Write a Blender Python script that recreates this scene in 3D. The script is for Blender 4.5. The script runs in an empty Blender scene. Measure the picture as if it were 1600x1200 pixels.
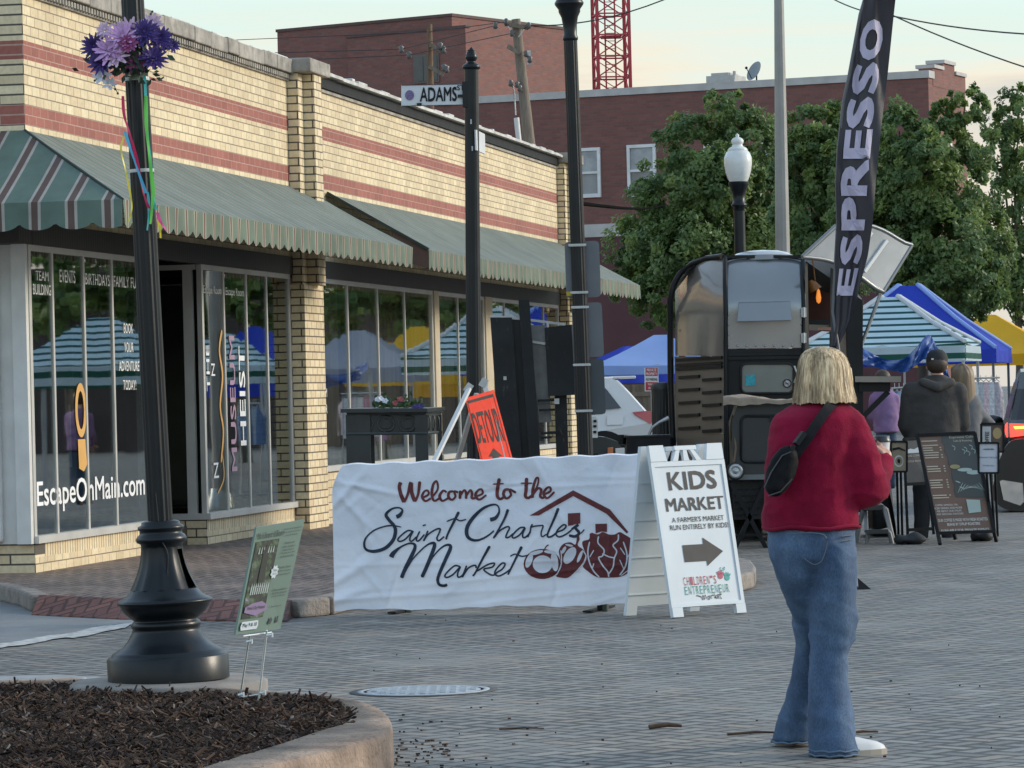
import bpy, bmesh, math, random
from mathutils import Vector, Matrix, noise
R = math.radians
random.seed(7)
SC = bpy.context.scene
COL = SC.collection

# ------------------------------------------------------------------ camera
FPX, ROLL, HPX, CAMZ = 6000.0, R(1.4), 19.0, 1.48      # focal length in photo pixels, roll, horizon drop, eye height
PITCH = math.atan(HPX / FPX)
FWD = Vector((0, math.cos(PITCH), math.sin(PITCH)))
UP0 = Vector((0, -math.sin(PITCH), math.cos(PITCH)))
RT0 = Vector((1, 0, 0))
IR = RT0 * math.cos(ROLL) - UP0 * math.sin(ROLL)
IU = RT0 * math.sin(ROLL) + UP0 * math.cos(ROLL)
EYE = Vector((0, 0, CAMZ))
cam_data = bpy.data.cameras.new("camera")
cam_data.sensor_width = 36.0
cam_data.lens = 36.0 * FPX / 1600.0
cam_data.clip_start, cam_data.clip_end = 0.5, 3000.0
cam = bpy.data.objects.new("camera", cam_data)
COL.objects.link(cam)
cam.matrix_world = Matrix(((IR.x, IU.x, -FWD.x, EYE.x), (IR.y, IU.y, -FWD.y, EYE.y), (IR.z, IU.z, -FWD.z, EYE.z), (0, 0, 0, 1)))
SC.camera = cam
SC.render.resolution_x, SC.render.resolution_y = 1024, 768

# ------------------------------------------------------------------ light and sky
SUN_AZ, SUN_EL = R(78), R(19)         # azimuth clockwise from +Y (the view direction)
world = bpy.data.worlds.new("World"); SC.world = world
world.use_nodes = True
wt = world.node_tree; wt.nodes.clear()
def wn(t): return wt.nodes.new(t)
w_out = wn("ShaderNodeOutputWorld"); w_bg = wn("ShaderNodeBackground"); w_sky = wn("ShaderNodeTexSky")
w_sky.sky_type = 'NISHITA'; w_sky.sun_disc = False
w_sky.sun_elevation = SUN_EL; w_sky.sun_rotation = SUN_AZ
w_sky.air_density, w_sky.dust_density, w_sky.ozone_density = 1.0, 0.7, 2.2
w_tc = wn("ShaderNodeTexCoord"); w_map = wn("ShaderNodeMapping")
w_map.inputs['Scale'].default_value = (4.0, 4.0, 60.0)
wt.links.new(w_tc.outputs['Generated'], w_map.inputs['Vector'])
w_nz = wn("ShaderNodeTexNoise"); w_nz.inputs['Scale'].default_value = 1.6; w_nz.inputs['Detail'].default_value = 7; w_nz.inputs['Roughness'].default_value = 0.55
wt.links.new(w_map.outputs[0], w_nz.inputs['Vector'])
w_sep = wn("ShaderNodeSeparateXYZ"); wt.links.new(w_tc.outputs['Generated'], w_sep.inputs[0])
def wmath(op, a, b):
    n = wn("ShaderNodeMath"); n.operation = op
    for i, v in enumerate((a, b)):
        if isinstance(v, float): n.inputs[i].default_value = v
        else: wt.links.new(v, n.inputs[i])
    return n.outputs[0]
# thin evening cloud low in the sky: cream under a grey band with a peach edge, pale mint above
w_h = wmath('ADD', w_sep.outputs[2], wmath('MULTIPLY', wmath('SUBTRACT', w_nz.outputs[0], 0.5), 0.05))
w_cr = wn("ShaderNodeValToRGB"); w_el = w_cr.color_ramp.elements
SKYK = 0.88
for n_, (p, c) in enumerate(((0.0, (3.3, 3.1, 2.8)), (0.062, (3.8, 3.5, 2.95)), (0.069, (3.15, 3.1, 2.9)), (0.075, (3.3, 3.2, 2.9)), (0.080, (4.2, 3.75, 2.95)), (0.086, (3.75, 3.95, 3.5)), (0.096, (3.35, 4.05, 3.75)), (0.30, (5.7, 7.0, 7.7)))):
    e = w_el[n_] if n_ < 2 else w_el.new(p); e.position = p; e.color = (*[x * SKYK for x in c], 1)
wt.links.new(w_h, w_cr.inputs[0])
w_f = wn("ShaderNodeMapRange"); w_f.inputs[1].default_value = 0.12; w_f.inputs[2].default_value = 0.5; w_f.inputs[3].default_value = 1.0; w_f.inputs[4].default_value = 0.25
wt.links.new(w_sep.outputs[2], w_f.inputs[0])
w_mix = wn("ShaderNodeMix"); w_mix.data_type = 'RGBA'
wt.links.new(w_f.outputs[0], w_mix.inputs[0]); wt.links.new(w_sky.outputs[0], w_mix.inputs[6]); wt.links.new(w_cr.outputs[0], w_mix.inputs[7])
wt.links.new(w_mix.outputs[2], w_bg.inputs[0]); w_bg.inputs[1].default_value = 0.15
wt.links.new(w_bg.outputs[0], w_out.inputs[0])
sun_d = bpy.data.lights.new("sun", 'SUN'); sun_d.energy = 1.55; sun_d.angle = R(16); sun_d.color = (1.0, 0.88, 0.70)
sun = bpy.data.objects.new("sun", sun_d); COL.objects.link(sun)
sv = Vector((math.sin(SUN_AZ) * math.cos(SUN_EL), math.cos(SUN_AZ) * math.cos(SUN_EL), math.sin(SUN_EL)))
sun.rotation_euler = sv.to_track_quat('Z', 'Y').to_euler()
sun.location = (30, 20, 40)
SC.view_settings.view_transform = 'Standard'; SC.view_settings.look = 'None'
SC.view_settings.exposure = 0.8; SC.view_settings.gamma = 1.0

# ------------------------------------------------------------------ measuring helpers
def ray(px, py):
    return FWD * FPX + IR * (px - 800.0) + IU * (600.0 - py)
def P(px, py, d):                       # the point at distance d (metres along +Y) seen at a pixel of the photograph
    v = ray(px, py); return EYE + v * (d / v.y)
def G(px, py, h=0.0):                   # the point at height h
    v = ray(px, py); return EYE + v * ((h - CAMZ) / v.z)
def PXM(d): return FPX / d              # photo pixels per metre at distance d

# ------------------------------------------------------------------ object helpers
WM = {}
def wm(o): return WM.get(o.name, Matrix.Identity(4)) if o else Matrix.Identity(4)
def tag(o, label=None, cat=None, group=None, kind=None):
    if label: o["label"] = label
    if cat: o["category"] = cat
    if group: o["group"] = group
    if kind: o["kind"] = kind
    return o
def thing(name, loc, label, cat, rz=0.0, group=None, mat=None):
    o = bpy.data.objects.new(name, None); COL.objects.link(o)
    o.empty_display_size = 0.1
    m = mat if mat is not None else Matrix.Translation(Vector(loc)) @ Matrix.Rotation(rz, 4, 'Z')
    o.matrix_world = m; WM[o.name] = m.copy()
    return tag(o, label, cat, group)
def copy_tree(o, parent=None):
    c = o.copy(); COL.objects.link(c)
    if parent: c.parent = parent
    for ch in list(o.children): copy_tree(ch, c)
    return c

class MB:
    """collects shapes for ONE mesh object"""
    def __init__(s): s.v = []; s.f = []; s.m = []; s.sm = []
    def add(s, vs, fs, mi=0, smooth=False, M=None):
        b = len(s.v)
        s.v.extend([(M @ Vector(p)) if M is not None else Vector(p) for p in vs])
        s.f.extend([tuple(i + b for i in f) for f in fs]); s.m.extend([mi] * len(fs)); s.sm.extend([smooth] * len(fs))
    def box(s, c, d, M=None, mi=0, rz=0.0, bev=0.0):
        x, y, z = d[0] / 2, d[1] / 2, d[2] / 2
        T = Matrix.Translation(Vector(c)) @ Matrix.Rotation(rz, 4, 'Z')
        if M is not None: T = M @ T
        if bev > 0:
            bm = bmesh.new(); bmesh.ops.create_cube(bm, size=1.0)
            bmesh.ops.scale(bm, vec=d, verts=bm.verts)
            bmesh.ops.bevel(bm, geom=bm.edges[:], offset=bev, segments=2, affect='EDGES', profile=0.5)
            bm.verts.index_update()
            s.add([v.co.copy() for v in bm.verts], [[v.index for v in f.verts] for f in bm.faces], mi, False, T); bm.free(); return
        s.add([(-x, -y, -z), (x, -y, -z), (x, y, -z), (-x, y, -z), (-x, -y, z), (x, -y, z), (x, y, z), (-x, y, z)],
              [(0, 3, 2, 1), (4, 5, 6, 7), (0, 1, 5, 4), (1, 2, 6, 5), (2, 3, 7, 6), (3, 0, 4, 7)], mi, False, T)
    def hexa(s, p, mi=0, M=None):      # 8 corners: bottom loop then top loop
        s.add(p, [(0, 3, 2, 1), (4, 5, 6, 7), (0, 1, 5, 4), (1, 2, 6, 5), (2, 3, 7, 6), (3, 0, 4, 7)], mi, False, M)
    def bar(s, a, b, w, t, mi=0, up=(0, 0, 1)):   # rectangular bar from a to b
        a, b = Vector(a), Vector(b); d = (b - a).normalized(); u = Vector(up)
        if abs(d.dot(u)) > 0.95: u = Vector((0, 1, 0))
        x = d.cross(u).normalized() * w / 2; y = x.cross(d).normalized() * t / 2
        s.hexa([a - x - y, a + x - y, a + x + y, a - x + y, b - x - y, b + x - y, b + x + y, b - x + y], mi)
    def tube(s, pts, r, n=8, mi=0, caps=True, smooth=True):
        pts = [Vector(p) for p in pts]; rs = r if isinstance(r, (list, tuple)) else [r] * len(pts)
        vs = []; fs = []; ref = None
        for i, p in enumerate(pts):
            d = (pts[min(i + 1, len(pts) - 1)] - pts[max(i - 1, 0)]).normalized()
            if ref is None:
                ref = Vector((0, 0, 1)) if abs(d.z) < 0.9 else Vector((1, 0, 0))
            x = d.cross(ref)
            x = x.normalized() if x.length > 1e-6 else d.orthogonal().normalized()
            y = d.cross(x).normalized(); ref = x.cross(d) if False else ref
            for k in range(n):
                a = 2 * math.pi * k / n; vs.append(p + (x * math.cos(a) + y * math.sin(a)) * rs[i])
        for i in range(len(pts) - 1):
            for k in range(n):
                k2 = (k + 1) % n; fs.append((i * n + k, i * n + k2, (i + 1) * n + k2, (i + 1) * n + k))
        s.add(vs, fs, mi, smooth)
        if caps:
            s.add([vs[k] for k in range(n)], [tuple(range(n))], mi); s.add([vs[(len(pts) - 1) * n + k] for k in range(n)], [tuple(reversed(range(n)))], mi)
    def lathe(s, prof, M=None, n=32, mi=0, smooth=True, flute=None):   # prof = [(r, z)]
        vs = []; fs = []
        for (r, z) in prof:
            for k in range(n):
                a = 2 * math.pi * k / n; q = r
                if flute and flute[0] <= z <= flute[1] and k % 2: q = r * flute[2]
                vs.append((q * math.cos(a), q * math.sin(a), z))
        for i in range(len(prof) - 1):
            for k in range(n):
                k2 = (k + 1) % n; fs.append((i * n + k, i * n + k2, (i + 1) * n + k2, (i + 1) * n + k))
        s.add(vs, fs, mi, smooth, M)
        if prof[0][0] > 1e-4: s.add(vs[:n], [tuple(reversed(range(n)))], mi, False, M)
        if prof[-1][0] > 1e-4: s.add(vs[-n:], [tuple(range(n))], mi, False, M)
    def grid(s, fn, nu, nv, mi=0, smooth=True, wrap=False):
        vs = [fn(i / nu, j / nv) for j in range(nv + 1) for i in range(nu + 1)]
        fs = [(j * (nu + 1) + i, j * (nu + 1) + i + 1, (j + 1) * (nu + 1) + i + 1, (j + 1) * (nu + 1) + i) for j in range(nv) for i in range(nu)]
        s.add(vs, fs, mi, smooth)
    def slab(s, pts, off, mi=0, M=None):            # polygon pushed along the vector off
        n = len(pts); pts = [Vector(p) for p in pts]; off = Vector(off)
        s.add(pts + [p + off for p in pts], [tuple(reversed(range(n))), tuple(range(n, 2 * n))] + [(i, (i + 1) % n, (i + 1) % n + n, i + n) for i in range(n)], mi, False, M)
    def ball(s, c, r, M=None, mi=0, nu=14, nv=9):
        r = r if isinstance(r, (tuple, list)) else (r, r, r)
        T = Matrix.Translation(Vector(c)) @ Matrix.Diagonal((r[0], r[1], r[2], 1))
        if M is not None: T = M @ T
        s.lathe([(math.sin(math.pi * j / nv) if 0 < j < nv else 0.0, -math.cos(math.pi * j / nv)) for j in range(nv + 1)], T, nu, mi)
    def build(s, name, mats, parent=None, local=False):
        me = bpy.data.meshes.new(name)
        W = wm(parent)
        inv = W.inverted()
        me.from_pydata([p if local else inv @ p for p in s.v], [], s.f)
        mats = mats if isinstance(mats, (list, tuple)) else [mats]
        for m in mats: me.materials.append(m)
        me.polygons.foreach_set('material_index', s.m); me.polygons.foreach_set('use_smooth', s.sm); me.update()
        o = bpy.data.objects.new(name, me); COL.objects.link(o)
        if parent: o.parent = parent
        WM[o.name] = W.copy()
        return o

def fixnormals(o):
    bm = bmesh.new(); bm.from_mesh(o.data); bmesh.ops.recalc_face_normals(bm, faces=bm.faces[:]); bm.to_mesh(o.data); bm.free(); return o

_txt = {}
def glyphs(body, bold=0.0, shear=0.0, space=1.0):     # a flat text mesh: verts (x, y), faces and its bounds
    key = (body, bold, shear, space)
    if key in _txt: return _txt[key]
    cu = bpy.data.curves.new("lettering", 'FONT'); cu.body = body; cu.size = 1.0; cu.shear = shear
    cu.space_character = space; cu.resolution_u = 3; cu.align_x = 'LEFT'; cu.fill_mode = 'FRONT'
    ob = bpy.data.objects.new("lettering", cu); COL.objects.link(ob)
    dg = bpy.context.evaluated_depsgraph_get(); dg.update()
    me = bpy.data.meshes.new_from_object(ob.evaluated_get(dg))
    vs = [v.co.copy() for v in me.vertices]; fs = [tuple(p.vertices) for p in me.polygons]
    bpy.data.objects.remove(ob); bpy.data.curves.remove(cu); bpy.data.meshes.remove(me)
    if bold:                                # thicken by pushing the outline outwards
        from collections import defaultdict
        ec = defaultdict(int)
        for f in fs:
            for i in range(len(f)): ec[tuple(sorted((f[i], f[(i + 1) % len(f)])))] += 1
        nrm = defaultdict(list)
        for f in fs:
            ar = sum(vs[f[i]].x * vs[f[(i + 1) % len(f)]].y - vs[f[(i + 1) % len(f)]].x * vs[f[i]].y for i in range(len(f)))
            for i in range(len(f)):
                a, c = f[i], f[(i + 1) % len(f)]
                if ec[tuple(sorted((a, c)))] == 1:
                    d = (vs[c] - vs[a]).normalized() * (1 if ar > 0 else -1); q_ = Vector((d.y, -d.x, 0)); nrm[a].append(q_); nrm[c].append(q_)
        vs = [v + (sum(nrm[i], Vector()) * (bold * min(1.4, 1.0 / max(0.35, (sum(nrm[i], Vector()) / len(nrm[i])).length)) / len(nrm[i])) if i in nrm else Vector()) for i, v in enumerate(vs)]
    x0 = min(v.x for v in vs); x1 = max(v.x for v in vs); y0 = min(v.y for v in vs); y1 = max(v.y for v in vs)
    _txt[key] = (vs, fs, x0, x1, y0, y1); return _txt[key]
def write(mb, body, fn, x0, x1, y0, y1, bold=0.0, mi=0, shear=0.0, space=1.0):
    """fits the text into the box x0..x1, y0..y1 of a surface; fn(x, y) gives the point in space"""
    vs, fs, a0, a1, b0, b1 = glyphs(body, bold, shear, space)
    mb.add([fn(x0 + (v.x - a0) / (a1 - a0) * (x1 - x0), y0 + (v.y - b0) / (b1 - b0) * (y1 - y0)) for v in vs], fs, mi)
def spline(pts, per=8):                    # Catmull-Rom through the points
    pts = [tuple(p) for p in pts]; out = []
    q = [pts[0]] + pts + [pts[-1]]
    for i in range(1, len(q) - 2):
        for k in range(per):
            t = k / per
            out.append(tuple(0.5 * (2 * b + (c - a) * t + (2 * a - 5 * b + 4 * c - d) * t * t + (3 * b - a - 3 * c + d) * t ** 3)
                             for a, b, c, d in zip(q[i - 1], q[i], q[i + 1], q[i + 2])))
    out.append(pts[-1]); return out
def stroke(mb, pts, fn, w, mi=0, per=8, nib=None, taper=True):
    """pen stroke along a spline of (x, y[, width factor]); nib = angle at which the pen is broad"""
    c = spline([(p[0], p[1], p[2] if len(p) > 2 else 1.0) for p in pts], per); L = []; Rr = []
    for i, p in enumerate(c):
        a = c[max(i - 1, 0)]; b = c[min(i + 1, len(c) - 1)]
        dx, dy = b[0] - a[0], b[1] - a[1]; l = math.hypot(dx, dy) or 1.0; nx, ny = -dy / l, dx / l
        h = w / 2 * p[2]
        if nib is not None: h *= 0.42 + 0.58 * abs(math.sin(math.atan2(dy, dx) - nib))
        if taper and (i == 0 or i == len(c) - 1): h *= 0.5
        L.append((p[0] + nx * h, p[1] + ny * h)); Rr.append((p[0] - nx * h, p[1] - ny * h))
    n = len(c)
    mb.add([fn(*q) for q in L] + [fn(*q) for q in Rr], [(i, i + n, i + 1 + n, i + 1) for i in range(n - 1)], mi)
def shape(mb, pts, fn, mi=0):
    from mathutils.geometry import tessellate_polygon
    tr = tessellate_polygon([[Vector((p[0], p[1], 0)) for p in pts]])
    mb.add([fn(*p) for p in pts], [tuple(t) for t in tr], mi)

def dense(mb, pts, fn, mi=0, step=4.0):     # a filled outline cut fine enough to follow a wrinkled surface
    from mathutils.geometry import tessellate_polygon
    bm = bmesh.new(); vv = [bm.verts.new((p[0], p[1], 0)) for p in pts]
    for t in tessellate_polygon([[Vector((p[0], p[1], 0)) for p in pts]]):
        try: bm.faces.new([vv[i] for i in t])
        except ValueError: pass
    for _ in range(5):
        es = [e for e in bm.edges if e.calc_length() > step]
        if not es: break
        bmesh.ops.subdivide_edges(bm, edges=es, cuts=1); bmesh.ops.triangulate(bm, faces=bm.faces[:])
    bm.verts.index_update(); mb.add([fn(v.co.x, v.co.y) for v in bm.verts], [[v.index for v in f.verts] for f in bm.faces], mi); bm.free()

# ------------------------------------------------------------------ materials
def newmat(name):
    m = bpy.data.materials.new(name); m.use_nodes = True
    nt = m.node_tree; b = nt.nodes['Principled BSDF']; return m, nt, b
def mixrgb(nt, fac, a, b, blend='MIX'):
    n = nt.nodes.new("ShaderNodeMix"); n.data_type = 'RGBA'; n.blend_type = blend
    for s, v in ((0, fac), (6, a), (7, b)):
        if hasattr(v, 'is_output') or isinstance(v, bpy.types.NodeSocket): nt.links.new(v, n.inputs[s])
        elif s == 0: n.inputs[0].default_value = v
        else: n.inputs[s].default_value = (*v[:3], 1)
    return n.outputs[2]
def nmath(nt, op, a, b=None):
    n = nt.nodes.new("ShaderNodeMath"); n.operation = op
    for i, v in enumerate((a, b)):
        if v is None: continue
        if isinstance(v, bpy.types.NodeSocket): nt.links.new(v, n.inputs[i])
        else: n.inputs[i].default_value = v
    return n.outputs[0]
def coords(nt, kind='Object', scale=(1, 1, 1), rot=(0, 0, 0)):
    tc = nt.nodes.new("ShaderNodeTexCoord"); mp = nt.nodes.new("ShaderNodeMapping")
    mp.inputs['Scale'].default_value = scale; mp.inputs['Rotation'].default_value = rot
    nt.links.new(tc.outputs[kind], mp.inputs['Vector']); return mp.outputs[0]
def nz(nt, vec, scale, detail=4, rough=0.55):
    n = nt.nodes.new("ShaderNodeTexNoise"); n.inputs['Scale'].default_value = scale; n.inputs['Detail'].default_value = detail; n.inputs['Roughness'].default_value = rough
    nt.links.new(vec, n.inputs['Vector']); return n.outputs[0]
def ramp(nt, fac, stops, const=False):
    n = nt.nodes.new("ShaderNodeValToRGB"); cr = n.color_ramp
    if const: cr.interpolation = 'CONSTANT'
    while len(cr.elements) > 1: cr.elements.remove(cr.elements[-1])
    cr.elements[0].position = stops[0][0]; cr.elements[0].color = (*stops[0][1], 1)
    for p, c in stops[1:]:
        e = cr.elements.new(p); e.color = (*c, 1)
    nt.links.new(fac, n.inputs[0]); return n.outputs[0]
def bump(nt, b, h, strength=0.3, dist=0.01):
    n = nt.nodes.new("ShaderNodeBump"); n.inputs['Strength'].default_value = strength; n.inputs['Distance'].default_value = dist
    nt.links.new(h, n.inputs['Height']); nt.links.new(n.outputs[0], b.inputs['Normal'])
def M(name, col, rough=0.6, metal=0.0, var=0.12, vs=3.0, bmp=0.0, bs=60.0, bd=0.005, stretch=(1, 1, 1), emit=None, spec=None, sheen=0.0, coat=0.0):
    m, nt, b = newmat(name)
    v = coords(nt, 'Object', stretch)
    f = nz(nt, v, vs, 5)
    c = mixrgb(nt, ramp(nt, f, [(0.3, (0, 0, 0)), (0.7, (1, 1, 1))]), tuple(x * (1 - var) for x in col), tuple(min(1, x * (1 + var)) for x in col))
    nt.links.new(c, b.inputs['Base Color'])
    b.inputs['Metallic'].default_value = metal
    rr = nt.nodes.new("ShaderNodeMapRange"); rr.inputs[3].default_value = max(0.02, rough - 0.08); rr.inputs[4].default_value = min(1, rough + 0.08)
    nt.links.new(nz(nt, v, vs * 2.7, 3), rr.inputs[0]); nt.links.new(rr.outputs[0], b.inputs['Roughness'])
    if spec is not None: b.inputs['Specular IOR Level'].default_value = spec
    if sheen: b.inputs['Sheen Weight'].default_value = sheen
    if coat: b.inputs['Coat Weight'].default_value = coat; b.inputs['Coat Roughness'].default_value = 0.08
    if bmp > 0: bump(nt, b, nz(nt, v, bs, 4), bmp, bd)
    if emit: b.inputs['Emission Color'].default_value = (*emit[0], 1); b.inputs['Emission Strength'].default_value = emit[1]
    return m
def M_brick(name, cols, mortar, bw, bh, mw, axis='X', var=0.5, bmp=0.5, off=0.5, bands=None, rough=0.8, zshift=0.0, stain=0.0, chip=None):
    """brick courses on a wall whose length runs along the object's X (or Y) axis; bands = [(z0, z1, colour)]"""
    m, nt, b = newmat(name)
    tc = nt.nodes.new("ShaderNodeTexCoord"); sp = nt.nodes.new("ShaderNodeSeparateXYZ"); cb = nt.nodes.new("ShaderNodeCombineXYZ")
    nt.links.new(tc.outputs['Object'], sp.inputs[0])
    nt.links.new(sp.outputs[0 if axis == 'X' else 1], cb.inputs[0]); nt.links.new(nmath(nt, 'ADD', sp.outputs[2], zshift), cb.inputs[1])
    br = nt.nodes.new("ShaderNodeTexBrick"); br.offset = off; br.squash = 1.0
    br.inputs['Scale'].default_value = 1.0; br.inputs['Brick Width'].default_value = bw; br.inputs['Row Height'].default_value = bh
    br.inputs['Mortar Size'].default_value = mw; br.inputs['Mortar Smooth'].default_value = 0.1; br.inputs['Bias'].default_value = 0.0
    nt.links.new(cb.outputs[0], br.inputs['Vector'])
    br.inputs['Color1'].default_value = (*cols[0], 1); br.inputs['Color2'].default_value = (*cols[1], 1); br.inputs['Mortar'].default_value = (*mortar, 1)
    col = br.outputs['Color']
    if bands:
        for (z0, z1, bc, bm_) in bands:
            br2 = nt.nodes.new("ShaderNodeTexBrick"); br2.offset = off
            for k in ('Scale', 'Brick Width', 'Row Height', 'Mortar Size', 'Mortar Smooth'): br2.inputs[k].default_value = br.inputs[k].default_value
            br2.inputs['Color1'].default_value = (*bc, 1); br2.inputs['Color2'].default_value = tuple(x * 0.8 for x in bc) + (1,); br2.inputs['Mortar'].default_value = (*bm_, 1)
            nt.links.new(cb.outputs[0], br2.inputs['Vector'])
            inside = nmath(nt, 'MULTIPLY', nmath(nt, 'GREATER_THAN', sp.outputs[2], z0), nmath(nt, 'LESS_THAN', sp.outputs[2], z1))
            col = mixrgb(nt, inside, col, br2.outputs['Color'])
    f1 = nz(nt, tc.outputs['Object'], 0.9, 6, 0.65)
    col = mixrgb(nt, 1.0, col, ramp(nt, f1, [(0.25, (1 - var * 0.5,) * 3), (0.75, (1 + var * 0.12,) * 3)]), 'MULTIPLY')
    f2 = nz(nt, tc.outputs['Object'], 25.0, 4)
    col = mixrgb(nt, 1.0, col, ramp(nt, f2, [(0.3, (0.86,) * 3), (0.7, (1.06,) * 3)]), 'MULTIPLY')
    if stain:
        vec = coords(nt, 'Object', (6, 6, 0.7)); f3 = nz(nt, vec, 1.0, 5)
        col = mixrgb(nt, nmath(nt, 'MULTIPLY', ramp(nt, f3, [(0.55, (0, 0, 0)), (0.75, (1, 1, 1))]), stain), col, (0.12, 0.1, 0.08))
    if chip:
        f4 = nz(nt, coords(nt, 'Object', (1.2, 1.2, 3.0)), 2.3, 6, 0.7)
        col = mixrgb(nt, ramp(nt, f4, [(0.69, (0, 0, 0)), (0.71, (1, 1, 1))]), col, chip)
    nt.links.new(col, b.inputs['Base Color']); b.inputs['Roughness'].default_value = rough
    h = nmath(nt, 'ADD', nmath(nt, 'MULTIPLY', br.outputs['Fac'], -1.0), nmath(nt, 'MULTIPLY', f2, 0.25))
    bump(nt, b, h, bmp, 0.012)
    return m
def M_stripe(name, axis, period, stops, rough=0.8, phase=0.0, var=0.08, trans=0.0, bmp=0.0):
    m, nt, b = newmat(name)
    tc = nt.nodes.new("ShaderNodeTexCoord"); sp = nt.nodes.new("ShaderNodeSeparateXYZ"); nt.links.new(tc.outputs['Object'], sp.inputs[0])
    fr = nmath(nt, 'FRACT', nmath(nt, 'ADD', nmath(nt, 'DIVIDE', sp.outputs['XYZ'.index(axis)], period), 50.0 + phase))
    c = ramp(nt, fr, stops, True)
    f = nz(nt, tc.outputs['Object'], 2.5, 6, 0.6)
    c = mixrgb(nt, 1.0, c, ramp(nt, f, [(0.3, (1 - var * 2,) * 3), (0.7, (1 + var,) * 3)]), 'MULTIPLY')
    nt.links.new(c, b.inputs['Base Color']); b.inputs['Roughness'].default_value = rough
    if bmp: bump(nt, b, nz(nt, coords(nt, 'Object', (1, 1, 1)), 6, 5), bmp, 0.02)
    if trans: cloth_through(nt, b, c, trans)
    return m
def cloth_through(nt, b, c, k):           # thin cloth lets some light through
    t = nt.nodes.new("ShaderNodeBsdfTranslucent"); mx = nt.nodes.new("ShaderNodeMixShader"); mx.inputs[0].default_value = k
    if isinstance(c, bpy.types.NodeSocket): nt.links.new(c, t.inputs[0])
    else: t.inputs[0].default_value = (*c, 1)
    out = nt.nodes['Material Output']; nt.links.new(b.outputs[0], mx.inputs[1]); nt.links.new(t.outputs[0], mx.inputs[2]); nt.links.new(mx.outputs[0], out.inputs[0])
def M_cloth(name, col, trans=0.25, rough=0.8, bmp=0.25, bs=5.0, bd=0.02):
    m = M(name, col, rough, 0, 0.06, 1.5, bmp, bs, bd); nt = m.node_tree
    cloth_through(nt, nt.nodes['Principled BSDF'], col, trans); return m
def M_glass(name, refl=0.3, tint=(0.7, 0.75, 0.74), rough=0.015):
    m = bpy.data.materials.new(name); m.use_nodes = True; nt = m.node_tree; nt.nodes.clear()
    o = nt.nodes.new("ShaderNodeOutputMaterial"); g = nt.nodes.new("ShaderNodeBsdfGlossy"); t = nt.nodes.new("ShaderNodeBsdfTransparent"); mx = nt.nodes.new("ShaderNodeMixShader")
    g.inputs['Roughness'].default_value = rough; g.inputs['Color'].default_value = (0.95, 0.97, 0.96, 1); t.inputs[0].default_value = (*tint, 1)
    v = coords(nt, 'Object', (1, 1, 0.6)); n = nt.nodes.new("ShaderNodeBump"); n.inputs['Strength'].default_value = 0.06; n.inputs['Distance'].default_value = 0.02
    nt.links.new(nz(nt, v, 1.1, 2), n.inputs['Height']); nt.links.new(n.outputs[0], g.inputs['Normal'])
    mx.inputs[0].default_value = refl
    nt.links.new(t.outputs[0], mx.inputs[1]); nt.links.new(g.outputs[0], mx.inputs[2]); nt.links.new(mx.outputs[0], o.inputs[0]); return m

def M_scuff(name, col, pale, rough=0.5):
    m = M(name, col, rough, 0, 0.4, 4, 0.2, 40, 0.003, spec=0.3); nt = m.node_tree; b = nt.nodes['Principled BSDF']
    f = ramp(nt, nz(nt, coords(nt, 'Object', (3, 3, 0.8)), 9, 7, 0.75), [(0.60, (0, 0, 0)), (0.70, (1, 1, 1))])
    old = b.inputs['Base Color'].links[0].from_socket; nt.links.new(mixrgb(nt, f, old, pale), b.inputs['Base Color']); return m
BLACKPAINT = M("black_paint", (0.010, 0.013, 0.016), 0.35, 0, 0.4, 6, 0.08, 90, 0.002, spec=0.25)
BLACKMAT = M("black_matte", (0.012, 0.013, 0.015), 0.6, 0, 0.3, 5, spec=0.2)
RUBBER = M("rubber", (0.02, 0.02, 0.021), 0.75, 0, 0.3, 8, 0.3, 80)
GALV = M("galvanised_steel", (0.42, 0.44, 0.45), 0.42, 0.7, 0.15, 9, 0.1, 120)
WHITEMET = M("white_metal", (0.62, 0.62, 0.6), 0.45, 0.0, 0.1, 4, 0.05, 60)
# ================================================================== corner storefront (local x along the front, y into the building)
FA = R(10.203)
FX = Vector((math.sin(FA), math.cos(FA), 0)); FN = Vector((math.cos(FA), -math.sin(FA), 0))
FC = Vector((-3.963, 31.665, 0.0))
FM = Matrix(((FX.x, -FN.x, 0, FC.x), (FX.y, -FN.y, 0, FC.y), (0, 0, 1, 0), (0, 0, 0, 1)))
def mirror_front(p):                      # the place whose mirror image in the shop glass stands at p
    d = (Vector(p) - FC).dot(FN); return Vector(p) - FN * (2 * d)
store = thing("corner_storefront", (0, 0, 0), "single-storey yellow brick corner shop with striped green awnings", "building", mat=FM)

YB = [(0.80, 0.67, 0.44), (0.66, 0.53, 0.335)]
BAND = [(3.82, 3.985, (0.37, 0.125, 0.095), (0.48, 0.30, 0.24)), (4.36, 4.515, (0.37, 0.125, 0.095), (0.48, 0.30, 0.24))]
YBRICK = M_brick("yellow_brick", YB, (0.25, 0.19, 0.13), 0.217, 0.0825, 0.005, 'X', 0.5, 0.6, bands=BAND, zshift=-3.82, stain=0.22, chip=(0.5, 0.45, 0.38))
YBRICK_END = M_brick("yellow_brick_end", YB, (0.10, 0.085, 0.07), 0.43, 0.0825, 0.008, 'Y', 0.25, 0.6, bands=BAND, zshift=-3.82, stain=0.10)
YBRICK_RET = M_brick("yellow_brick_return", YB, (0.10, 0.085, 0.07), 0.217, 0.0825, 0.008, 'Y', 0.25, 0.6, zshift=-3.82, stain=0.15)
YPLAIN = M_brick("yellow_brick_pier", YB, (0.14, 0.11, 0.08), 0.217, 0.0825, 0.007, 'X', 0.25, 0.6, zshift=-3.82, stain=0.12)
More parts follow.
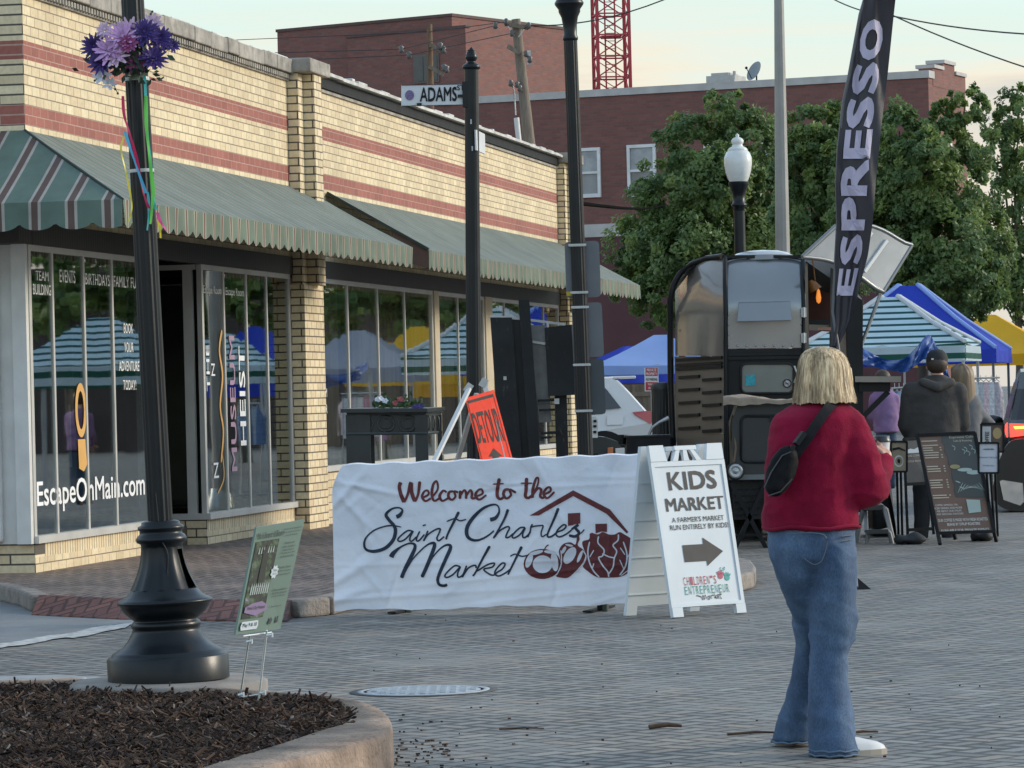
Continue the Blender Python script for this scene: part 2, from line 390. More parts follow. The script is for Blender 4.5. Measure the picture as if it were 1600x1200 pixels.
SOLDIER = M_brick("yellow_brick_soldier", YB, (0.16, 0.13, 0.1), 0.072, 0.30, 0.007, 'X', 0.35, 0.5, off=0.0, zshift=-0.09)
CONC = M("weathered_concrete", (0.30, 0.275, 0.24), 0.85, 0, 0.4, 5, 0.5, 14, 0.03)
FLASH = M("weathered_flashing", (0.5, 0.49, 0.47), 0.6, 0.2, 0.3, 3, 0.4, 9, 0.03)
ALU = M("window_aluminium", (0.56, 0.55, 0.52), 0.4, 0.2, 0.1, 3)
TANPOST = M("tan_post_paint", (0.52, 0.43, 0.30), 0.6, 0, 0.1, 3)
DARKMETAL = M_stripe("dark_ribbed_fascia", 'X', 0.07, [(0.0, (0.035, 0.03, 0.027)), (0.5, (0.06, 0.052, 0.045))], 0.6)
GLASS = M_glass("shop_glass", 0.40, (0.6, 0.66, 0.66))
GLASS2 = M_glass("shop_glass_curtained", 0.46, (0.8, 0.82, 0.8))
DARKIN = M("dark_interior", (0.10, 0.105, 0.10), 0.9, 0, 0.4, 1.5)
WOODIN = M("interior_floor", (0.10, 0.075, 0.055), 0.6, 0, 0.3, 1.2)
CURT = M("curtain_cloth", (0.42, 0.39, 0.32), 0.9, 0, 0.15, 1.5, 0.3, 20)

mb = MB()                                 # front wall: parapet field, bases below the windows
ZT, ZH = 4.95, 3.02
def fbox(m, u0, u1, y0, y1, z0, z1, mi=0): m.box(((u0 + u1) / 2, (y0 + y1) / 2, (z0 + z1) / 2), (u1 - u0, y1 - y0, z1 - z0), None, mi)
fbox(mb, 0.004, 27.3, 0.0, 0.28, ZH, ZT)
fbox(mb, 0.004, 3.62, 0.0, 0.2, 0.0, 0.245); fbox(mb, 5.556, 9.3, 0.0, 0.2, 0.0, 0.245)
fbox(mb, 10.1, 26.6, 0.0, 0.2, 0.0, 0.70)
for (a, b) in ((0.02, 3.62), (5.556, 9.3)): fbox(mb, a, b, 0.004, 0.2, 0.245, 0.36, 1)
# piers
for (u0, u1) in ((9.3, 10.12), (26.6, 27.3)):
    fbox(mb, u0, u1, -0.12, -0.001, ZH - 0.3, ZT + 0.02, 2)
    fbox(mb, u0 + 0.24, u1 - 0.24, -0.24, -0.121, ZH - 0.3, ZT + 0.02, 2)
    fbox(mb, u0 - 0.06, u1 + 0.02, -0.15, 0.28, 0.0, ZH - 0.301, 2)
fbox(mb, 27.05, 27.3, 0.28, 14.0, 0.0, ZT, 3)
mb.build("wall", [YBRICK, SOLDIER, YPLAIN, YBRICK_RET], store, True)
mb = MB()                                 # end wall facing the camera
fbox(mb, 0.0, 0.28, 0.003, 14.0, ZH, ZT); fbox(mb, 0.0, 0.28, 0.003, 14.0, 0.0, 0.36)
fbox(mb, 0.0, 0.28, 2.6, 14.0, 0.36, ZH)
mb.build("end_wall", [YBRICK_END], store, True)
for (u0, u1) in ((9.297, 10.1), (26.597, 27.3)):                                 # pier cheeks facing the camera
    mb = MB()
    fbox(mb, u0, u0 + 0.01, -0.12, -0.002, ZH - 0.3, ZT + 0.02); fbox(mb, u0 + 0.237, u0 + 0.245, -0.24, -0.122, ZH - 0.3, ZT + 0.02)
    fbox(mb, u0 - 0.06, u0 - 0.05, -0.15, 0.1, 0.0, ZH - 0.3)
    mb.build("pier_return", [YBRICK_RET], store, True)
mb = MB(); fbox(mb, 5.55, 5.56, 0.0, 1.3, 0.0, 0.36)
mb.build("recess_base", [YBRICK_RET], store, True)
# rough coping, patched lengths on the first bay, metal edge on the second
mb = MB(); rnd = random.Random(3)
u = -0.06
while u < 9.3:
    L = rnd.uniform(0.35, 0.7); L = min(L, 9.3 - u)
    mb.box((u + L / 2, 0.12, 5.03 + rnd.uniform(-0.008, 0.008)), (L - 0.006, 0.40 + rnd.uniform(-0.01, 0.01), 0.15), None, 0, bev=0.012); u += L
for uu in (9.25, 26.55): mb.box((uu + 0.45, 0.03, 5.05), (0.95, 0.62, 0.15), None, 0, bev=0.015)
for k in range(108): mb.box((0.04 + k * 0.086, -0.03, 4.925), (0.05, 0.055, 0.045))     # toothed course
mb.box((4.65, -0.012, 4.90), (9.28, 0.03, 0.03))
u = 10.15
while u < 26.5:
    L = min(rnd.uniform(0.5, 1.4), 26.55 - u); mb.box((u + L / 2, 0.1, 5.07 + rnd.uniform(-0.006, 0.006)), (L - 0.004, 0.44, 0.035), None, 1)
    if rnd.random() < 0.8: mb.box((u + rnd.uniform(0, L), 0.1, 5.10 + rnd.uniform(0, 0.03)), (rnd.uniform(0.1, 0.5), 0.3, 0.04), None, 1, bev=0.012)
    u += L
u = 0.0
while u < 9.2:
    L = rnd.uniform(0.2, 0.9); mb.box((u + L / 2, 0.12, 5.115 + rnd.uniform(0, 0.012)), (L, 0.3, 0.025), None, 1, bev=0.01); u += L + rnd.uniform(0, 0.5)
mb.box((18.3, -0.02, 4.985), (16.5, 0.05, 0.11), None, 2)  # black strip stands in for the shadow under the metal edge
mb.box((18.3, -0.012, 4.90), (16.5, 0.028, 0.03), None, 0)
fbox(mb, -0.05, 0.3, 0.33, 14.0, 4.955, 5.1)
mb.build("coping", [CONC, FLASH, BLACKMAT], store, True)
mb = MB(); fbox(mb, 0.3, 27.0, 0.3, 14, 4.6, 4.7); mb.build("roof", M("roof_membrane", (0.2, 0.2, 0.2), 0.9), store, True)
mb = MB()
fbox(mb, 0.06, 9.3, -0.02, 0.06, 2.83, 3.019); fbox(mb, 10.12, 26.6, -0.02, 0.06, 2.83, 3.019)
fbox(mb, 0.06, 27.0, 0.061, 3.4, 2.9, 3.0); fbox(mb, -0.3, 0.05, -0.02, 2.6, 2.83, 3.019)
mb.build("fascia", [DARKMETAL], store, True)
mb = MB(); fbox(mb, 0.29, 27.0, 3.4, 3.5, 0.0, 3.0); fbox(mb, 9.9, 10.0, 0.3, 3.4, 0.0, 2.9); fbox(mb, 3.62, 3.66, 1.3, 3.4, 0.3, 2.9)
mb.box((2.1, 1.9, 0.75), (1.2, 0.8, 0.9)); mb.box((0.9, 2.6, 1.0), (0.7, 0.6, 1.4)); mb.box((7.4, 2.2, 0.8), (2.2, 0.7, 1.0)); mb.box((3.0, 2.8, 1.3), (0.5, 0.5, 2.0))
mb.build("interior_wall", [DARKIN], store, True)
mb = MB(); fbox(mb, 0.29, 27.0, 0.2, 3.4, 0.0, 0.3); mb.build("interior_floor", [WOODIN], store, True)

def window(u0, u1, z0, z1, bars, y=0.02, fw=0.045, glass=GLASS, ends=(0.07, 0.07), sill=0.06):
    f = MB()
    fbox(f, u0 - 0.02, u1 + 0.02, y - 0.06, y + 0.06, z0 - sill, z0)
    fbox(f, u0, u1, y - 0.02, y + 0.03, z1 - 0.05, z1)
    fbox(f, u0, u0 + ends[0], y - 0.02, y + 0.03, z0, z1 - 0.05); fbox(f, u1 - ends[1], u1, y - 0.02, y + 0.03, z0, z1 - 0.05)
    for b in bars: fbox(f, b - fw / 2, b + fw / 2, y - 0.012, y + 0.022, z0, z1 - 0.05)
    w = f.build("window", [ALU], store, True)
    g = MB(); xs = [u0 + ends[0]] + list(bars) + [u1 - ends[1]]
    for a, b in zip(xs[:-1], xs[1:]): fbox(g, a, b, y, y + 0.008, z0, z1 - 0.05)
    g.build("pane", [glass], w, True)
window(0.0, 3.62, 0.42, 2.83, [0.70, 1.62, 2.50])
window(5.556, 9.24, 0.42, 2.83, [6.45, 7.36, 8.22])
window(10.15, 16.9, 0.76, 2.83, [12.05, 13.66, 15.21], glass=GLASS2)
window(17.2, 20.4, 0.76, 2.83, [18.6], glass=GLASS2)
window(20.9, 26.5, 0.76, 2.83, [21.98, 23.83, 25.2], glass=GLASS2)
for a, b in ((16.9, 17.2), (20.4, 20.9)):
    mb = MB(); fbox(mb, a, b, -0.02, 0.06, 0.7, 2.83); mb.build("window_post", [TANPOST], store, True)
# corner post, end window, door recess
mb = MB(); fbox(mb, -0.03, -0.002, 0.03, 0.30, 0.36, 2.83); fbox(mb, -0.10, -0.031, 0.0, 0.12, 0.36, 2.83)
mb.box((-0.06, 0.3, 1.6), (0.1, 0.1, 2.45), None, 0, bev=0.03)
fbox(mb, -0.12, 0.1, 0.36, 2.6, 0.30, 0.42); fbox(mb, -0.02, 0.1, 0.36, 0.45, 0.42, 2.83); fbox(mb, -0.02, 0.1, 2.5, 2.6, 0.42, 2.83)
ew = mb.build("end_window", [WHITEMET], store, True)
mb = MB(); fbox(mb, 0.02, 0.03, 0.45, 2.5, 0.42, 2.83); mb.build("pane", [M_glass("end_glass", 0.45, (0.75, 0.8, 0.82))], ew, True)
mb = MB(); fbox(mb, 0.5, 0.52, 0.3, 2.5, 0.42, 2.8); mb.build("window_blind", [M("window_blind", (0.62, 0.64, 0.62), 0.8)], store, True)
mb = MB()
fbox(mb, 5.556, 5.62, 0.10, 0.19, 0.42, 2.78); fbox(mb, 5.54, 5.64, 0.06, 1.3, 0.36, 0.42); fbox(mb, 5.556, 5.62, 0.06, 1.3, 2.78, 2.83); fbox(mb, 5.556, 5.62, 0.62, 0.68, 0.42, 2.78)
rw = mb.build("recess_window", [ALU], store, True)
mb = MB(); fbox(mb, 5.58, 5.588, 0.19, 1.3, 0.42, 2.78); mb.build("pane", [M_glass("recess_glass", 0.10, (0.25, 0.27, 0.27))], rw, True)
mb = MB(); fbox(mb, 3.6, 3.63, 0.06, 1.3, 0.36, 0.42); fbox(mb, 3.6, 3.65, 1.24, 1.3, 0.42, 2.8); fbox(mb, 5.5, 5.55, 1.3, 1.36, 0.12, 2.8); fbox(mb, 3.65, 5.5, 1.3, 1.36, 2.3, 2.8)
fbox(mb, 3.7, 5.45, 1.31, 1.35, 0.13, 0.35)
dr = mb.build("door", [BLACKMAT], store, True)
mb = MB(); fbox(mb, 3.7, 5.45, 1.325, 1.335, 0.35, 2.3); mb.build("pane", [M_glass("door_glass", 0.12, (0.3, 0.32, 0.32))], dr, True)
mb = MB(); mb.tube([(5.2, 1.25, 0.9), (5.2, 1.25, 1.5)], 0.015); mb.build("handle", [GALV], dr, True)
mb = MB(); fbox(mb, 5.545, 5.55, 0.42, 0.47, 1.5, 1.78); mb.build("notice", [M("paper", (0.6, 0.62, 0.62), 0.8)], store, True)
# curtains behind the second bay
for (a, b) in ((10.3, 13.3), (14.2, 16.8), (17.3, 20.3), (21.0, 26.3)):
    mb = MB(); mb.grid(lambda s, t, a=a, b=b: (a + (b - a) * s, 0.45 + 0.05 * math.sin(s * (b - a) * 26) + 0.02 * math.sin(s * (b - a) * 61), 0.35 + 2.5 * t), int((b - a) * 40), 2)
    mb.build("curtain", [CURT], store, True)

# awnings
GREEN, CREAM, BROWN = (0.115, 0.175, 0.145), (0.40, 0.375, 0.335), (0.12, 0.078, 0.066)
ST = [(0.0, GREEN), (0.60, CREAM), (0.68, BROWN), (0.86, CREAM), (0.94, GREEN)]
AWN_X = M_stripe("awning_canvas", 'X', 0.30, ST, 0.75, 0.0, 0.13, 0.10, 0.25)
AWN_Y = M_stripe("awning_canvas_end", 'Y', 0.30, ST, 0.75, 0.2, 0.13, 0.10, 0.25)
AWN_V = M_stripe("awning_valance", 'X', 0.30, [(0.0, (0.125, 0.17, 0.125)), (0.60, (0.36, 0.33, 0.25)), (0.68, (0.14, 0.07, 0.05)), (0.86, (0.36, 0.33, 0.25)), (0.94, (0.125, 0.17, 0.125))], 0.75, 0.28, 0.13, 0.10, 0.25)
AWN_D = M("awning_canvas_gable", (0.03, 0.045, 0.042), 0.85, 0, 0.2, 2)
AWZ, AEZ, APR = 3.77, 3.11, 1.15
def scallop(mb, u0, u1, fixed, along='X', mi=0, flip=1):
    n = int((u1 - u0) / 0.02)
    def fn(s, t):
        u = u0 + (u1 - u0) * s
        ph = (u / 0.30) % 1.0
        drop = 0.155 + 0.07 * math.sqrt(max(0.0, 1 - (2 * ph - 1) ** 2))
        y = fixed - flip * (0.004 + (0.006 * math.sin(u / 0.30 * math.pi * 2 + 0.6) + 0.008 * math.sin(u * 9.1)) * t)
        z = AEZ - drop * t
        return (u, y, z) if along == 'X' else (y, u, z)
    mb.grid(fn, n, 3, mi)
mb = MB()
def slope(u0, u1, v0=None):
    def fn(s, t):
        a = u0 + (APR if v0 else 0) * 0
        u = u0 + (u1 - u0) * s
        sag = -0.02 * math.sin(math.pi * t) * (0.6 + 0.4 * math.sin(u * 2.1))
        return (u, -APR * (1 - t) - 0.002, AEZ + (AWZ - AEZ) * t + sag)
    return fn
def hipfront(s, t):
    ul = -APR * (1 - t) - 0.02; u = ul + (10.13 - ul) * s
    return (u, -APR * (1 - t) - 0.002, AEZ + (AWZ - AEZ) * t - 0.02 * math.sin(math.pi * t) * (0.6 + 0.4 * math.sin(u * 2.1)))
def hipend(s, t):
    yl = -APR * (1 - t); y = yl + (4.0 - yl) * s
    return (-APR * (1 - t) - 0.024, y, AEZ + (AWZ - AEZ) * t - 0.015 * math.sin(math.pi * t))
mb.grid(hipfront, 70, 6, 0); mb.grid(hipend, 30, 6, 1)
mb.tube([hipfront(0, t / 4) for t in range(5)], 0.012, 6, 2); mb.slab([(10.13, -APR, AEZ), (10.13, 0, AEZ), (10.13, 0, AWZ)], (0.01, 0, 0), 2)
aw = mb.build("awning", [AWN_X, AWN_Y, AWN_D], store, True)
mb = MB(); scallop(mb, -APR - 0.02, 10.13, -APR); scallop(mb, -APR, 4.0, -APR - 0.024, 'Y', 1); mb.build("valance", [AWN_V, AWN_Y], aw, True)
mb = MB(); mb.grid(slope(11.02, 27.1), 90, 6, 0); mb.slab([(11.02, -APR, AEZ - 0.2), (11.02, -APR + .3, AEZ - 0.12), (11.02, -APR + .42, AEZ + .24), (11.02, -APR, AEZ)], (-0.012, 0, 0), 0)
mb.bar((11.0, -0.02, AWZ + 0.01), (11.0, -APR, AEZ + 0.01), 0.04, 0.03, 2)
aw2 = mb.build("awning", [AWN_X, AWN_Y, AWN_D], store, True)
mb = MB(); scallop(mb, 11.02, 27.1, -APR); mb.build("valance", [AWN_V], aw2, True)
mb = MB()                                  # pipe frame under the awnings
for (a, b) in ((-1.1, 10.1), (11.05, 27.05)):
    mb.tube([(a, -APR + 0.03, AEZ - 0.01), (b, -APR + 0.03, AEZ - 0.01)], 0.014, 6)
    k = a + 0.3
    while k < b: mb.tube([(k, -APR + 0.03, AEZ - 0.01), (k, -0.02, AEZ - 0.03)], 0.012, 6); k += 1.6
mb.build("awning_frame", [GALV], store, True)

# writing on the glass
VINYL = M("white_vinyl", (0.8, 0.81, 0.82), 0.5); VINYL2 = M("grey_vinyl", (0.7, 0.7, 0.68), 0.5); MAUVE = M("mauve_vinyl", (0.36, 0.23, 0.33), 0.5); ORNG = M("orange_tone", (0.65, 0.36, 0.1), 0.5)
GY = 0.014
def onglass(x, y): return (x, GY, y)
mb = MB()
write(mb, "EscapeOnMain.com", onglass, 0.13, 3.42, 0.60, 0.87, 0.015)
mb.build("window_lettering", [VINYL], store, True)
for t, a, b, c, d in (("TEAM", .24, .60, 2.54, 2.62), ("BUILDING", .16, .66, 2.42, 2.51), ("EVENTS", .92, 1.38, 2.54, 2.65), ("BIRTHDAYS", 1.68, 2.44, 2.54, 2.64), ("FAMILY FUN", 2.56, 3.4, 2.54, 2.64), ("BOOK", 2.85, 3.15, 2.13, 2.22), ("YOUR", 2.85, 3.15, 1.96, 2.05), ("ADVENTURE", 2.67, 3.33, 1.79, 1.88), ("TODAY!", 2.79, 3.21, 1.62, 1.71), ("Escape Room", 5.68, 6.38, 2.53, 2.63), ("Escape Room", 6.54, 7.28, 2.53, 2.63)):
    mb = MB(); write(mb, t, onglass, a, b, c, d, 0.008); mb.build("window_lettering", [VINYL2], store, True)
def rotglass(x, y): return (-y, GY, x)     # reads upwards
mb = MB(); write(mb, "MUSEUM", rotglass, 0.8, 2.15, -6.84, -6.62, 0.02); mb.build("window_lettering", [MAUVE], store, True)
mb = MB(); write(mb, "HEIST", rotglass, 1.05, 2.05, -7.24, -7.0, 0.02); write(mb, "THE", rotglass, 1.6, 2.05, -5.84, -5.72, 0.01); write(mb, "Z", onglass, 5.9, 6.1, 0.75, 0.9, 0.01); write(mb, "Z", onglass, 5.9, 6.05, 1.75, 1.87, 0.01)
mb.build("window_lettering", [VINYL], store, True)
mb = MB()
stroke(mb, [(6.2, 0.9), (6.32, 1.2), (6.22, 1.45), (6.34, 1.75), (6.24, 2.0), (6.36, 2.2)], onglass, 0.05); stroke(mb, [(6.05, 0.6), (6.3, 0.75), (6.25, 1.0)], onglass, 0.025)
stroke(mb, [(1.45 + 0.13 * math.cos(a * 0.7), 1.45 + 0.2 * math.sin(a * 0.7)) for a in range(10)], onglass, 0.07)
shape(mb, [(1.34, 1.2), (1.56, 1.2), (1.6, 0.98), (1.5, 0.92), (1.36, 0.95)], onglass)
mb.build("window_orange_mark", [ORNG], store, True)  # orange strokes, ring and blob drawn flat on the glass
GY = 0.032
mb = MB(); shape(mb, [(10.45, 0.95), (10.95, 0.95), (10.95, 2.25), (10.45, 2.25)], onglass); mb.build("window_poster", [M("navy_poster", (0.03, 0.045, 0.09), 0.5)], store, True)
GY = 0.012
mb = MB(); write(mb, "ROOM", onglass, 10.5, 10.9, 1.52, 1.62, 0.01); write(mb, "TOUR", onglass, 10.5, 10.9, 1.34, 1.44, 0.01); mb.build("window_lettering", [VINYL2], store, True)
# ================================================================== ground, street, pavement, island
def M_pavers(name, col, dark, size, rot, relief=0.6, row=0.42):
    """herringbone brick paving: cell t = (i - j) mod 4 says which half of which brick a square belongs to"""
    m, nt, b = newmat(name); N = lambda op, a, c=None: nmath(nt, op, a, c)
    tc = nt.nodes.new("ShaderNodeTexCoord"); wob = nt.nodes.new("ShaderNodeTexNoise"); wob.inputs['Scale'].default_value = 0.7; wob.inputs['Detail'].default_value = 4
    nt.links.new(tc.outputs['Object'], wob.inputs['Vector'])
    va = nt.nodes.new("ShaderNodeVectorMath"); va.operation = 'SCALE'; va.inputs['Scale'].default_value = 0.20; nt.links.new(wob.outputs['Color'], va.inputs[0])
    vb = nt.nodes.new("ShaderNodeVectorMath"); vb.operation = 'ADD'; nt.links.new(tc.outputs['Object'], vb.inputs[0]); nt.links.new(va.outputs[0], vb.inputs[1])
    mp = nt.nodes.new("ShaderNodeMapping"); mp.inputs['Rotation'].default_value = (0, 0, rot); mp.inputs['Scale'].default_value = (1 / size, 1 / size, 1); nt.links.new(vb.outputs[0], mp.inputs[0])
    sp = nt.nodes.new("ShaderNodeSeparateXYZ"); nt.links.new(mp.outputs[0], sp.inputs[0])
    i, j = N('FLOOR', sp.outputs[0]), N('FLOOR', sp.outputs[1]); fx, fy = N('SUBTRACT', sp.outputs[0], i), N('SUBTRACT', sp.outputs[1], j)
    t = N('FLOORED_MODULO', N('SUBTRACT', i, j), 4.0)
    def isv(v): return N('LESS_THAN', N('ABSOLUTE', N('SUBTRACT', t, v)), 0.5)
    t0, t1, t2, t3 = isv(0.0), isv(1.0), isv(2.0), isv(3.0)
    dl, dr, db, dt = N('ADD', fx, t1), N('ADD', N('SUBTRACT', 1.0, fx), t0), N('ADD', fy, t2), N('ADD', N('SUBTRACT', 1.0, fy), t3)
    d = N('MINIMUM', N('MINIMUM', dl, dr), N('MINIMUM', db, dt))
    gate = nz(nt, coords(nt, 'Object', (1.3, 0.9, 1)), 1.0, 5, 0.65)
    jw = N('ADD', 0.035, N('MULTIPLY', ramp(nt, gate, [(0.34, (0,) * 3), (0.62, (1,) * 3)]), 0.20))
    jn = nt.nodes.new("ShaderNodeMapRange"); nt.links.new(d, jn.inputs[0]); nt.links.new(N('MULTIPLY', jw, 0.6), jn.inputs[1]); nt.links.new(jw, jn.inputs[2]); jn.inputs[3].default_value = 1.0; jn.inputs[4].default_value = 0.0
    cid = nt.nodes.new("ShaderNodeCombineXYZ"); nt.links.new(N('SUBTRACT', i, t1), cid.inputs[0]); nt.links.new(N('SUBTRACT', j, t2), cid.inputs[1])
    wnz = nt.nodes.new("ShaderNodeTexWhiteNoise"); wnz.noise_dimensions = '3D'; nt.links.new(cid.outputs[0], wnz.inputs['Vector'])
    c = ramp(nt, wnz.outputs['Value'], [(0.0, tuple(x * 0.70 for x in col)), (0.3, tuple(x * 0.90 for x in col)), (0.7, col), (0.9, (col[0] * 1.12, col[1] * 1.0, col[2] * 0.90)), (1.0, tuple(x * 1.24 for x in col))])
    big = nz(nt, coords(nt, 'Object', (0.22, 0.09, 1)), 1.0, 6, 0.6)
    c = mixrgb(nt, 1.0, c, ramp(nt, big, [(0.30, (0.74, 0.74, 0.76)), (0.5, (1, 1, 1)), (0.66, (1.10, 1.0, 0.90)), (0.8, (0.92, 0.84, 0.76))]), 'MULTIPLY')
    st = nz(nt, coords(nt, 'Object', (1.4, 0.7, 1)), 1.3, 7, 0.7); c = mixrgb(nt, ramp(nt, st, [(0.60, (0,) * 3), (0.72, (0.45,) * 3)]), c, tuple(x * 0.5 for x in col))
    fine = nz(nt, coords(nt, 'Object', (1, 1, 1)), 60, 3, 0.7)
    c = mixrgb(nt, 1.0, c, ramp(nt, fine, [(0.3, (0.78,) * 3), (0.7, (1.2,) * 3)]), 'MULTIPLY')
    c = mixrgb(nt, N('MULTIPLY', jn.outputs[0], 0.9), c, dark)
    nt.links.new(c, b.inputs['Base Color']); b.inputs['Roughness'].default_value = 0.66; b.inputs['Specular IOR Level'].default_value = 0.35
    sc = nt.nodes.new("ShaderNodeSeparateColor"); nt.links.new(wnz.outputs['Color'], sc.inputs[0])
    h = N('ADD', N('ADD', N('MULTIPLY', jn.outputs[0], -0.8), N('MULTIPLY', fine, 0.3)), N('ADD', N('MULTIPLY', sc.outputs[0], 0.35), N('ADD', N('MULTIPLY', fx, N('SUBTRACT', sc.outputs[1], 0.5)), N('MULTIPLY', fy, N('SUBTRACT', sc.outputs[2], 0.5)))))
    bump(nt, b, h, relief, 0.010)
    return m
STREET = M_pavers("street_pavers", (0.228, 0.224, 0.208), (0.045, 0.045, 0.045), 0.112, R(45), 0.8)
WALK = M_pavers("sidewalk_pavers", (0.22, 0.175, 0.155), (0.035, 0.03, 0.027), 0.1, R(12), 0.6, 0.5)
ASPH = M("asphalt", (0.20, 0.21, 0.215), 0.8, 0, 0.18, 2.5, 0.5, 90, 0.012)
KERB = M("kerb_concrete", (0.27, 0.195, 0.145), 0.9, 0, 0.5, 4, 0.9, 26, 0.03)
RED = M_pavers("tactile_red", (0.19, 0.085, 0.07), (0.06, 0.03, 0.026), 0.1, R(5), 0.5)
def sheet(name, pts, z, mat, th=0.0, cuts=0):
    mb = MB()
    if th: mb.slab([(p[0], p[1], z - th) for p in pts], (0, 0, th))
    else: shape(mb, pts, lambda x, y: (x, y, z))
    o = mb.build(name, [mat]); o["kind"] = "structure"
    fixnormals(o); return o
mb = MB(); mb.add([(-1500, -30, 0), (1500, -30, 0), (1500, 2500, 0), (-1500, 2500, 0)], [(0, 1, 2, 3)]); tag(mb.build("street", [STREET]), kind="structure")
def g2(px, py, h=0.0):
    v = G(px, py, h); return (v.x, v.y)
# asphalt of the side street at the left, its worn white edge line
a = [g2(-500, 932), g2(40, 941), g2(300, 944), g2(490, 951), g2(440, 962), g2(200, 978), g2(100, 995), g2(0, 1010), g2(-500, 1075)]
sheet("side_street", a, 0.004, ASPH)
WORN = M("worn_road_paint", (0.42, 0.42, 0.40), 0.8, 0, 0.5, 14, 0.3, 70)
mb = MB(); edge = [(-300, 1046), (0, 1011), (50, 1003), (100, 995), (150, 987), (203, 978)]
def wl(s, t):
    k = s * (len(edge) - 1); i = min(int(k), len(edge) - 2); f = k - i
    x = edge[i][0] + (edge[i + 1][0] - edge[i][0]) * f; y = edge[i][1] + (edge[i + 1][1] - edge[i][1]) * f
    v = G(x, y, 0); w = 0.36 + 0.22 * noise.noise((v.x * 3, v.y * 2, 1.0)) + 0.14 * noise.noise((v.x * 14, v.y * 6, 4.0)); return (v.x, v.y + (t - 0.5) * 2 * w, 0.008)
mb.grid(wl, 160, 3); tag(mb.build("road_line", [WORN]), kind="structure")
# corner sidewalk, raised, with a flush ramp of red tactile brick
SW = 0.12
edge = [g2(-700, 908, SW), g2(0, 912, SW), g2(45, 922, SW), g2(62, 930, SW), g2(200, 936, SW), g2(455, 938, SW), g2(505, 934, SW), g2(540, 925, SW), g2(800, 917, SW), g2(1000, 911, SW), g2(1130, 902, SW), g2(1164, 894, SW), g2(1166, 886, SW), g2(1158, 876, SW), g2(1125, 868, SW)]
far = [(0.7, 33.5), (0.7, 44.0), (3.4, 60.0), (5.0, 70.0), (6, 128.0), (-60, 128.0), (-60, edge[0][1])]
sheet("sidewalk", edge + far, SW, WALK, 0.12)
# kerb stones along the edge
mb = MB()
def kerbrun(mb, pts, w, z0, z1, bev=0.02):
    for a, b in zip(pts[:-1], pts[1:]):
        a = Vector((a[0], a[1], 0)); b = Vector((b[0], b[1], 0)); d = b - a; n = max(1, int(d.length / 1.2))
        for k in range(n):
            p = a + d * ((k + 0.5) / n); mb.box((p.x, p.y, (z0 + z1) / 2), (d.length / n - 0.008, w, z1 - z0), None, 0, math.atan2(d.y, d.x), bev)
kerbrun(mb, edge[:4], 0.15, 0.0, SW + 0.006); kerbrun(mb, edge[5:], 0.15, 0.0, SW + 0.008)
tag(mb.build("kerb", [M("kerb_grey", (0.24, 0.21, 0.185), 0.85, 0, 0.25, 6, 0.6, 25, 0.03)]), kind="structure")
mb = MB()
q = [Vector((*edge[3], 0)), Vector((*edge[4], 0)), Vector((*edge[5], 0))]
for a, b in zip(q[:-1], q[1:]):
    mb.hexa([(a.x, a.y - 0.5, 0.0), (b.x, b.y - 0.5, 0.0), (b.x, b.y - 0.02, 0.0), (a.x, a.y - 0.02, 0.0), (a.x, a.y - 0.5, 0.012), (b.x, b.y - 0.5, 0.012), (b.x, b.y - 0.02, SW + 0.004), (a.x, a.y - 0.02, SW + 0.004)])
tag(mb.build("tactile_paving", [RED]), kind="structure")
# median island: kerb ring, mulch, pad under the lamp post
IH = 0.16
outer_px = [(430, 1079), (500, 1086), (549, 1091), (586, 1101), (606, 1116), (613, 1134), (600, 1146), (575, 1156), (500, 1177), (380, 1206), (250, 1240), (60, 1290), (-300, 1400)]
inner_px = [(410, 1081), (470, 1086), (515, 1091), (541, 1100), (551, 1112), (550, 1120), (537, 1131), (500, 1142), (440, 1162), (350, 1189), (230, 1225), (40, 1275), (-300, 1378)]
outer = [g2(x, y, IH) for x, y in spline(outer_px, 4)]; inner = [g2(x, y, IH) for x, y in spline(inner_px, 4)]
backo = [(-3.0, outer[-1][1]), (-3.6, 18.5), (-2.2, 18.75)]; backi = [(-2.8, inner[-1][1]), (-3.4, 18.3), (-2.1, 18.55)]
lo = outer + backo; li = inner + backi
mb = MB(); n = len(lo)
lo3 = [Vector((x, y, 0)) for x, y in lo]; cen = Vector((-2.0, 16.0, 0))
ring = []
for k in range(n):
    o_ = lo3[k]; i_ = Vector((li[k][0], li[k][1], 0)); d = (i_ - o_).normalized() * 0.03
    ring.append([o_ - d * 0.3, o_ - d * 0.1 + Vector((0, 0, IH - 0.03)), o_ + d * 0.3 + Vector((0, 0, IH - 0.006)), o_ + d + Vector((0, 0, IH)), i_ + Vector((0, 0, IH)), i_ + Vector((0, 0, 0.02))])
vs = [p for r_ in ring for p in r_]
mb.add(vs, [(k * 6 + j, ((k + 1) % n) * 6 + j, ((k + 1) % n) * 6 + j + 1, k * 6 + j + 1) for k in range(n) for j in range(5)], 0, True)
o = fixnormals(mb.build("island_kerb", [KERB])); o["kind"] = "structure"
MULCH = M("mulch", (0.042, 0.024, 0.017), 0.9, 0, 0.5, 30, 0.8, 50, 0.03)
MULCH2 = M("mulch_chip_light", (0.095, 0.058, 0.040), 0.9, 0, 0.4, 20, spec=.2); MULCH3 = M("mulch_chip_dark", (0.026, 0.016, 0.012), 0.85, 0, 0.4, 20, spec=.2); MULCH4 = M("mulch_chip_pale", (0.20, 0.16, 0.13), 0.9, 0, 0.3, 20)
from mathutils.geometry import intersect_point_tri_2d
def inpoly(x, y, poly):
    c = False; j = len(poly) - 1
    for i in range(len(poly)):
        if (poly[i][1] > y) != (poly[j][1] > y) and x < (poly[j][0] - poly[i][0]) * (y - poly[i][1]) / (poly[j][1] - poly[i][1]) + poly[i][0]: c = not c
        j = i
    return c
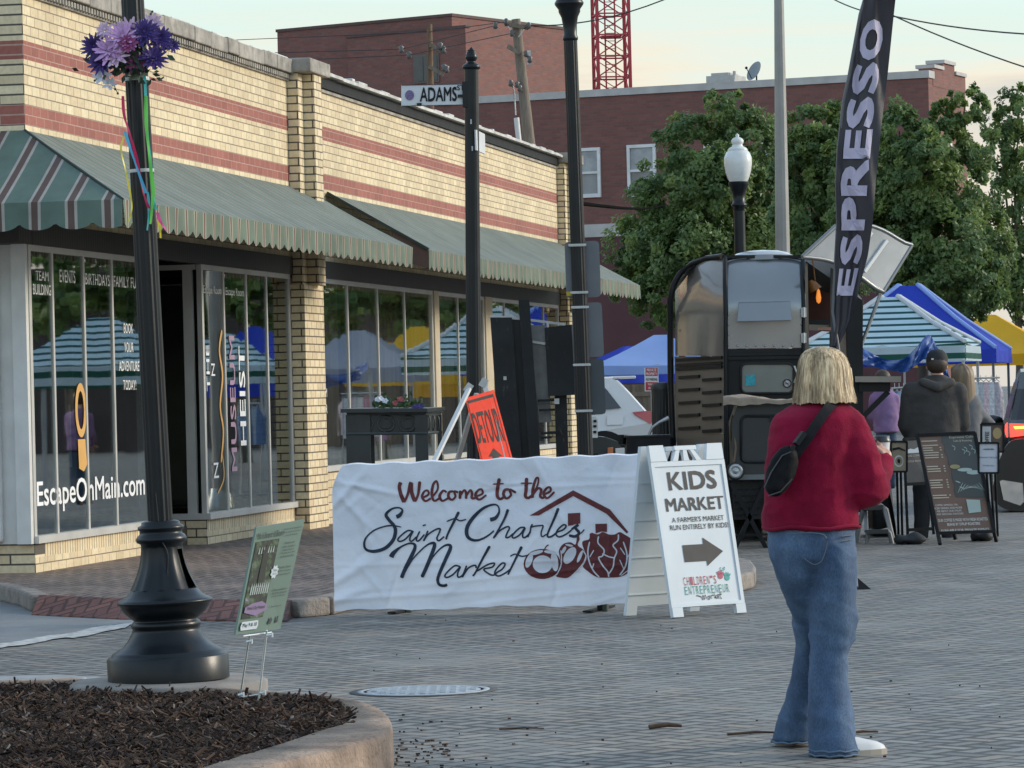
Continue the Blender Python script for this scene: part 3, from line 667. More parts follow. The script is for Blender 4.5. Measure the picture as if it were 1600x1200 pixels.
mb = MB(); shape(mb, li, lambda x, y: (x, y, IH - 0.03))
rnd = random.Random(11); cnt = 0
LAMP = G(264, 1066, IH)
def mulch_z(x, y): return IH - 0.03 + 0.02 * noise.noise((x * 1.6, y * 1.1, 0)) + 0.014 * noise.noise((x * 5, y * 4, 3))
while cnt < 15500:
    x = rnd.uniform(-2.75, -0.55); y = rnd.uniform(13.0, 18.5)
    if not inpoly(x, y, li) or abs(x) > y * 0.136 + 0.05: continue
    if (x - LAMP.x) ** 2 + (y - LAMP.y) ** 2 < 0.42 ** 2: continue
    L = rnd.choice((0.015, 0.02, 0.03, 0.05, 0.07, 0.11)) * rnd.uniform(0.7, 1.4); W = rnd.uniform(0.004, 0.014); H = rnd.uniform(0.002, 0.009)
    T = Matrix.Translation((x, y, mulch_z(x, y) + rnd.uniform(0, 0.02))) @ Matrix.Rotation(rnd.uniform(0, 6.28), 4, 'Z') @ Matrix.Rotation(rnd.gauss(0, 0.35), 4, 'Y') @ Matrix.Rotation(rnd.gauss(0, 0.4), 4, 'X')
    k = rnd.random(); mi = 0 if k < 0.4 else 2 if k < 0.72 else 1 if k < 0.965 else 3
    hx, hy, hz = L / 2, W / 2, H / 2; tp = rnd.uniform(0.3, 1)
    mb.hexa([(-hx, -hy, -hz), (hx, -hy * tp, -hz), (hx, hy * tp, -hz), (-hx, hy, -hz), (-hx, -hy, hz), (hx, -hy * tp, hz), (hx, hy * tp, hz), (-hx, hy, hz)], mi, T); cnt += 1
tag(mb.build("mulch", [MULCH, MULCH2, MULCH3, MULCH4]), kind="stuff")
mb = MB(); c = G(264, 1066, IH)
mb.lathe([(0.47, -0.1), (0.47, 0.0), (0.45, 0.012), (0.0, 0.014)], Matrix.Translation((c.x, c.y, IH - 0.0)) @ Matrix.Diagonal((1, 1, 1, 1)), 40)
tag(mb.build("concrete_pad", [M("pad_concrete", (0.22, 0.2, 0.18), 0.85, 0, 0.2, 6, 0.3, 40)]), kind="structure")
# manhole cover and utility lid
mb = MB(); c = G(662, 1080, 0)
STEEL = M("worn_cast_iron", (0.36, 0.39, 0.41), 0.5, 0.25, 0.25, 18, 0.5, 40, 0.01)
mb.lathe([(0.335, 0.0), (0.335, 0.006), (0.31, 0.007), (0.305, 0.004), (0.29, 0.004), (0.285, 0.0065), (0.0, 0.007)], Matrix.Translation(c), 48)
for i in range(-5, 6):
    for j in range(-5, 6):
        if (i * i + j * j) < 27: mb.box((c.x + i * 0.05, c.y + j * 0.05, 0.0085), (0.03, 0.03, 0.004))
mb.lathe([(0.375, 0.001), (0.375, 0.004), (0.336, 0.004)], Matrix.Translation(c), 48, 1)
o = mb.build("manhole_cover", [STEEL, M("iron_ring", (0.05, 0.05, 0.05), 0.7)]); tag(o, "round pale iron manhole cover set flush in the brick street", "manhole cover")
mb = MB()
q = [G(-60, 1064, 0), G(150, 1060, 0), G(215, 1071, 0), G(60, 1080, 0), G(-60, 1082, 0)]
mb.slab([(p.x, p.y, 0.0) for p in q], (0, 0, 0.012))
c = G(30, 1069, 0); mb.lathe([(0.36, 0.012), (0.36, 0.022), (0.34, 0.024), (0.0, 0.024)], Matrix.Translation((c.x, c.y, 0)), 40)
fixnormals(tag(mb.build("utility_lid", [M("lid_concrete", (0.27, 0.28, 0.28), 0.8, 0, 0.2, 8, 0.3, 50)]), "flat grey concrete utility lid in the street behind the lamp post", "utility lid"))
# loose twigs and bark on the street
rnd = random.Random(5)
def twig(px, py, L, ang, r, label=None):
    c = G(px, py, 0); d = Vector((math.cos(ang), math.sin(ang), 0)); mb = MB()
    mb.tube([c - d * L / 2 + Vector((0, 0, r)), c + Vector((0.01, 0.02, r * 1.6)), c + d * L / 2 + Vector((0, 0, r))], [r, r * 1.1, r * 0.6], 6)
    return mb.build("twig", [MULCH2 if label is None else MULCH4])
tag(twig(1040, 1139, 0.145, 0.1, 0.011), "short dark strip of bark lying on the street between the island and the woman", "twig")
tag(twig(815, 1140, 0.2, -0.1, 0.004), "thin pale twig on the street right of the island kerb", "twig")
tag(twig(1180, 1148, 0.24, 0.05, 0.006), "long thin dark twig on the street left of the woman's shoe", "twig")
tag(twig(1345, 1147, 0.16, 0.3, 0.006), "thin dark twig on the street right of the woman's jeans", "twig")
mb = MB()
for k in range(190):
    px = rnd.gauss(640, 50) if k < 120 else rnd.uniform(420, 1600); py = rnd.gauss(1178, 22) if k < 120 else rnd.uniform(960, 1200)
    if py < 950 or (px < 616 and py < 1196 and py > 1075) or (px < 560): continue
    c = G(px, py, 0.004); L = rnd.uniform(0.006, 0.022) * (1 if k < 120 else 0.6); mb.box(c, (L, rnd.uniform(0.004, 0.01), 0.006), None, rnd.choice((0, 1, 2)), rnd.uniform(0, 3.1))
tag(mb.build("litter", [MULCH, MULCH2, MULCH3]), kind="stuff")
# ================================================================== leaning lamp post in the island, bouquet and ribbons
def axis_mat(base, top):
    z = (top - base).normalized(); x = Vector((1, 0, 0)); y = z.cross(x).normalized(); x = y.cross(z).normalized()
    return Matrix(((x.x, y.x, z.x, base.x), (x.y, y.y, z.y, base.y), (x.z, y.z, z.z, base.z), (0, 0, 0, 1)))
LD = LAMP.y
LB = Vector((LAMP.x, LD, IH + 0.012)); LT = P(206, -20, LD); LM = axis_mat(LB, LT)
POSTBLACK = M("post_black_paint", (0.007, 0.010, 0.013), 0.33, 0, 0.35, 5, 0.12, 70, 0.002, spec=0.3)
lamp = thing("lamp_post", (0, 0, 0), "leaning black lamp post with ornate flared base standing in the mulch island", "lamp post", mat=LM)
k = 1 / PXM(LD)
mb = MB()
base_prof = [(95, 0), (95, 36), (93, 39), (88, 40), (87, 44), (84, 46), (70, 54), (61, 64), (54, 76), (52, 81), (54, 83), (55, 88), (52, 92), (49, 94), (56, 99), (64, 106), (69, 114), (71, 119), (75, 121), (75, 124), (70, 127), (60, 132), (52, 142)]
mb.lathe([(r * k, z * k) for r, z in base_prof], None, 48)
mb.build("base", [POSTBLACK], lamp, True)
mb = MB()                                   # fluted bell with an open hand hole on the right
prof = [(52, 142), (47, 152), (41, 165), (36, 180), (33, 194), (32, 204), (32, 208)]
nseg = 48; vs = []; fs = []
for (r, z) in prof:
    for q in range(nseg):
        a = 2 * math.pi * q / nseg; rr = r * (1 + 0.028 * math.cos(a * 12)); vs.append((rr * k * math.cos(a), rr * k * math.sin(a), z * k))
for i in range(len(prof) - 1):
    for q in range(nseg):
        a = math.degrees(2 * math.pi * q / nseg)
        if 320 < a < 352 and i < 5: continue
        q2 = (q + 1) % nseg; fs.append((i * nseg + q, i * nseg + q2, (i + 1) * nseg + q2, (i + 1) * nseg + q))
mb.add(vs, fs, 0, True)
mb.lathe([(38 * k, 142 * k), (24 * k, 205 * k)], None, 24, 1)
mb.build("bell", [POSTBLACK, M("rusty_inside", (0.05, 0.045, 0.03), 0.8)], lamp, True)
mb = MB(); mb.lathe([(r * k, z * k) for r, z in [(32, 207), (33, 213), (39, 216), (40, 221), (37, 226), (33, 229), (33, 233), (36, 236), (36, 240), (30, 243), (30, 247), (24, 249)]], None, 48); mb.build("collar", [POSTBLACK], lamp, True)
mb = MB(); L = (LT - LB).length + 0.6
mb.lathe([(0.058 * 1.02, 247 * k), (0.0575, 600 * k), (0.0535, L)], None, 32, 0, False, (0, 99, 0.93)); mb.build("shaft", [POSTBLACK], lamp, True)
mb = MB(); mb.tube([P(x, y, LD - 0.075 - 0.04 * (y > 840)) for x, y in spline([(243, 770), (246, 800), (251, 840), (262, 865), (262, 900), (270, 930), (288, 948)], 4)], 0.003, 6); mb.build("cable", [RUBBER], lamp)
mb = MB()
for yy in (124, 267):
    c = LM.inverted() @ P(209 if yy < 200 else 222, yy, LD); mb.lathe([(0.059, c.z - 0.008), (0.06, c.z), (0.059, c.z + 0.008)], None, 24)
mb.build("tie_band", [M("clear_tape", (0.5, 0.52, 0.52), 0.25)], lamp, True)

# bouquet
bq = thing("flower_bouquet", P(208, 110, LD - 0.06), "bouquet of lilac and violet cloth flowers tied to the lamp post, with ribbons", "bouquet")
rnd = random.Random(21)
LILAC = M("lilac_petal", (0.52, 0.30, 0.55), 0.7, 0, 0.25, 20); PINKP = M("pale_pink_petal", (0.62, 0.46, 0.60), 0.7, 0, 0.2, 20); VIOLET = M("violet_petal", (0.055, 0.03, 0.17), 0.7, 0, 0.4, 20); PLUM = M("plum_petal", (0.24, 0.05, 0.16), 0.7, 0, 0.3, 20); WHITEP = M("white_petal", (0.62, 0.64, 0.7), 0.7, 0, 0.15, 20)
LEAF = M("bouquet_leaf", (0.022, 0.05, 0.028), 0.6, 0, 0.4, 15)
def flower(mb, c, r, n, layers, tilt, mi=0, w=0.45):
    ax = Vector(tilt).normalized(); T = Matrix.Translation(Vector(c)) @ ax.to_track_quat('Z', 'Y').to_matrix().to_4x4()
    for l in range(layers):
        rl = r * (1 - 0.22 * l); up = 0.12 + 0.38 * l
        for q in range(n):
            a = 2 * math.pi * (q + 0.5 * l) / n + rnd.uniform(-0.12, 0.12); ca, sa = math.cos(a), math.sin(a); ww = w * rl * rnd.uniform(0.8, 1.15)
            p = [(0.1, 0, 0), (0.55, -0.5, up * 0.6), (1.0, -0.18, up), (1.04, 0.0, up * 1.05), (1.0, 0.18, up), (0.55, 0.5, up * 0.6)]
            mb.add([((x * ca * rl - y * sa * ww), (x * sa * rl + y * ca * ww), z * rl) for x, y, z in p], [(0, 1, 2, 3, 4, 5)], mi, False, T)
def bloom(px, py, r, n, layers, mat, w=0.45, dy=0.0):
    mb = MB(); c = P(px, py, LD - 0.11 - dy)
    flower(mb, c, r * k, n, layers, (c.x - LB.x + (LB.x - P(207, 90, LD).x) + rnd.uniform(-.1, .1), -0.75, rnd.uniform(0.0, 0.6)), 0, w)
    mb.ball(c + Vector((0, -0.004, 0.006)), r * k * 0.16); mb.build("flower", [mat], bq)
for a in ((192, 60, 30, 11, 3, LILAC, 0.3, 0.05), (172, 80, 28, 10, 3, LILAC, 0.3, 0.06), (203, 50, 24, 10, 2, PINKP, 0.3, 0.02), (182, 88, 22, 9, 2, PINKP, 0.35, 0.07),
          (164, 48, 15, 9, 2, PINKP, 0.4, 0.0), (238, 38, 18, 9, 2, PINKP, 0.4, 0.0), (226, 52, 25, 16, 4, VIOLET, 0.25, 0.04), (250, 62, 22, 14, 4, VIOLET, 0.3, 0.02), (148, 74, 23, 16, 4, VIOLET, 0.25, 0.0),
          (158, 98, 22, 14, 4, VIOLET, 0.3, 0.04), (240, 92, 24, 15, 4, VIOLET, 0.28, 0.04), (200, 68, 16, 8, 3, PLUM, 0.5, 0.09), (212, 98, 18, 9, 3, PLUM, 0.45, 0.02), (160, 118, 16, 6, 2, WHITEP, 0.5, 0.02), (171, 132, 13, 5, 2, WHITEP, 0.5, 0.0), (270, 72, 12, 10, 3, VIOLET, 0.35, 0.0)): bloom(*a)
mb = MB()
for i in range(150):
    a = rnd.gauss(203, 25); b = rnd.gauss(98, 15); c = P(a, b, LD - rnd.uniform(0.03, 0.16)); d = Vector((rnd.uniform(-1, 1), rnd.uniform(-0.6, 0.2), rnd.uniform(-0.7, 0.6))).normalized(); L_ = rnd.uniform(0.03, 0.065); s_ = d.cross(Vector((0, 1, 0.3))).normalized() * L_ * 0.22
    mb.add([c, c + d * L_ * 0.5 + s_, c + d * L_, c + d * L_ * 0.5 - s_ + Vector((0, -0.006, 0))], [(0, 1, 2, 3)])
for (x0, y0, x1, y1) in ((168, 120, 184, 146), (228, 34, 238, 18), (262, 74, 280, 68), (160, 116, 148, 126)):
    mb.tube([P(x0, y0, LD - .08), P((x0 + x1) / 2 + 2, (y0 + y1) / 2, LD - .1), P(x1, y1, LD - .09)], 0.002, 5)
    for t in range(5): mb.ball(P(x0 + (x1 - x0) * t / 4, y0 + (y1 - y0) * t / 4, LD - .092), 0.006, None, 0, 6, 5)
mb.build("foliage", [LEAF], bq)
def ribbon(name, col, pts, w, dy=0.075):
    c = spline([(x, y, dd) for x, y, dd in pts], 8); L_ = []; R_ = []
    mb = MB()
    for i, p in enumerate(c):
        tw = 0.75 + 0.25 * math.sin(i * 0.35); q = P(p[0], p[1], LD - dy - p[2]); L_.append(q + Vector((-w / 2 * tw, 0.004 * math.sin(i * .35), 0))); R_.append(q + Vector((w / 2 * tw, -0.004 * math.sin(i * .35), 0.0)))
    n_ = len(c); mb.add(L_ + R_, [(i, i + 1, i + 1 + n_, i + n_) for i in range(n_ - 1)], 0, True)
    m = M_cloth(name + "_satin", col, 0.3, 0.4, 0.05); mb.build(name, [m], bq)
ribbon("ribbon", (0.55, 0.02, 0.10), [(192, 150, 0), (194, 180, .01), (203, 210, .03), (214, 250, .03), (224, 300, .02), (233, 326, .02)], 0.016)
ribbon("ribbon", (0.09, 0.45, 0.70), [(195, 205, .02), (203, 230, .03), (215, 265, .03), (228, 302, .03)], 0.017)
ribbon("ribbon", (0.70, 0.62, 0.08), [(195, 210, 0), (189, 232, .02), (196, 265, .02), (203, 300, .02), (206, 325, .01), (201, 346, .0)], 0.011)
ribbon("ribbon", (0.08, 0.52, 0.52), [(226, 115, .0), (228, 160, .01), (231, 210, .01), (236, 260, .02), (241, 310, .01), (244, 328, 0)], 0.014)
ribbon("ribbon", (0.16, 0.62, 0.10), [(228, 150, .012), (229, 200, .02), (234, 250, .03), (239, 300, .02), (235, 350, .02)], 0.020)
ribbon("ribbon", (0.06, 0.42, 0.48), [(231, 300, .01), (233, 325, .02), (230, 360, .01)], 0.012)
ribbon("ribbon", (0.80, 0.10, 0.34), [(246, 332, 0), (250, 345, .01), (260, 360, 0)], 0.018, 0.03)
ribbon("ribbon", (0.75, 0.66, 0.05), [(247, 342, 0), (250, 358, .01), (251, 372, 0)], 0.015, 0.03)

# ================================================================== yard sign stuck in the mulch
YD = 16.75
ys = thing("yard_sign", P(392, 1096, YD), "tilted green garden-tour yard sign on a thin wire stand in the mulch", "yard sign")
ya, yb, yc, yd_ = P(368, 992, YD), P(438, 983, YD + 0.22), P(476, 812, YD + 0.30), P(401, 824, YD + 0.08)     # bottom left, bottom right, top right, top left
yn = (yb - ya).cross(yd_ - ya).normalized()
def onyard(s, t, off=0.003):
    p = (ya * (1 - s) + yb * s) * (1 - t) + (yd_ * (1 - s) + yc * s) * t; return p + yn * off * (1 if yn.y < 0 else -1)
fy = lambda x, y: onyard(x, y)
mb = MB(); mb.slab([ya, yb, yc, yd_], -yn * 0.012 * (1 if yn.y < 0 else -1), 0); fixnormals(mb.build("panel", [M("sign_sage", (0.13, 0.20, 0.165), 0.5, 0, 0.05, 3)], ys))
def rect(mb, fn, x0, x1, y0, y1, mi=0): shape(mb, [(x0, y0), (x1, y0), (x1, y1), (x0, y1)], fn, mi)
def photo_mat(name, stops, scale, seed=0.0):
    m, nt, b = newmat(name); v = coords(nt, 'Object'); c = ramp(nt, nz(nt, v, scale, 8, 0.7), stops); nt.links.new(c, b.inputs['Base Color']); b.inputs['Roughness'].default_value = 0.5; return m
GARD = photo_mat("garden_photo", [(0.36, (0.010, 0.015, 0.012)), (0.50, (0.022, 0.03, 0.026)), (0.56, (0.06, 0.12, 0.045)), (0.62, (0.12, 0.11, 0.14)), (0.70, (0.32, 0.36, 0.34))], 13)
mb = MB(); rect(mb, fy, 0.05, 0.53, 0.14, 0.86); mb.build("picture", [GARD], ys)
fy2 = lambda x, y: onyard(x, y, 0.005); fy3 = lambda x, y: onyard(x, y, 0.007)
mb = MB(); rect(mb, fy2, 0.24, 0.36, 0.42, 0.74); shape(mb, [(0.2, 0.74), (0.4, 0.74), (0.3, 0.82)], fy2); mb.build("picture_gate", [M("picture_dark", (0.02, 0.026, 0.022), 0.6)], ys)
mb = MB()
for i in range(9):
    a = 0.12 + i * 0.045; shape(mb, [(a, 0.36), (a + 0.026, 0.36), (a + 0.03, 0.43), (a + 0.015, 0.47), (a, 0.43)], fy2)
for i in range(7): shape(mb, [(0.13 + i * 0.05, 0.74), (0.155 + i * 0.05, 0.74), (0.15 + i * 0.05, 0.80), (0.14 + i * 0.05, 0.80)], fy2)
mb.build("picture_fence", [M("picture_pale", (0.38, 0.44, 0.42), 0.6)], ys)
mb = MB(); shape(mb, [(0.07, 0.20), (0.33, 0.16), (0.55, 0.20), (0.55, 0.25), (0.42, 0.29), (0.2, 0.28), (0.07, 0.25)], fy3); mb.build("scroll", [M("scroll_purple", (0.24, 0.17, 0.30), 0.6)], ys)
mb = MB(); shape(mb, [(0.07, 0.035), (0.42, 0.035), (0.44, 0.07), (0.42, 0.115), (0.07, 0.115), (0.05, 0.07)], fy3)
shape(mb, [(0.56 + (0.075 if i % 2 else 0.055) * math.cos(i * math.pi / 8) * 1.15, 0.55 + (0.075 if i % 2 else 0.055) * math.sin(i * math.pi / 8) * 0.9) for i in range(16)], fy3); mb.build("date_patch", [M("patch_white", (0.56, 0.62, 0.66), 0.6)], ys)
INK = M("dark_ink", (0.035, 0.05, 0.055), 0.6)
fy4 = lambda x, y: onyard(x, y, 0.009)
mb = MB(); write(mb, "Main Street In Bloom", fy2, 0.05, 0.60, 0.885, 0.945, 0.01)
write(mb, "May 9 & 10", fy4, 0.09, 0.40, 0.055, 0.10, 0.02); write(mb, "Mother's Day Weekend", fy4, 0.12, 0.50, 0.212, 0.255, 0.01)
write(mb, "Ticket", fy4, 0.515, 0.605, 0.555, 0.58); write(mb, "Tour Stop", fy4, 0.515, 0.605, 0.52, 0.545)
for (t, y, w) in (("Enjoy a stroll through the", 0.93, .36), ("historic gardens of the town", 0.90, .36), ("Saturday & Sunday", 0.87, .26), ("Featured", 0.80, .2), ("Main Gardens", 0.765, .26), ("Street Corner", 0.735, .24), ("Marketplace, Hall", 0.705, .3), ("and Riverfront Walk", 0.675, .3), ("Garden Guide", 0.575, .28), ("Available at the shops", 0.54, .3), ("and at the visitor centre", 0.51, .3), ("Tickets are available at", 0.37, .33), ("the visitor centre and", 0.34, .33), ("at shops on the street", 0.31, .3), ("Brought to you by", 0.215, .22)):
    write(mb, t, fy2, 0.77 - w / 2, 0.77 + w / 2, y, y + 0.02, 0.0)
shape(mb, [(0.66, 0.07), (0.72, 0.06), (0.75, 0.10), (0.70, 0.13)], fy2); shape(mb, [(0.83, 0.07), (0.88, 0.07), (0.87, 0.13), (0.84, 0.13)], fy2)
mb.build("lettering", [INK], ys)
mb = MB(); WIRE = M("wire_white", (0.68, 0.72, 0.70), 0.4)
s1, s2 = P(402, 988, YD + .04), P(418, 985, YD + .09)
f1, f2 = G(374, 1096, 0.13), G(403, 1103, 0.13)
mb.tube([P(390, 992, YD + .05), f1], 0.0045, 6); mb.tube([P(417, 985, YD + .10), f2], 0.0045, 6)
mb.tube([P(373, 1090, f1.y), P(411, 1084, f2.y)], 0.004, 6); mb.tube([P(380, 994, YD + .02), P(424, 988, YD + .15)], 0.004, 6)
for (x, y) in ((376, 1086), (410, 1083), (389, 1003), (421, 993)):
    c = P(x, y, YD); mb.tube([c + Vector((-0.012, 0, 0)), c + Vector((0.012, 0, 0.004))], 0.006, 6); mb.tube([c + Vector((0.012, 0, -0.008)), c + Vector((0.012, 0, 0.012))], 0.005, 6)
mb.build("wire_stand", [WIRE], ys)

# ================================================================== street name post
SD = 28.3
sb, st = P(744, 955, SD), P(736.5, 100, SD); sb.z = 0.1
SPM = axis_mat(sb, st)
sp_ = thing("street_sign_post", (0, 0, 0), "slim black fluted post with acorn finial carrying the street name sign", "sign post", mat=SPM)
H = (st - sb).length; q = 1 / PXM(SD)
mb = MB(); mb.lathe([(12.2 * q, 0), (11.0 * q, H - 8 * q)], None, 28, 0, False, (0, H - 9 * q, 0.93)); mb.build("pole", [POSTBLACK], sp_, True)
mb = MB(); mb.lathe([(r * q, H + z * q) for r, z in [(11, -9), (14, -7), (14, -3), (12, -1), (9, 1), (6, 3), (7, 5), (9, 8), (9, 12), (8, 16), (5, 21), (2, 25), (0, 27)]], None, 28)
for j in range(5): mb.lathe([((9.2 - abs(j - 1.2) * 1.3) * q, H + (6 + j * 3.4) * q), ((9.9 - abs(j - 1.2) * 1.3) * q, H + (7.5 + j * 3.4) * q), ((9.0 - abs(j - 1.2) * 1.3) * q, H + (9 + j * 3.4) * q)], None, 20)
mb.build("finial", [POSTBLACK], sp_, True)
fa = lambda x, y, o=0.0: P(x, y - (x - 627) * 0.021, SD - 0.02 - o)
mb = MB(); mb.slab([fa(627, 166), fa(726, 166), fa(726, 133), fa(627, 133)], (0, 0.008, 0))
nm = fixnormals(mb.build("street_name_sign", [M("reflective_white", (0.58, 0.60, 0.62), 0.5, 0, 0.08, 4)], sp_))
fa2 = lambda x, y: fa(x, y, 0.006)
mb = MB(); write(mb, "ADAMS", lambda x, y: fa2(x, -y), 656, 714, -160, -137, 0.03); write(mb, "ST", lambda x, y: fa2(x, -y), 714, 725, -143, -135, 0.02)
for (x0, x1, y0, y1) in ((627.5, 725.5, 133, 133.8), (627.5, 725.5, 165.2, 166)): shape(mb, [(x0, y0), (x1, y0), (x1, y1), (x0, y1)], fa2)
mb.build("lettering", [BLACKMAT], nm)
mb = MB(); shape(mb, [(640 + 7 * math.cos(i * .4), 149 + 8 * math.sin(i * .4)) for i in range(16)], fa2); mb.build("emblem", [M("emblem_purple", (0.16, 0.12, 0.24), 0.6, 0, 0.6, 120)], nm)
mb = MB()
for (x, y) in ((655, 164), (719, 152)): mb.box(fa(x, y, 0.01), (0.035, 0.02, 0.022))
mb.box(fa(728, 150, 0.0), (0.05, 0.05, 0.19)); mb.build("bracket", [BLACKPAINT], sp_)
mb = MB(); a0 = P(750, 222, SD + 0.15); mb.box(a0, (0.012, 0.5, 0.15), None, 0, R(-7)); mb.build("street_name_sign", [M("reflective_back", (0.55, 0.57, 0.58), 0.5)], sp_)
mb = MB()
for (x, y) in ((741, 190), (743, 232)): mb.box(P(x - 5, y, SD - 0.057), (0.01, 0.003, 0.035)); 
mb.build("paint_chip", [M("chip_pale", (0.5, 0.52, 0.52), 0.7)], sp_)

# ================================================================== tall black lamp post with traffic sign backs
TD = 30.5
tb, tt = P(921, 890, TD), P(889, 0, TD); tb.z = SW
TM = axis_mat(tb, tt)
tl = thing("lamp_post", (0, 0, 0), "tall black fluted lamp post behind the banner with three sign backs clamped to it", "lamp post", mat=TM)
q = 1 / PXM(TD); H = (tt - tb).length
mb = MB(); mb.lathe([(14 * q, 0), (12 * q, 200 * q), (10.6 * q, H - 60 * q)], None, 32, 0, False, (0, 99, 0.94)); mb.build("pole", [POSTBLACK], tl, True)
mb = MB(); mb.lathe([(r * q, H + z * q) for r, z in [(10.5, -64), (12, -62), (12, -58), (10.5, -55), (11, -40), (13, -27), (17, -19), (17, -15), (22, -8), (23, -5), (21, -1), (18, 4), (18, 30)]], None, 32); mb.build("capital", [POSTBLACK], tl, True)
mb = MB(); mb.lathe([(18 * q, H + 30 * q), (32 * q, H + 70 * q), (30 * q, H + 110 * q), (10 * q, H + 135 * q)], None, 24); mb.build("globe", [M("lamp_glass", (0.7, 0.7, 0.68), 0.4)], tl, True)
SGREY = M("sign_back_grey", (0.13, 0.145, 0.165), 0.42, 0.35, 0.12, 3)
SDARK = M("sign_back_dark", (0.055, 0.07, 0.08), 0.45, 0.2, 0.12, 3)
def signback(pts, mat, dy):
    cx = sum(p[0] for p in pts) / 4; cy = sum(p[1] for p in pts) / 4; c = []
    for i in range(4):                      # rounded corners
        p0, p1, p2 = pts[i - 1], pts[i], pts[(i + 1) % 4]
        for t in (0, .5, 1):
            f = 6.0; l1 = math.hypot(p0[0] - p1[0], p0[1] - p1[1]); l2 = math.hypot(p2[0] - p1[0], p2[1] - p1[1])
            A = (p1[0] + (p0[0] - p1[0]) * f / l1, p1[1] + (p0[1] - p1[1]) * f / l1); B = (p1[0] + (p2[0] - p1[0]) * f / l2, p1[1] + (p2[1] - p1[1]) * f / l2)
            c.append(((1 - t) ** 2 * A[0] + 2 * t * (1 - t) * p1[0] + t * t * B[0], (1 - t) ** 2 * A[1] + 2 * t * (1 - t) * p1[1] + t * t * B[1]))
    mb = MB(); mb.slab([P(x, y, TD + dy) for x, y in c], (0, 0.004, 0)); 
    return fixnormals(mb.build("traffic_sign", [mat], tl))
signback([(882, 378), (936, 376), (939, 464), (885, 466)], SGREY, 0.075)
signback([(893, 474), (940, 472), (944, 557), (896, 559)], SGREY, 0.085)
signback([(896, 562), (943, 560), (947, 647), (899, 650)], SDARK, 0.07)
mb = MB()
for y, x in ((383, 902), (457, 905), (480, 906), (642, 912), (570, 909)): mb.box(P(x, y, TD - 0.06), (0.13, 0.012, 0.02)); mb.box(P(x, y, TD), (0.14, 0.14, 0.016))
mb.build("clamp", [GALV], tl)
mb = MB(); mb.box(P(891, 459, TD + 0.07), (0.06, 0.003, 0.035)); mb.build("sticker", [M("sticker_yellow", (0.55, 0.42, 0.03), 0.6)], tl)

# ================================================================== back of the display case on the pavement
KD = 31.6
kq = thing("display_case", P(835, 880, KD), "battered black display case on posts seen from behind, doors open", "display case")
CASE = M_scuff("case_black", (0.010, 0.012, 0.014), (0.075, 0.075, 0.072)); PLATE = M("case_zinc", (0.26, 0.27, 0.27), 0.55, 0.4, 0.3, 6); CASE2 = M("case_black_dull", (0.03, 0.031, 0.033), 0.6, 0, 0.4, 3)
def pslab(mb, pts, d, th, mi=0): mb.slab([P(x, y, d + (p[0] if p else 0)) for x, y, *p in pts], (0, th, 0), mi)
mb = MB(); pslab(mb, [(766, 496), (800, 496), (826, 880), (792, 880)], KD - 0.08, 0.10); fixnormals(mb.build("door_leaf", [CASE], kq))
mb = MB(); pslab(mb, [(799, 496), (818, 498), (846, 880), (824, 880)], KD, 0.05, 0); fixnormals(mb.build("side_panel", [CASE2], kq))
mb = MB(); pslab(mb, [(810, 468), (827, 468), (856, 880), (838, 880)], KD - 0.12, 0.09); fixnormals(mb.build("post", [CASE], kq))
mb = MB(); pslab(mb, [(866, 600), (885, 600), (893, 880), (874, 880)], KD - 0.02, 0.09); fixnormals(mb.build("post", [CASE], kq))
mb = MB(); pslab(mb, [(828, 508), (853, 508), (862, 660), (842, 660)], KD + 0.06, 0.02)
fixnormals(mb.build("back_plate", [PLATE], kq))
mb = MB(); mb.bar(P(828, 500, KD), P(883, 507, KD + 0.05), 0.02, 0.02); mb.bar(P(832, 534, KD), P(852, 537, KD), 0.03, 0.02); mb.bar(P(766, 494, KD), P(812, 498, KD), 0.02, 0.02); mb.box(P(856, 508, KD - .02), (0.02, 0.03, 0.06)); mb.build("top_rail", [GALV], kq)
mb = MB()
for (y0, x0, x1) in ((626, 840, 872), (641, 842, 868), (677, 845, 872), (684, 845, 862)): mb.bar(P(x0, y0, KD - 0.03), P(x1, y0 - 1, KD - 0.03), 0.04, 0.02)
mb.build("cross_bar", [CASE], kq)
mb = MB(); pslab(mb, [(851, 512), (893, 507), (899, 617), (857, 619)], KD - 0.10, 0.16)
bx = fixnormals(mb.build("cabinet", [CASE], kq))
mb = MB(); pslab(mb, [(893, 507), (909, 509), (915, 618), (899, 617)], KD - 0.105, 0.14); fixnormals(mb.build("cabinet_side", [M("case_scuffed", (0.13, 0.135, 0.13), 0.5, 0.2, 0.4, 9)], bx))
mb = MB(); mb.box(P(903, 528, KD - .11), (0.03, 0.006, 0.07)); mb.build("plate", [WHITEMET], bx)
mb = MB(); mb.tube([P(916, 525, KD), P(918, 545, KD), P(914, 560, KD), P(917, 574, KD)], 0.012, 6); mb.box(P(917, 523, KD), (0.05, 0.03, 0.03)); mb.box(P(916, 548, KD), (0.05, 0.03, 0.05)); mb.build("latch", [CASE2], bx)
mb = MB(); mb.box(P(870, 627, KD - .1), (0.04, 0.02, 0.045)); mb.box(P(789, 591, KD - .085), (0.025, 0.008, 0.03)); mb.build("handle", [GALV], kq)

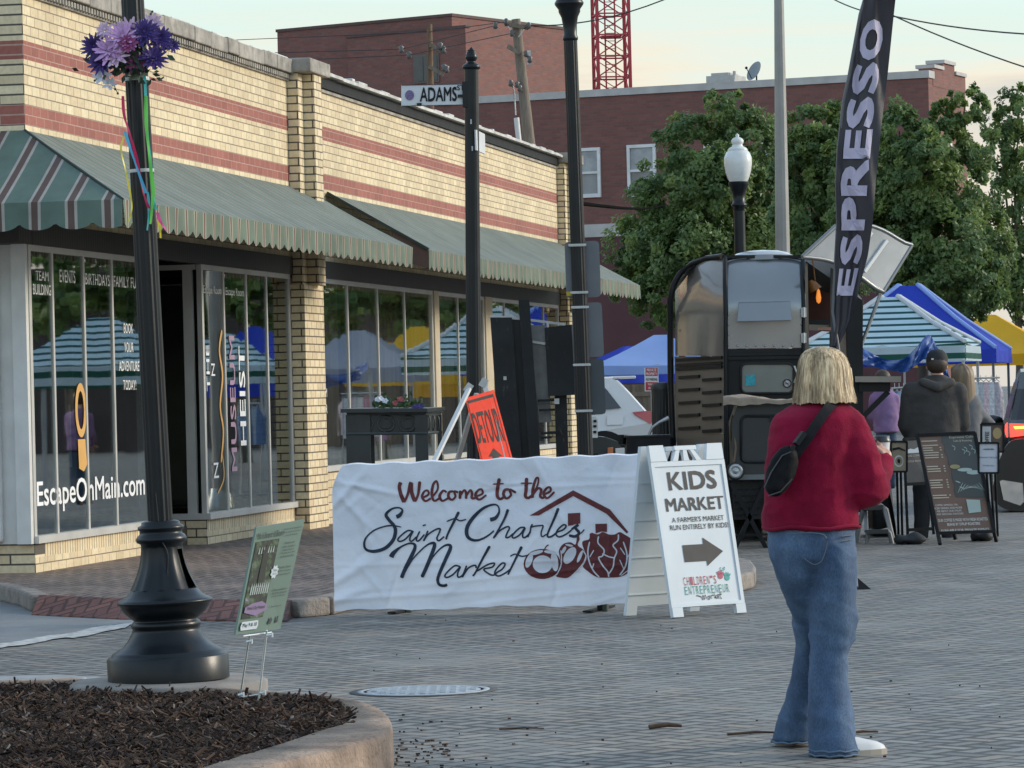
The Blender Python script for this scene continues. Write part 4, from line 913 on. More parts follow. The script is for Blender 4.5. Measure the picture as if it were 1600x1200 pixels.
# ================================================================== tall iron planter
PD = 29.6
pk = thing("planter_stand", P(615, 880, PD), "tall black iron planter with ring panels and small flowers on top, behind the banner", "planter")
IRON = M("iron_black", (0.014, 0.02, 0.021), 0.4, 0, 0.4, 7)
fr = lambda x, y: P(x, y, PD); ang = 0.5
mb = MB()
for (x0, x1, d) in ((540, 578, 0), (648, 668, 0), (683, 690, .35), (578, 584, .35)): pslab(mb, [(x0, 648), (x1, 648), (x1 + 5, 880), (x0 + 5, 880)], PD + d, 0.06)
fixnormals(mb.build("leg", [IRON], pk))
mb = MB(); pslab(mb, [(542, 645), (664, 643), (665, 679), (543, 680)], PD + 0.03, 0.012); pslab(mb, [(664, 643, 0), (690, 642, .45), (690, 676, .45), (665, 679, 0)], PD, 0.012)
fixnormals(mb.build("panel", [IRON], pk))
mb = MB()
for i in range(3):
    cx = 570 + i * 33; pts = [P(cx + 13 * math.cos(a * .42), 662 + 13 * math.sin(a * .42), PD + 0.02) for a in range(16)]; mb.tube(pts, 0.007, 6)
    pts = [P(cx + 8 * math.cos(a * .42), 662 + 8 * math.sin(a * .42), PD + 0.02) for a in range(16)]; mb.tube(pts, 0.004, 6)
for i in range(3): mb.tube([P(669 + i * 7 + 3.2 * math.cos(a * .42), 661 + 12 * math.sin(a * .42), PD + .08 + .12 * i) for a in range(16)], 0.006, 6)
for y in (646, 678): mb.tube([P(542, y, PD), P(665, y - 1, PD), P(690, y - 3, PD + .45)], 0.012, 6, 0, True, False)
mb.build("ring_ornament", [M("iron_worn", (0.045, 0.055, 0.055), 0.4, 0.2, 0.3, 7)], pk)
mb = MB(); mb.hexa([P(532, 645, PD - .06), P(668, 644, PD - .06), P(696, 641, PD + .5), P(560, 642, PD + .5), P(532, 639, PD - .06), P(668, 638, PD - .06), P(696, 636, PD + .5), P(560, 637, PD + .5)]); fixnormals(mb.build("rim", [IRON], pk))
mb = MB(); rnd = random.Random(4)
for i in range(170):
    c = P(rnd.uniform(583, 660), 638 - abs(rnd.gauss(0, 7)) * (1.2 if i % 3 else 0.7), PD + rnd.uniform(0, .35)); d = Vector((rnd.uniform(-1, 1), rnd.uniform(-1, .3), rnd.uniform(0, 1))).normalized() * rnd.uniform(.02, .05); s_ = d.cross(Vector((0, 1, .2))).normalized() * .012
    mb.add([c, c + d * .5 + s_, c + d, c + d * .5 - s_], [(0, 1, 2, 3)], 0)
mb.build("leaves", [M("planter_leaf", (0.05, 0.10, 0.035), 0.6, 0, 0.4, 30)], pk)
for nme, mt, xs in (("white_flower", WHITEP, (593, 597, 602, 590)), ("purple_flower", VIOLET, (648, 653, 657)), ("red_flower", M("red_petal", (0.30, 0.07, 0.08), 0.7), (618, 623, 628))):
    mb = MB()
    for x in xs:
        c = P(x + rnd.uniform(-2, 2), 628 + rnd.uniform(-5, 4) + (6 if x > 640 else 0), PD - .02)
        flower(mb, c, 0.024, 5, 2, (rnd.uniform(-.4, .4), -1, .5), 0, 0.8)
    mb.build("flower", [mt], pk)

# ================================================================== orange detour sign
DD = 27.6
ds = thing("detour_sign", P(760, 800, DD), "orange road sign reading DETOUR leaning on a white folding frame", "road sign")
dpl = [(750, 714, 0.0), (799, 712, 0.25), (771, 609, 0.32), (727, 622, 0.07)]
def ond(s, t, o=0.004):
    a, b, c, d = [P(x, y, DD + z) for x, y, z in dpl]; p = (a * (1 - s) + b * s) * (1 - t) + (d * (1 - s) + c * s) * t; return p + Vector((0, -o, 0))
fd = lambda x, y: ond(x, y)
mb = MB(); mb.slab([ond(0, -0.9, 0), ond(1, -0.9, 0), ond(1, 1, 0), ond(0, 1, 0)], (0.003, 0.008, 0)); fixnormals(mb.build("panel", [M("reflective_orange", (0.70, 0.035, 0.010), 0.6, 0, 0.1, 10, spec=0.15)], ds))
mb = MB(); write(mb, "DETOUR", fd, 0.07, 0.93, 0.22, 0.74, 0.01)
rect(mb, fd, 0.05, 0.95, 0.90, 0.945); rect(mb, fd, 0.04, 0.055, -0.85, 0.9); rect(mb, fd, 0.945, 0.96, -0.85, 0.9)
shape(mb, [(0.4, -0.5), (0.6, -0.5), (0.6, 0.0), (0.72, 0.0), (0.5, 0.13), (0.28, 0.0), (0.4, 0.0)], fd)
mb.build("lettering", [BLACKMAT], ds)
mb = MB(); mb.bar(P(733, 607, DD + .1), P(655, 770, DD - .35), 0.035, 0.02); fixnormals(mb.build("leg", [WHITEMET], ds))
mb = MB(); mb.bar(P(757, 600, DD + .3), P(800, 770, DD + .15), 0.035, 0.02); fixnormals(mb.build("leg", [WHITEMET], ds))
mb = MB(); mb.bar(P(745, 615, DD + .36), P(700, 770, DD + .7), 0.035, 0.02); fixnormals(mb.build("leg", [GALV], ds))
mb = MB(); mb.bar(P(728, 612, DD + .12), P(736, 600, DD + .12), 0.05, 0.05); mb.bar(P(752, 604, DD + .3), P(759, 592, DD + .3), 0.04, 0.05); mb.build("hinge", [GALV], ds)
# ================================================================== welcome banner draped over a crowd barrier
def bdep(x): return 26.35 - (x - 522) * 0.00072
def wrin(x, y):
    r = 0.0
    for (cx, cy, L, ang, a, w) in CREASE:
        dx, dy = x - cx, y - cy; u = dx * math.cos(ang) + dy * math.sin(ang); v = -dx * math.sin(ang) + dy * math.cos(ang)
        r += 1.1 * a * math.exp(-(v / w) ** 2 - (u / L) ** 2)
    r += 0.010 * noise.noise((x * 0.011, y * 0.02, 2.0)) + 0.005 * noise.noise((x * 0.03, y * 0.045, 5.0))
    tx = (y - 722) / 232.0
    r += 0.012 * math.sin(x * 0.05 + 1.3 * math.sin(y * 0.02)) * max(0, tx) ** 3
    r += 0.009 * math.sin(x * 0.09 - y * 0.05) * max(0.0, 1 - (y - 715) / 60.0)
    return r
rnd = random.Random(9)
CREASE = [(540, 770, 40, 2.3, .02, 6), (560, 760, 70, 0.2, .015, 4), (555, 800, 50, 0.8, .014, 5), (575, 840, 60, 1.2, .014, 5), (540, 900, 40, 2.6, .02, 7), (530, 935, 50, 2.8, .02, 7), (580, 905, 40, 0.9, .013, 5), (640, 930, 160, -0.06, .009, 4), (800, 900, 200, -0.1, .007, 3), (700, 880, 260, -0.02, .006, 3), (820, 935, 130, -0.12, .007, 3), (880, 760, 160, -0.05, .006, 3), (690, 780, 30, 1.1, .01, 4), (845, 740, 25, 1.1, .012, 4), (870, 800, 30, 0.9, .01, 4), (980, 745, 60, 0.0, .007, 4)]
for i in range(46): CREASE.append((rnd.uniform(525, 1005), rnd.uniform(722, 950), rnd.uniform(14, 55), rnd.uniform(0, 3.1), rnd.uniform(-.007, .008), rnd.uniform(2.5, 6)))
bt = thing("welcome_banner", P(765, 960, 26.2), "white cloth market banner draped over a barrier, with script lettering and barn emblem", "banner")
def bpt(x, y, off=0.0):
    return P(x, y, bdep(x)) + Vector((0, -wrin(x, y) - off, 0))
def btop(x): return 727 - (x - 537) * 0.0365 + 1.2 * math.sin(x * .11) if x > 540 else 728 + (540 - x) ** 2 * 0.085
def bbot(x): return 954.5 - (x - 522) * 0.0235 + 1.5 * math.sin(x * .03) + 0.8 * math.sin(x * .11)
def bfn(s, t):
    xl = 519 + 4 * t; x = xl + (1012 - xl) * s; yt = btop(x); yb_ = bbot(x); y = yt + (yb_ - yt) * t
    return bpt(x, y)
mb = MB(); mb.grid(bfn, 190, 90)
def bback(s, t):
    x = 519 + (1012 - 519) * s; yt = btop(x); f = bpt(x, yt)
    return f + Vector((0, 0.07 * math.sin(min(1, t * 3) * 1.57) + 0.02 * t, -0.5 * max(0, t - 0.12) + 0.012 * math.sin(math.pi * min(1, t * 3))))
mb.grid(bback, 120, 8)
CLOTH = M_cloth("banner_cloth", (0.76, 0.79, 0.86), 0.12, 0.75, 0.35, 26, 0.012)
mb.build("cloth", [CLOTH], bt)
A = lambda x, y: (540 + x / 5.4545, 730 + y / 5.4545); Bz = lambda x, y: (700 + x / 5.3333, 730 + y / 5.3333)
fb = lambda x, y: bpt(x, y, 0.005); fb2 = lambda x, y: bpt(x, y, 0.0085)
def sA(mb, pts, w, nib=None): stroke(mb, [(*A(p[0], p[1]), *(p[2:3])) for p in pts], fb, w, 0, 7, nib)
def sB(mb, pts, w, nib=None): stroke(mb, [(*Bz(p[0], p[1]), *(p[2:3])) for p in pts], fb, w, 0, 7, nib)
NIB = 2.5; W1 = 4.0
mb = MB()
sA(mb, [(432, 425, 1.6), (462, 408, 1.5), (484, 368, .8), (455, 345, .6), (395, 355, .8), (345, 402, 1.2), (370, 450, 1.3), (410, 495, 1.3), (425, 545, 1.4), (405, 620, 1.4), (340, 688, 1.4), (250, 716, 1.3), (180, 705, 1), (158, 660, .9), (175, 600, .7), (240, 540, .6), (330, 505, .6), (400, 497, .6), (475, 510, .4)], W1)
sA(mb, [(574, 548), (530, 540), (470, 585), (445, 618), (465, 632), (510, 612), (574, 544), (552, 592), (548, 624), (568, 628), (605, 592)], 2.6)
sA(mb, [(632, 545), (607, 600), (607, 627), (632, 620), (672, 572)], 2.6); sA(mb, [(668, 488, 1.6), (672, 500, 1.8)], 3)
sA(mb, [(702, 540), (678, 598), (666, 626), (702, 574), (770, 530), (806, 526), (796, 562), (778, 606), (796, 626), (840, 590)], 2.6)
sA(mb, [(965, 380, 1.5), (920, 470, 1.2), (872, 566), (856, 616)], 3.2); sA(mb, [(862, 462), (930, 438), (975, 456), (1028, 444)], 2.2)
sB(mb, [(350, 438, 1.6), (396, 422, 1.4), (426, 372, .8), (415, 322, .6), (370, 312, .8), (290, 345, 1.1), (210, 420, 1.4), (160, 500, 1.5), (160, 570, 1.4), (200, 605, 1.1), (260, 606, .9), (330, 572, .7), (384, 528, .6)], W1)
sB(mb, [(500, 350, 1.5), (470, 430, 1.2), (410, 540), (378, 592)], 3.0); sB(mb, [(385, 585), (430, 530), (490, 496), (512, 506), (492, 550), (482, 584), (508, 582), (544, 552)], 2.6)
sB(mb, [(642, 502), (600, 505), (550, 550), (535, 580), (555, 588), (600, 560), (642, 504), (622, 556), (626, 584), (650, 580), (690, 538)], 2.6)
sB(mb, [(704, 474, 1.2), (690, 500), (686, 530), (664, 584)], 2.6); sB(mb, [(690, 502), (720, 492), (770, 486), (792, 490), (776, 545), (784, 578), (822, 558)], 2.3)
sB(mb, [(920, 340, 1.6), (880, 440, 1.2), (832, 550), (836, 582), (870, 572), (912, 540)], 3.0)
sB(mb, [(905, 542), (960, 520), (984, 490), (960, 480), (916, 520), (900, 558), (926, 580), (980, 560), (1030, 522)], 2.6)
sB(mb, [(1026, 520), (1085, 478, 1.3), (1062, 505, 1.3), (1092, 548, 1.4), (1060, 576, 1.4), (1008, 568, 1.3)], 3.2); sB(mb, [(1060, 576), (1108, 548), (1136, 518)], 2.0)
sA(mb, [(388, 768, 2.0), (408, 732, 1.7), (470, 680, .8), (540, 650, .7), (584, 656, 1), (590, 690, 1.3), (560, 760, 1.5), (510, 860, 1.5), (476, 944, 1.5)], W1)
sA(mb, [(480, 935, 1), (560, 800, .6), (640, 710, .6), (700, 660, .7), (746, 646, 1.1), (758, 668, 1.4), (734, 742, 1.5), (690, 850, 1.5), (650, 938, 1.4)], W1)
sA(mb, [(655, 925, 1), (720, 800, .6), (790, 710, .6), (850, 666, .8), (890, 666, 1.1), (890, 700, 1.4), (850, 790, 1.4), (802, 900, 1.3), (785, 960, 1.2), (800, 1000, 1.1), (840, 1010, 1.1), (866, 1000, 1.1)], W1)
sA(mb, [(977, 848), (930, 840), (870, 890), (845, 928), (870, 938), (920, 910), (977, 848), (957, 898), (957, 934), (985, 930), (1022, 888)], 2.6)
sA(mb, [(1032, 838), (1012, 890), (994, 936), (1040, 866), (1082, 840), (1108, 838), (1112, 860)], 2.8)
sB(mb, [(348, 656, 1.6), (290, 760, 1.2), (232, 872), (206, 908)], 3.0); sB(mb, [(240, 868), (330, 812), (386, 800), (368, 832), (300, 850), (330, 882), (374, 900), (410, 878)], 2.6)
sB(mb, [(398, 882), (450, 850), (476, 808), (450, 800), (402, 850), (390, 888), (420, 906), (470, 886), (522, 848)], 2.6)
sB(mb, [(615, 660, 1.6), (570, 750, 1.2), (518, 856), (500, 896)], 3.0); sB(mb, [(518, 742), (560, 724), (620, 742), (690, 726)], 2.2)
mb.build("lettering", [M("navy_ink", (0.012, 0.024, 0.05), 0.7)], bt)
MAR = M("maroon_ink", (0.115, 0.02, 0.022), 0.7, 0, 0.25, 25); PALE = M("print_white", (0.62, 0.63, 0.68), 0.75)
mb = MB(); W2 = 4.6
sA(mb, [(470, 128, 1.3), (458, 170, 1.2), (474, 240, 1.3), (500, 298, 1.4)], W2); sA(mb, [(500, 300, .8), (530, 230, .9), (556, 135, 1.3), (562, 210, 1.3), (590, 292, 1.3)], W2); sA(mb, [(590, 294, .9), (618, 230, .9), (632, 120, 1.1)], W2)
sA(mb, [(660, 258), (706, 232), (700, 200), (672, 206), (652, 250, 1.3), (680, 288), (728, 264)], 3.4)
sA(mb, [(730, 262), (784, 190), (776, 120), (746, 150, 1.2), (735, 230, 1.3), (755, 286), (802, 262)], 3.4)
sA(mb, [(862, 214), (832, 200), (802, 245, 1.4), (825, 286), (876, 262)], 3.4)
sA(mb, [(920, 205), (885, 212, 1.2), (876, 250, 1.3), (905, 278), (936, 250), (926, 206), (960, 215)], 3.4)
sA(mb, [(978, 198, 1.2), (974, 270, 1.2)], 3.8); sA(mb, [(976, 245), (1010, 196), (1028, 222, 1.2), (1026, 270, 1.2)], 3.4); sA(mb, [(1028, 245), (1062, 196), (1078, 222, 1.2), (1076, 262, 1.2), (1108, 262)], 3.4)
sA(mb, [(1112, 248), (1166, 226), (1160, 190), (1130, 196), (1106, 240, 1.3), (1140, 276), (1200, 236)], 3.4)
sB(mb, [(428, 92, 1.3), (410, 200, 1.3), (415, 250, 1.2), (442, 264), (476, 236)], 4.2); sB(mb, [(372, 141), (466, 137)], 2.2)
sB(mb, [(510, 184), (474, 190, 1.2), (462, 228, 1.3), (488, 260), (524, 232), (514, 186), (566, 212)], 3.6)
sB(mb, [(655, 88, 1.3), (650, 190, 1.3), (645, 240, 1.2), (668, 256), (700, 236)], 4.2); sB(mb, [(606, 133), (704, 133)], 2.2)
sB(mb, [(695, 256), (746, 150, .8), (752, 92, .7), (732, 98, 1), (708, 180, 1.3), (704, 254, 1.3)], 3.6); sB(mb, [(706, 230), (750, 176), (776, 190, 1.2), (768, 240, 1.2), (790, 256), (806, 236)], 3.6)
sB(mb, [(802, 226), (852, 200), (850, 168), (822, 174), (797, 220, 1.3), (828, 258), (888, 204)], 3.4)
for pl in ([(680, 403), (1043, 192), (1350, 352), (1503, 540), (1490, 553), (1318, 386), (1043, 240), (755, 402)], [(998, 384), (1102, 379), (1102, 468), (1062, 474), (1030, 484), (1000, 488)], [(1227, 472), (1325, 470), (1325, 540), (1276, 536), (1230, 552)]):
    dense(mb, [Bz(*p) for p in pl], fb)
ell = lambda cx, cy, rx, ry, n=26, rot=0.0: [(cx + rx * math.cos(i * 6.2832 / n) * math.cos(rot) - ry * math.sin(i * 6.2832 / n) * math.sin(rot), cy + rx * math.cos(i * 6.2832 / n) * math.sin(rot) + ry * math.sin(i * 6.2832 / n) * math.cos(rot)) for i in range(n)]
dense(mb, [Bz(*p) for p in ell(785, 806, 155, 126)], fb)
dense(mb, [Bz(*p) for p in spline([(1090, 560), (1096, 600), (1080, 650), (1130, 690), (1144, 740), (1120, 800), (1060, 870), (1000, 920), (940, 920), (900, 905), (945, 830), (930, 740), (925, 690), (960, 640), (1020, 625), (1060, 645), (1072, 600), (1070, 565)], 3)], fb)
dense(mb, [Bz(*p) for p in spline([(1200, 545), (1250, 560), (1290, 540), (1340, 560), (1390, 560), (1430, 540), (1470, 560), (1530, 600), (1545, 650), (1540, 780), (1510, 870), (1440, 912), (1340, 920), (1240, 915), (1170, 870), (1120, 820), (1150, 740), (1120, 650), (1125, 615), (1175, 600), (1180, 555)], 3)], fb)
mb.build("print", [MAR], bt)
mb = MB()
for p in (ell(788, 808, 82, 74), ell(888, 786, 30, 82, 20, -0.12), ell(676, 778, 26, 62, 20, 0.35), ell(735, 712, 60, 16, 16, -0.25), ell(850, 706, 50, 14, 16, 0.1)): dense(mb, [Bz(*q) for q in p], fb2)
for p in (ell(1015, 735, 42, 78, 22, 0.55), ell(1098, 745, 14, 54, 16, 0.4), ell(965, 690, 14, 34, 14, 0.5), ell(1010, 650, 34, 9, 14, 0.2)): dense(mb, [Bz(*q) for q in p], fb2)
def vB(pts, w): stroke(mb, [Bz(*p) for p in pts], fb2, w, 0, 6)
vB([(1255, 575), (1250, 630), (1300, 690), (1285, 740), (1255, 755), (1290, 820), (1330, 870), (1340, 915)], 2.2); vB([(1420, 560), (1415, 610), (1375, 650), (1405, 700), (1385, 760), (1375, 830), (1340, 890)], 2.2); vB([(1285, 720), (1340, 745), (1385, 755)], 2)
vB([(1180, 620), (1165, 700), (1175, 780), (1210, 860), (1260, 915)], 2.2); vB([(1215, 690), (1180, 750)], 1.6); vB([(1215, 800), (1200, 850)], 1.6); vB([(1460, 620), (1490, 720), (1480, 820), (1430, 900)], 2.2); vB([(1520, 710), (1490, 760)], 1.6); vB([(1435, 670), (1475, 730)], 1.6); vB([(1430, 770), (1465, 850)], 1.6); vB([(1440, 905), (1500, 860)], 1.4)
vB([(1118, 690), (1150, 740), (1125, 810), (1060, 880)], 1.8); vB([(940, 690), (945, 800), (905, 900)], 1.6)
mb.build("print_highlight", [PALE], bt)
mb = MB()
for i in range(14):
    a = -2.6 + i * 0.17; sB(mb, [(790, 715, 1.4), (790 + 75 * math.cos(a), 712 + 32 * math.sin(a) + 6, .4)], 2.0)
sB(mb, [(795, 705), (815, 665), (838, 645)], 1.8); mb.build("print", [MAR], bt)
# barrier under the cloth: top rail, uprights and flat feet
mb = MB(); mb.tube([P(540, 735, 26.42), P(1008, 718, 26.08)], 0.02, 8)
for x in (634, 940): mb.tube([P(x, 735, bdep(x) + 0.1), P(x + 6, 957, bdep(x) + 0.1)], 0.022, 8)
mb.build("rail", [M("barrier_green", (0.03, 0.06, 0.045), 0.5)], bt)
for x, y in ((640, 958), (944, 956)):
    mb = MB(); c = G(x, y, 0); mb.bar(c + Vector((-0.12, -0.13, 0.012)), c + Vector((0.06, 0.5, 0.012)), 0.06, 0.012); mb.box(c + Vector((-0.02, 0.1, 0.04)), (0.05, 0.05, 0.07)); mb.build("foot", [BLACKMAT], bt)

# ================================================================== kids market folding sign
kb = [P(1048, 966, 25.14), P(1162, 958, 25.50), P(1124, 693, 25.67), P(1009, 698, 25.31)]
kx = (kb[1] - kb[0]).normalized(); ku = (kb[3] - kb[0]).normalized(); kn = kx.cross(ku).normalized()
if kn.y > 0: kn = -kn
KL = (kb[1] - kb[0]).length; KH = (kb[3] - kb[0]).length
def kpt(s, t, o=0.0): return (kb[0] * (1 - s) + kb[1] * s) * (1 - t) + (kb[3] * (1 - s) + kb[2] * s) * t + kn * o
fk = lambda x, y: kpt(x, y, 0.0275)
ks = thing("sandwich_board", (kb[0] + kb[1]) / 2, "white plastic folding sign reading KIDS MARKET with a black arrow", "sandwich board")
PLAST = M("white_plastic", (0.60, 0.65, 0.68), 0.45, 0, 0.05, 3, 0.1, 200, 0.001)
bn = Vector((kn.x, kn.y, 0)).normalized()
def rpt(s, t, o=0.0):      # rear leaf, mirrored about the ridge
    p = kpt(s, t, 0); top = kpt(s, 1, 0); d = (p - top).dot(bn); return p - bn * (2 * d) - bn * 0.05 - Vector((kn.x * -1, kn.y * -1, kn.z)) * 0 + (-bn) * o
def kslab(mb, fn, s0, s1, t0, t1, o0, o1, mi=0):
    mb.hexa([fn(s0, t0, o0), fn(s1, t0, o0), fn(s1, t0, o1), fn(s0, t0, o1), fn(s0, t1, o0), fn(s1, t1, o0), fn(s1, t1, o1), fn(s0, t1, o1)], mi)
def leaf(fn, name):
    mb = MB()
    kslab(mb, fn, 0.0, 1.0, 0.055, 0.905, 0.0, 0.02)
    for (a, b) in ((0.0, 0.045), (0.955, 1.0)): kslab(mb, fn, a, b, 0.056, 0.904, 0.0201, 0.028)
    kslab(mb, fn, 0.0451, 0.9549, 0.056, 0.075, 0.0201, 0.028); kslab(mb, fn, 0.0451, 0.9549, 0.875, 0.904, 0.0201, 0.028)
    for (a, b) in ((0.0, 0.14), (0.87, 1.0)): kslab(mb, fn, a, b, 0.0, 0.0549, 0.0, 0.032)
    for (a, b, c, d) in ((0.0, 0.22, 0.0, 0.19), (0.75, 0.99, 0.79, 0.99)):
        mb.hexa([fn(a, 0.9051, 0), fn(b, 0.9051, 0), fn(b, 0.9051, .032), fn(a, 0.9051, .032), fn(c, 1, 0), fn(d, 1, 0), fn(d, 1, .032), fn(c, 1, .032)])
    for (a, b) in ((0.30, 0.36), (0.62, 0.55), (0.45, 0.455)):
        w = 0.05; mb.hexa([fn(a, 0.9051, 0.003), fn(a + w + .02, 0.9051, 0.003), fn(a + w + .02, 0.9051, .028), fn(a, 0.9051, .028), fn(b, 0.968, 0.003), fn(b + w, 0.968, 0.003), fn(b + w, 0.968, .028), fn(b, 0.968, .028)])
    kslab(mb, fn, 0.345, 0.635, 0.9681, 0.993, 0.0, 0.03)
    return fixnormals(mb.build(name, [PLAST], ks))
leaf(kpt, "front_board"); leaf(rpt, "rear_board")
mb = MB()
for j in range(7): kslab(mb, rpt, 0.0, 0.9, 0.12 + j * 0.11, 0.125 + j * 0.11, -0.008, -0.0001)
mb.build("rear_rib", [PLAST], ks)
KINK = M("charcoal_ink", (0.035, 0.033, 0.034), 0.6)
mb = MB(); fkk = lambda x, y: kpt(x, y, 0.023)
write(mb, "KIDS", fkk, 0.20, 0.86, 0.733, 0.845, 0.035); write(mb, "MARKET", fkk, 0.125, 0.92, 0.612, 0.69, 0.035)
write(mb, "A FARMER'S MARKET", fkk, 0.18, 0.887, 0.547, 0.577, 0.012); write(mb, "RUN ENTIRELY BY KIDS!", fkk, 0.14, 0.935, 0.503, 0.533, 0.012)
shape(mb, [(0.27, 0.315), (0.57, 0.315), (0.57, 0.285), (0.81, 0.366), (0.555, 0.452), (0.555, 0.414), (0.27, 0.414)], fkk)
for pts in ([(0.36, 0.118), (0.42, 0.11), (0.44, 0.092), (0.45, 0.118), (0.465, 0.092), (0.48, 0.118), (0.495, 0.095)], [(0.53, 0.113), (0.51, 0.1), (0.53, 0.092), (0.545, 0.113), (0.55, 0.094)], [(0.565, 0.093), (0.568, 0.113), (0.60, 0.113)], [(0.61, 0.135), (0.607, 0.093)], [(0.61, 0.1), (0.635, 0.115)], [(0.61, 0.102), (0.64, 0.093)], [(0.645, 0.103), (0.67, 0.108), (0.655, 0.116), (0.645, 0.1), (0.67, 0.094)], [(0.69, 0.13), (0.686, 0.095), (0.70, 0.094)], [(0.675, 0.116), (0.71, 0.117)]):
    stroke(mb, pts, fkk, 0.006, 0, 5)
mb.build("lettering", [KINK], ks)
def alt(body, s0, s1, t0, t1, cols, bold=0.0):
    n = len(body); w = (s1 - s0) / n
    for ci, c in enumerate(cols):
        mb = MB()
        for i, ch in enumerate(body):
            if i % len(cols) == ci: write(mb, ch, fkk, s0 + i * w + w * 0.12, s0 + (i + 1) * w - w * 0.2, t0 if ch != "'" else t0 + (t1 - t0) * 0.7, t1, bold)
        mb.build("lettering", [c], ks)
PK = M("print_red", (0.42, 0.08, 0.12), 0.6); TL = M("print_teal", (0.06, 0.32, 0.30), 0.6)
alt("CHILDREN'S", 0.21, 0.67, 0.18, 0.228, [PK, M("print_rust", (0.35, 0.06, 0.05), 0.6)]); alt("ENTREPRENEUR", 0.21, 0.83, 0.126, 0.174, [TL, M("print_green", (0.05, 0.25, 0.17), 0.6)])
for (s, t, m) in ((0.725, 0.222, PK), (0.815, 0.21, TL)):
    mb = MB(); shape(mb, [(s + 0.035 * math.cos(i * .524), t + 0.017 * math.sin(i * .524)) for i in range(12)], fkk)
    for j, a in enumerate((-0.9, -0.35, 0.1, 0.5, 1.2)): stroke(mb, [(s + 0.02 * math.sin(a), t + 0.01), (s + 0.055 * math.sin(a), t + 0.035 - 0.012 * abs(a))], fkk, 0.014, 0, 3)
    mb.build("hand_print", [m], ks)
mb = MB(); stroke(mb, [(0.77, 0.262), (0.80, 0.272), (0.79, 0.257), (0.75, 0.255), (0.735, 0.265), (0.75, 0.272)], fkk, 0.006); mb.build("emblem", [TL], ks)
# ================================================================== buildings behind
class Face:
    """a vertical wall through two plan points; uv() finds where a pixel's line of sight meets it"""
    def __init__(s, a, b):
        s.o = Vector((a[0], a[1], 0)); d = Vector((b[0] - a[0], b[1] - a[1], 0)); s.len = d.length; s.x = d.normalized(); s.n = Vector((s.x.y, -s.x.x, 0))
        s.m = Matrix(((s.x.x, -s.n.x, 0, s.o.x), (s.x.y, -s.n.y, 0, s.o.y), (0, 0, 1, 0), (0, 0, 0, 1)))
    def uv(s, px, py):
        r = ray(px, py); k = (s.o - EYE).dot(s.n) / r.dot(s.n); p = EYE + r * k; return ((p - s.o).dot(s.x), p.z)
RB1 = [(0.245, 0.095, 0.076), (0.185, 0.074, 0.062)]
RBRICK = M_brick("red_brick", RB1, (0.15, 0.10, 0.09), 0.31, 0.10, 0.011, 'X', 0.25, 0.3); RBRICK_S = M_brick("red_brick_side", RB1, (0.15, 0.10, 0.09), 0.31, 0.10, 0.011, 'Y', 0.25, 0.3)
MAROON = M("maroon_paint", (0.085, 0.028, 0.032), 0.7, 0, 0.12, 0.6, 0.15, 3)
STONE = M("pale_coping", (0.46, 0.44, 0.42), 0.8, 0, 0.12, 2); WFRAME = M("white_window_frame", (0.68, 0.69, 0.68), 0.55)
fa_, fb_ = P(600, 156, 138), P(1450, 113, 130)
BF = Face(fa_, fb_); BZ = 0.5 * (BF.uv(760, 147)[1] + BF.uv(1430, 114)[1])
bb = thing("brick_building", (0, 0, 0), "long two-storey red brick building with white sash windows beyond the trees", "building", mat=BF.m)
ZB = BF.uv(940, 350)[1]
mb = MB(); fbox(mb, -6, BF.len, 0.0, 0.5, ZB, BZ - 0.25); mb.build("wall", [RBRICK], bb, True)
mb = MB(); fbox(mb, -6, BF.len, -0.02, 0.5, 0.0, ZB - 0.45); mb.build("painted_wall", [MAROON], bb, True)
mb = MB(); fbox(mb, -6, BF.len + 0.05, -0.06, 0.6, BZ - 0.25, BZ); mb.build("coping", [STONE], bb, True)
mb = MB(); fbox(mb, -6, BF.len + 0.03, -0.05, 0.5, ZB - 0.45, ZB); mb.build("belt_course", [STONE], bb, True)
mb = MB(); fbox(mb, BF.len - 0.5, BF.len, 0.5, 4.4, 0.0, BZ - 0.5)
for (y0, y1, h) in ((0.0, 1.2, 0.12), (1.2, 2.6, 0.36), (2.6, 3.9, 0.05)): fbox(mb, BF.len - 0.49, BF.len + 0.012, y0 + 0.51, y1 + 0.5, BZ - 0.5, BZ + h)
mb.build("side_wall", [RBRICK_S], bb, True)
mb = MB()
for (y0, y1, h) in ((0.0, 1.2, 0.12), (1.2, 2.6, 0.36), (2.6, 3.9, 0.05)): fbox(mb, BF.len - 0.6, BF.len + 0.08, y0 + 0.51, y1 + 0.48, BZ + h, BZ + h + 0.12)
mb.build("side_coping", [STONE], bb, True)
mb = MB(); fbox(mb, BF.len + 0.013, BF.len + 0.05, 1.9, 2.5, BZ - 3.0, BZ - 1.2); mb.build("side_window", [WFRAME], bb, True)
mb = MB(); fbox(mb, -6, BF.len - 0.5, 0.5, 4.4, BZ - 0.8, BZ - 0.6); fbox(mb, -6, BF.len - 0.5, 4.2, 4.4, 0, BZ - 0.81); mb.build("roof", [M("far_roof", (0.25, 0.25, 0.25), 0.9)], bb, True)
BGLASS = M("far_window_glass", (0.20, 0.22, 0.23), 0.12, 0, 0.4, 0.7, spec=0.6)
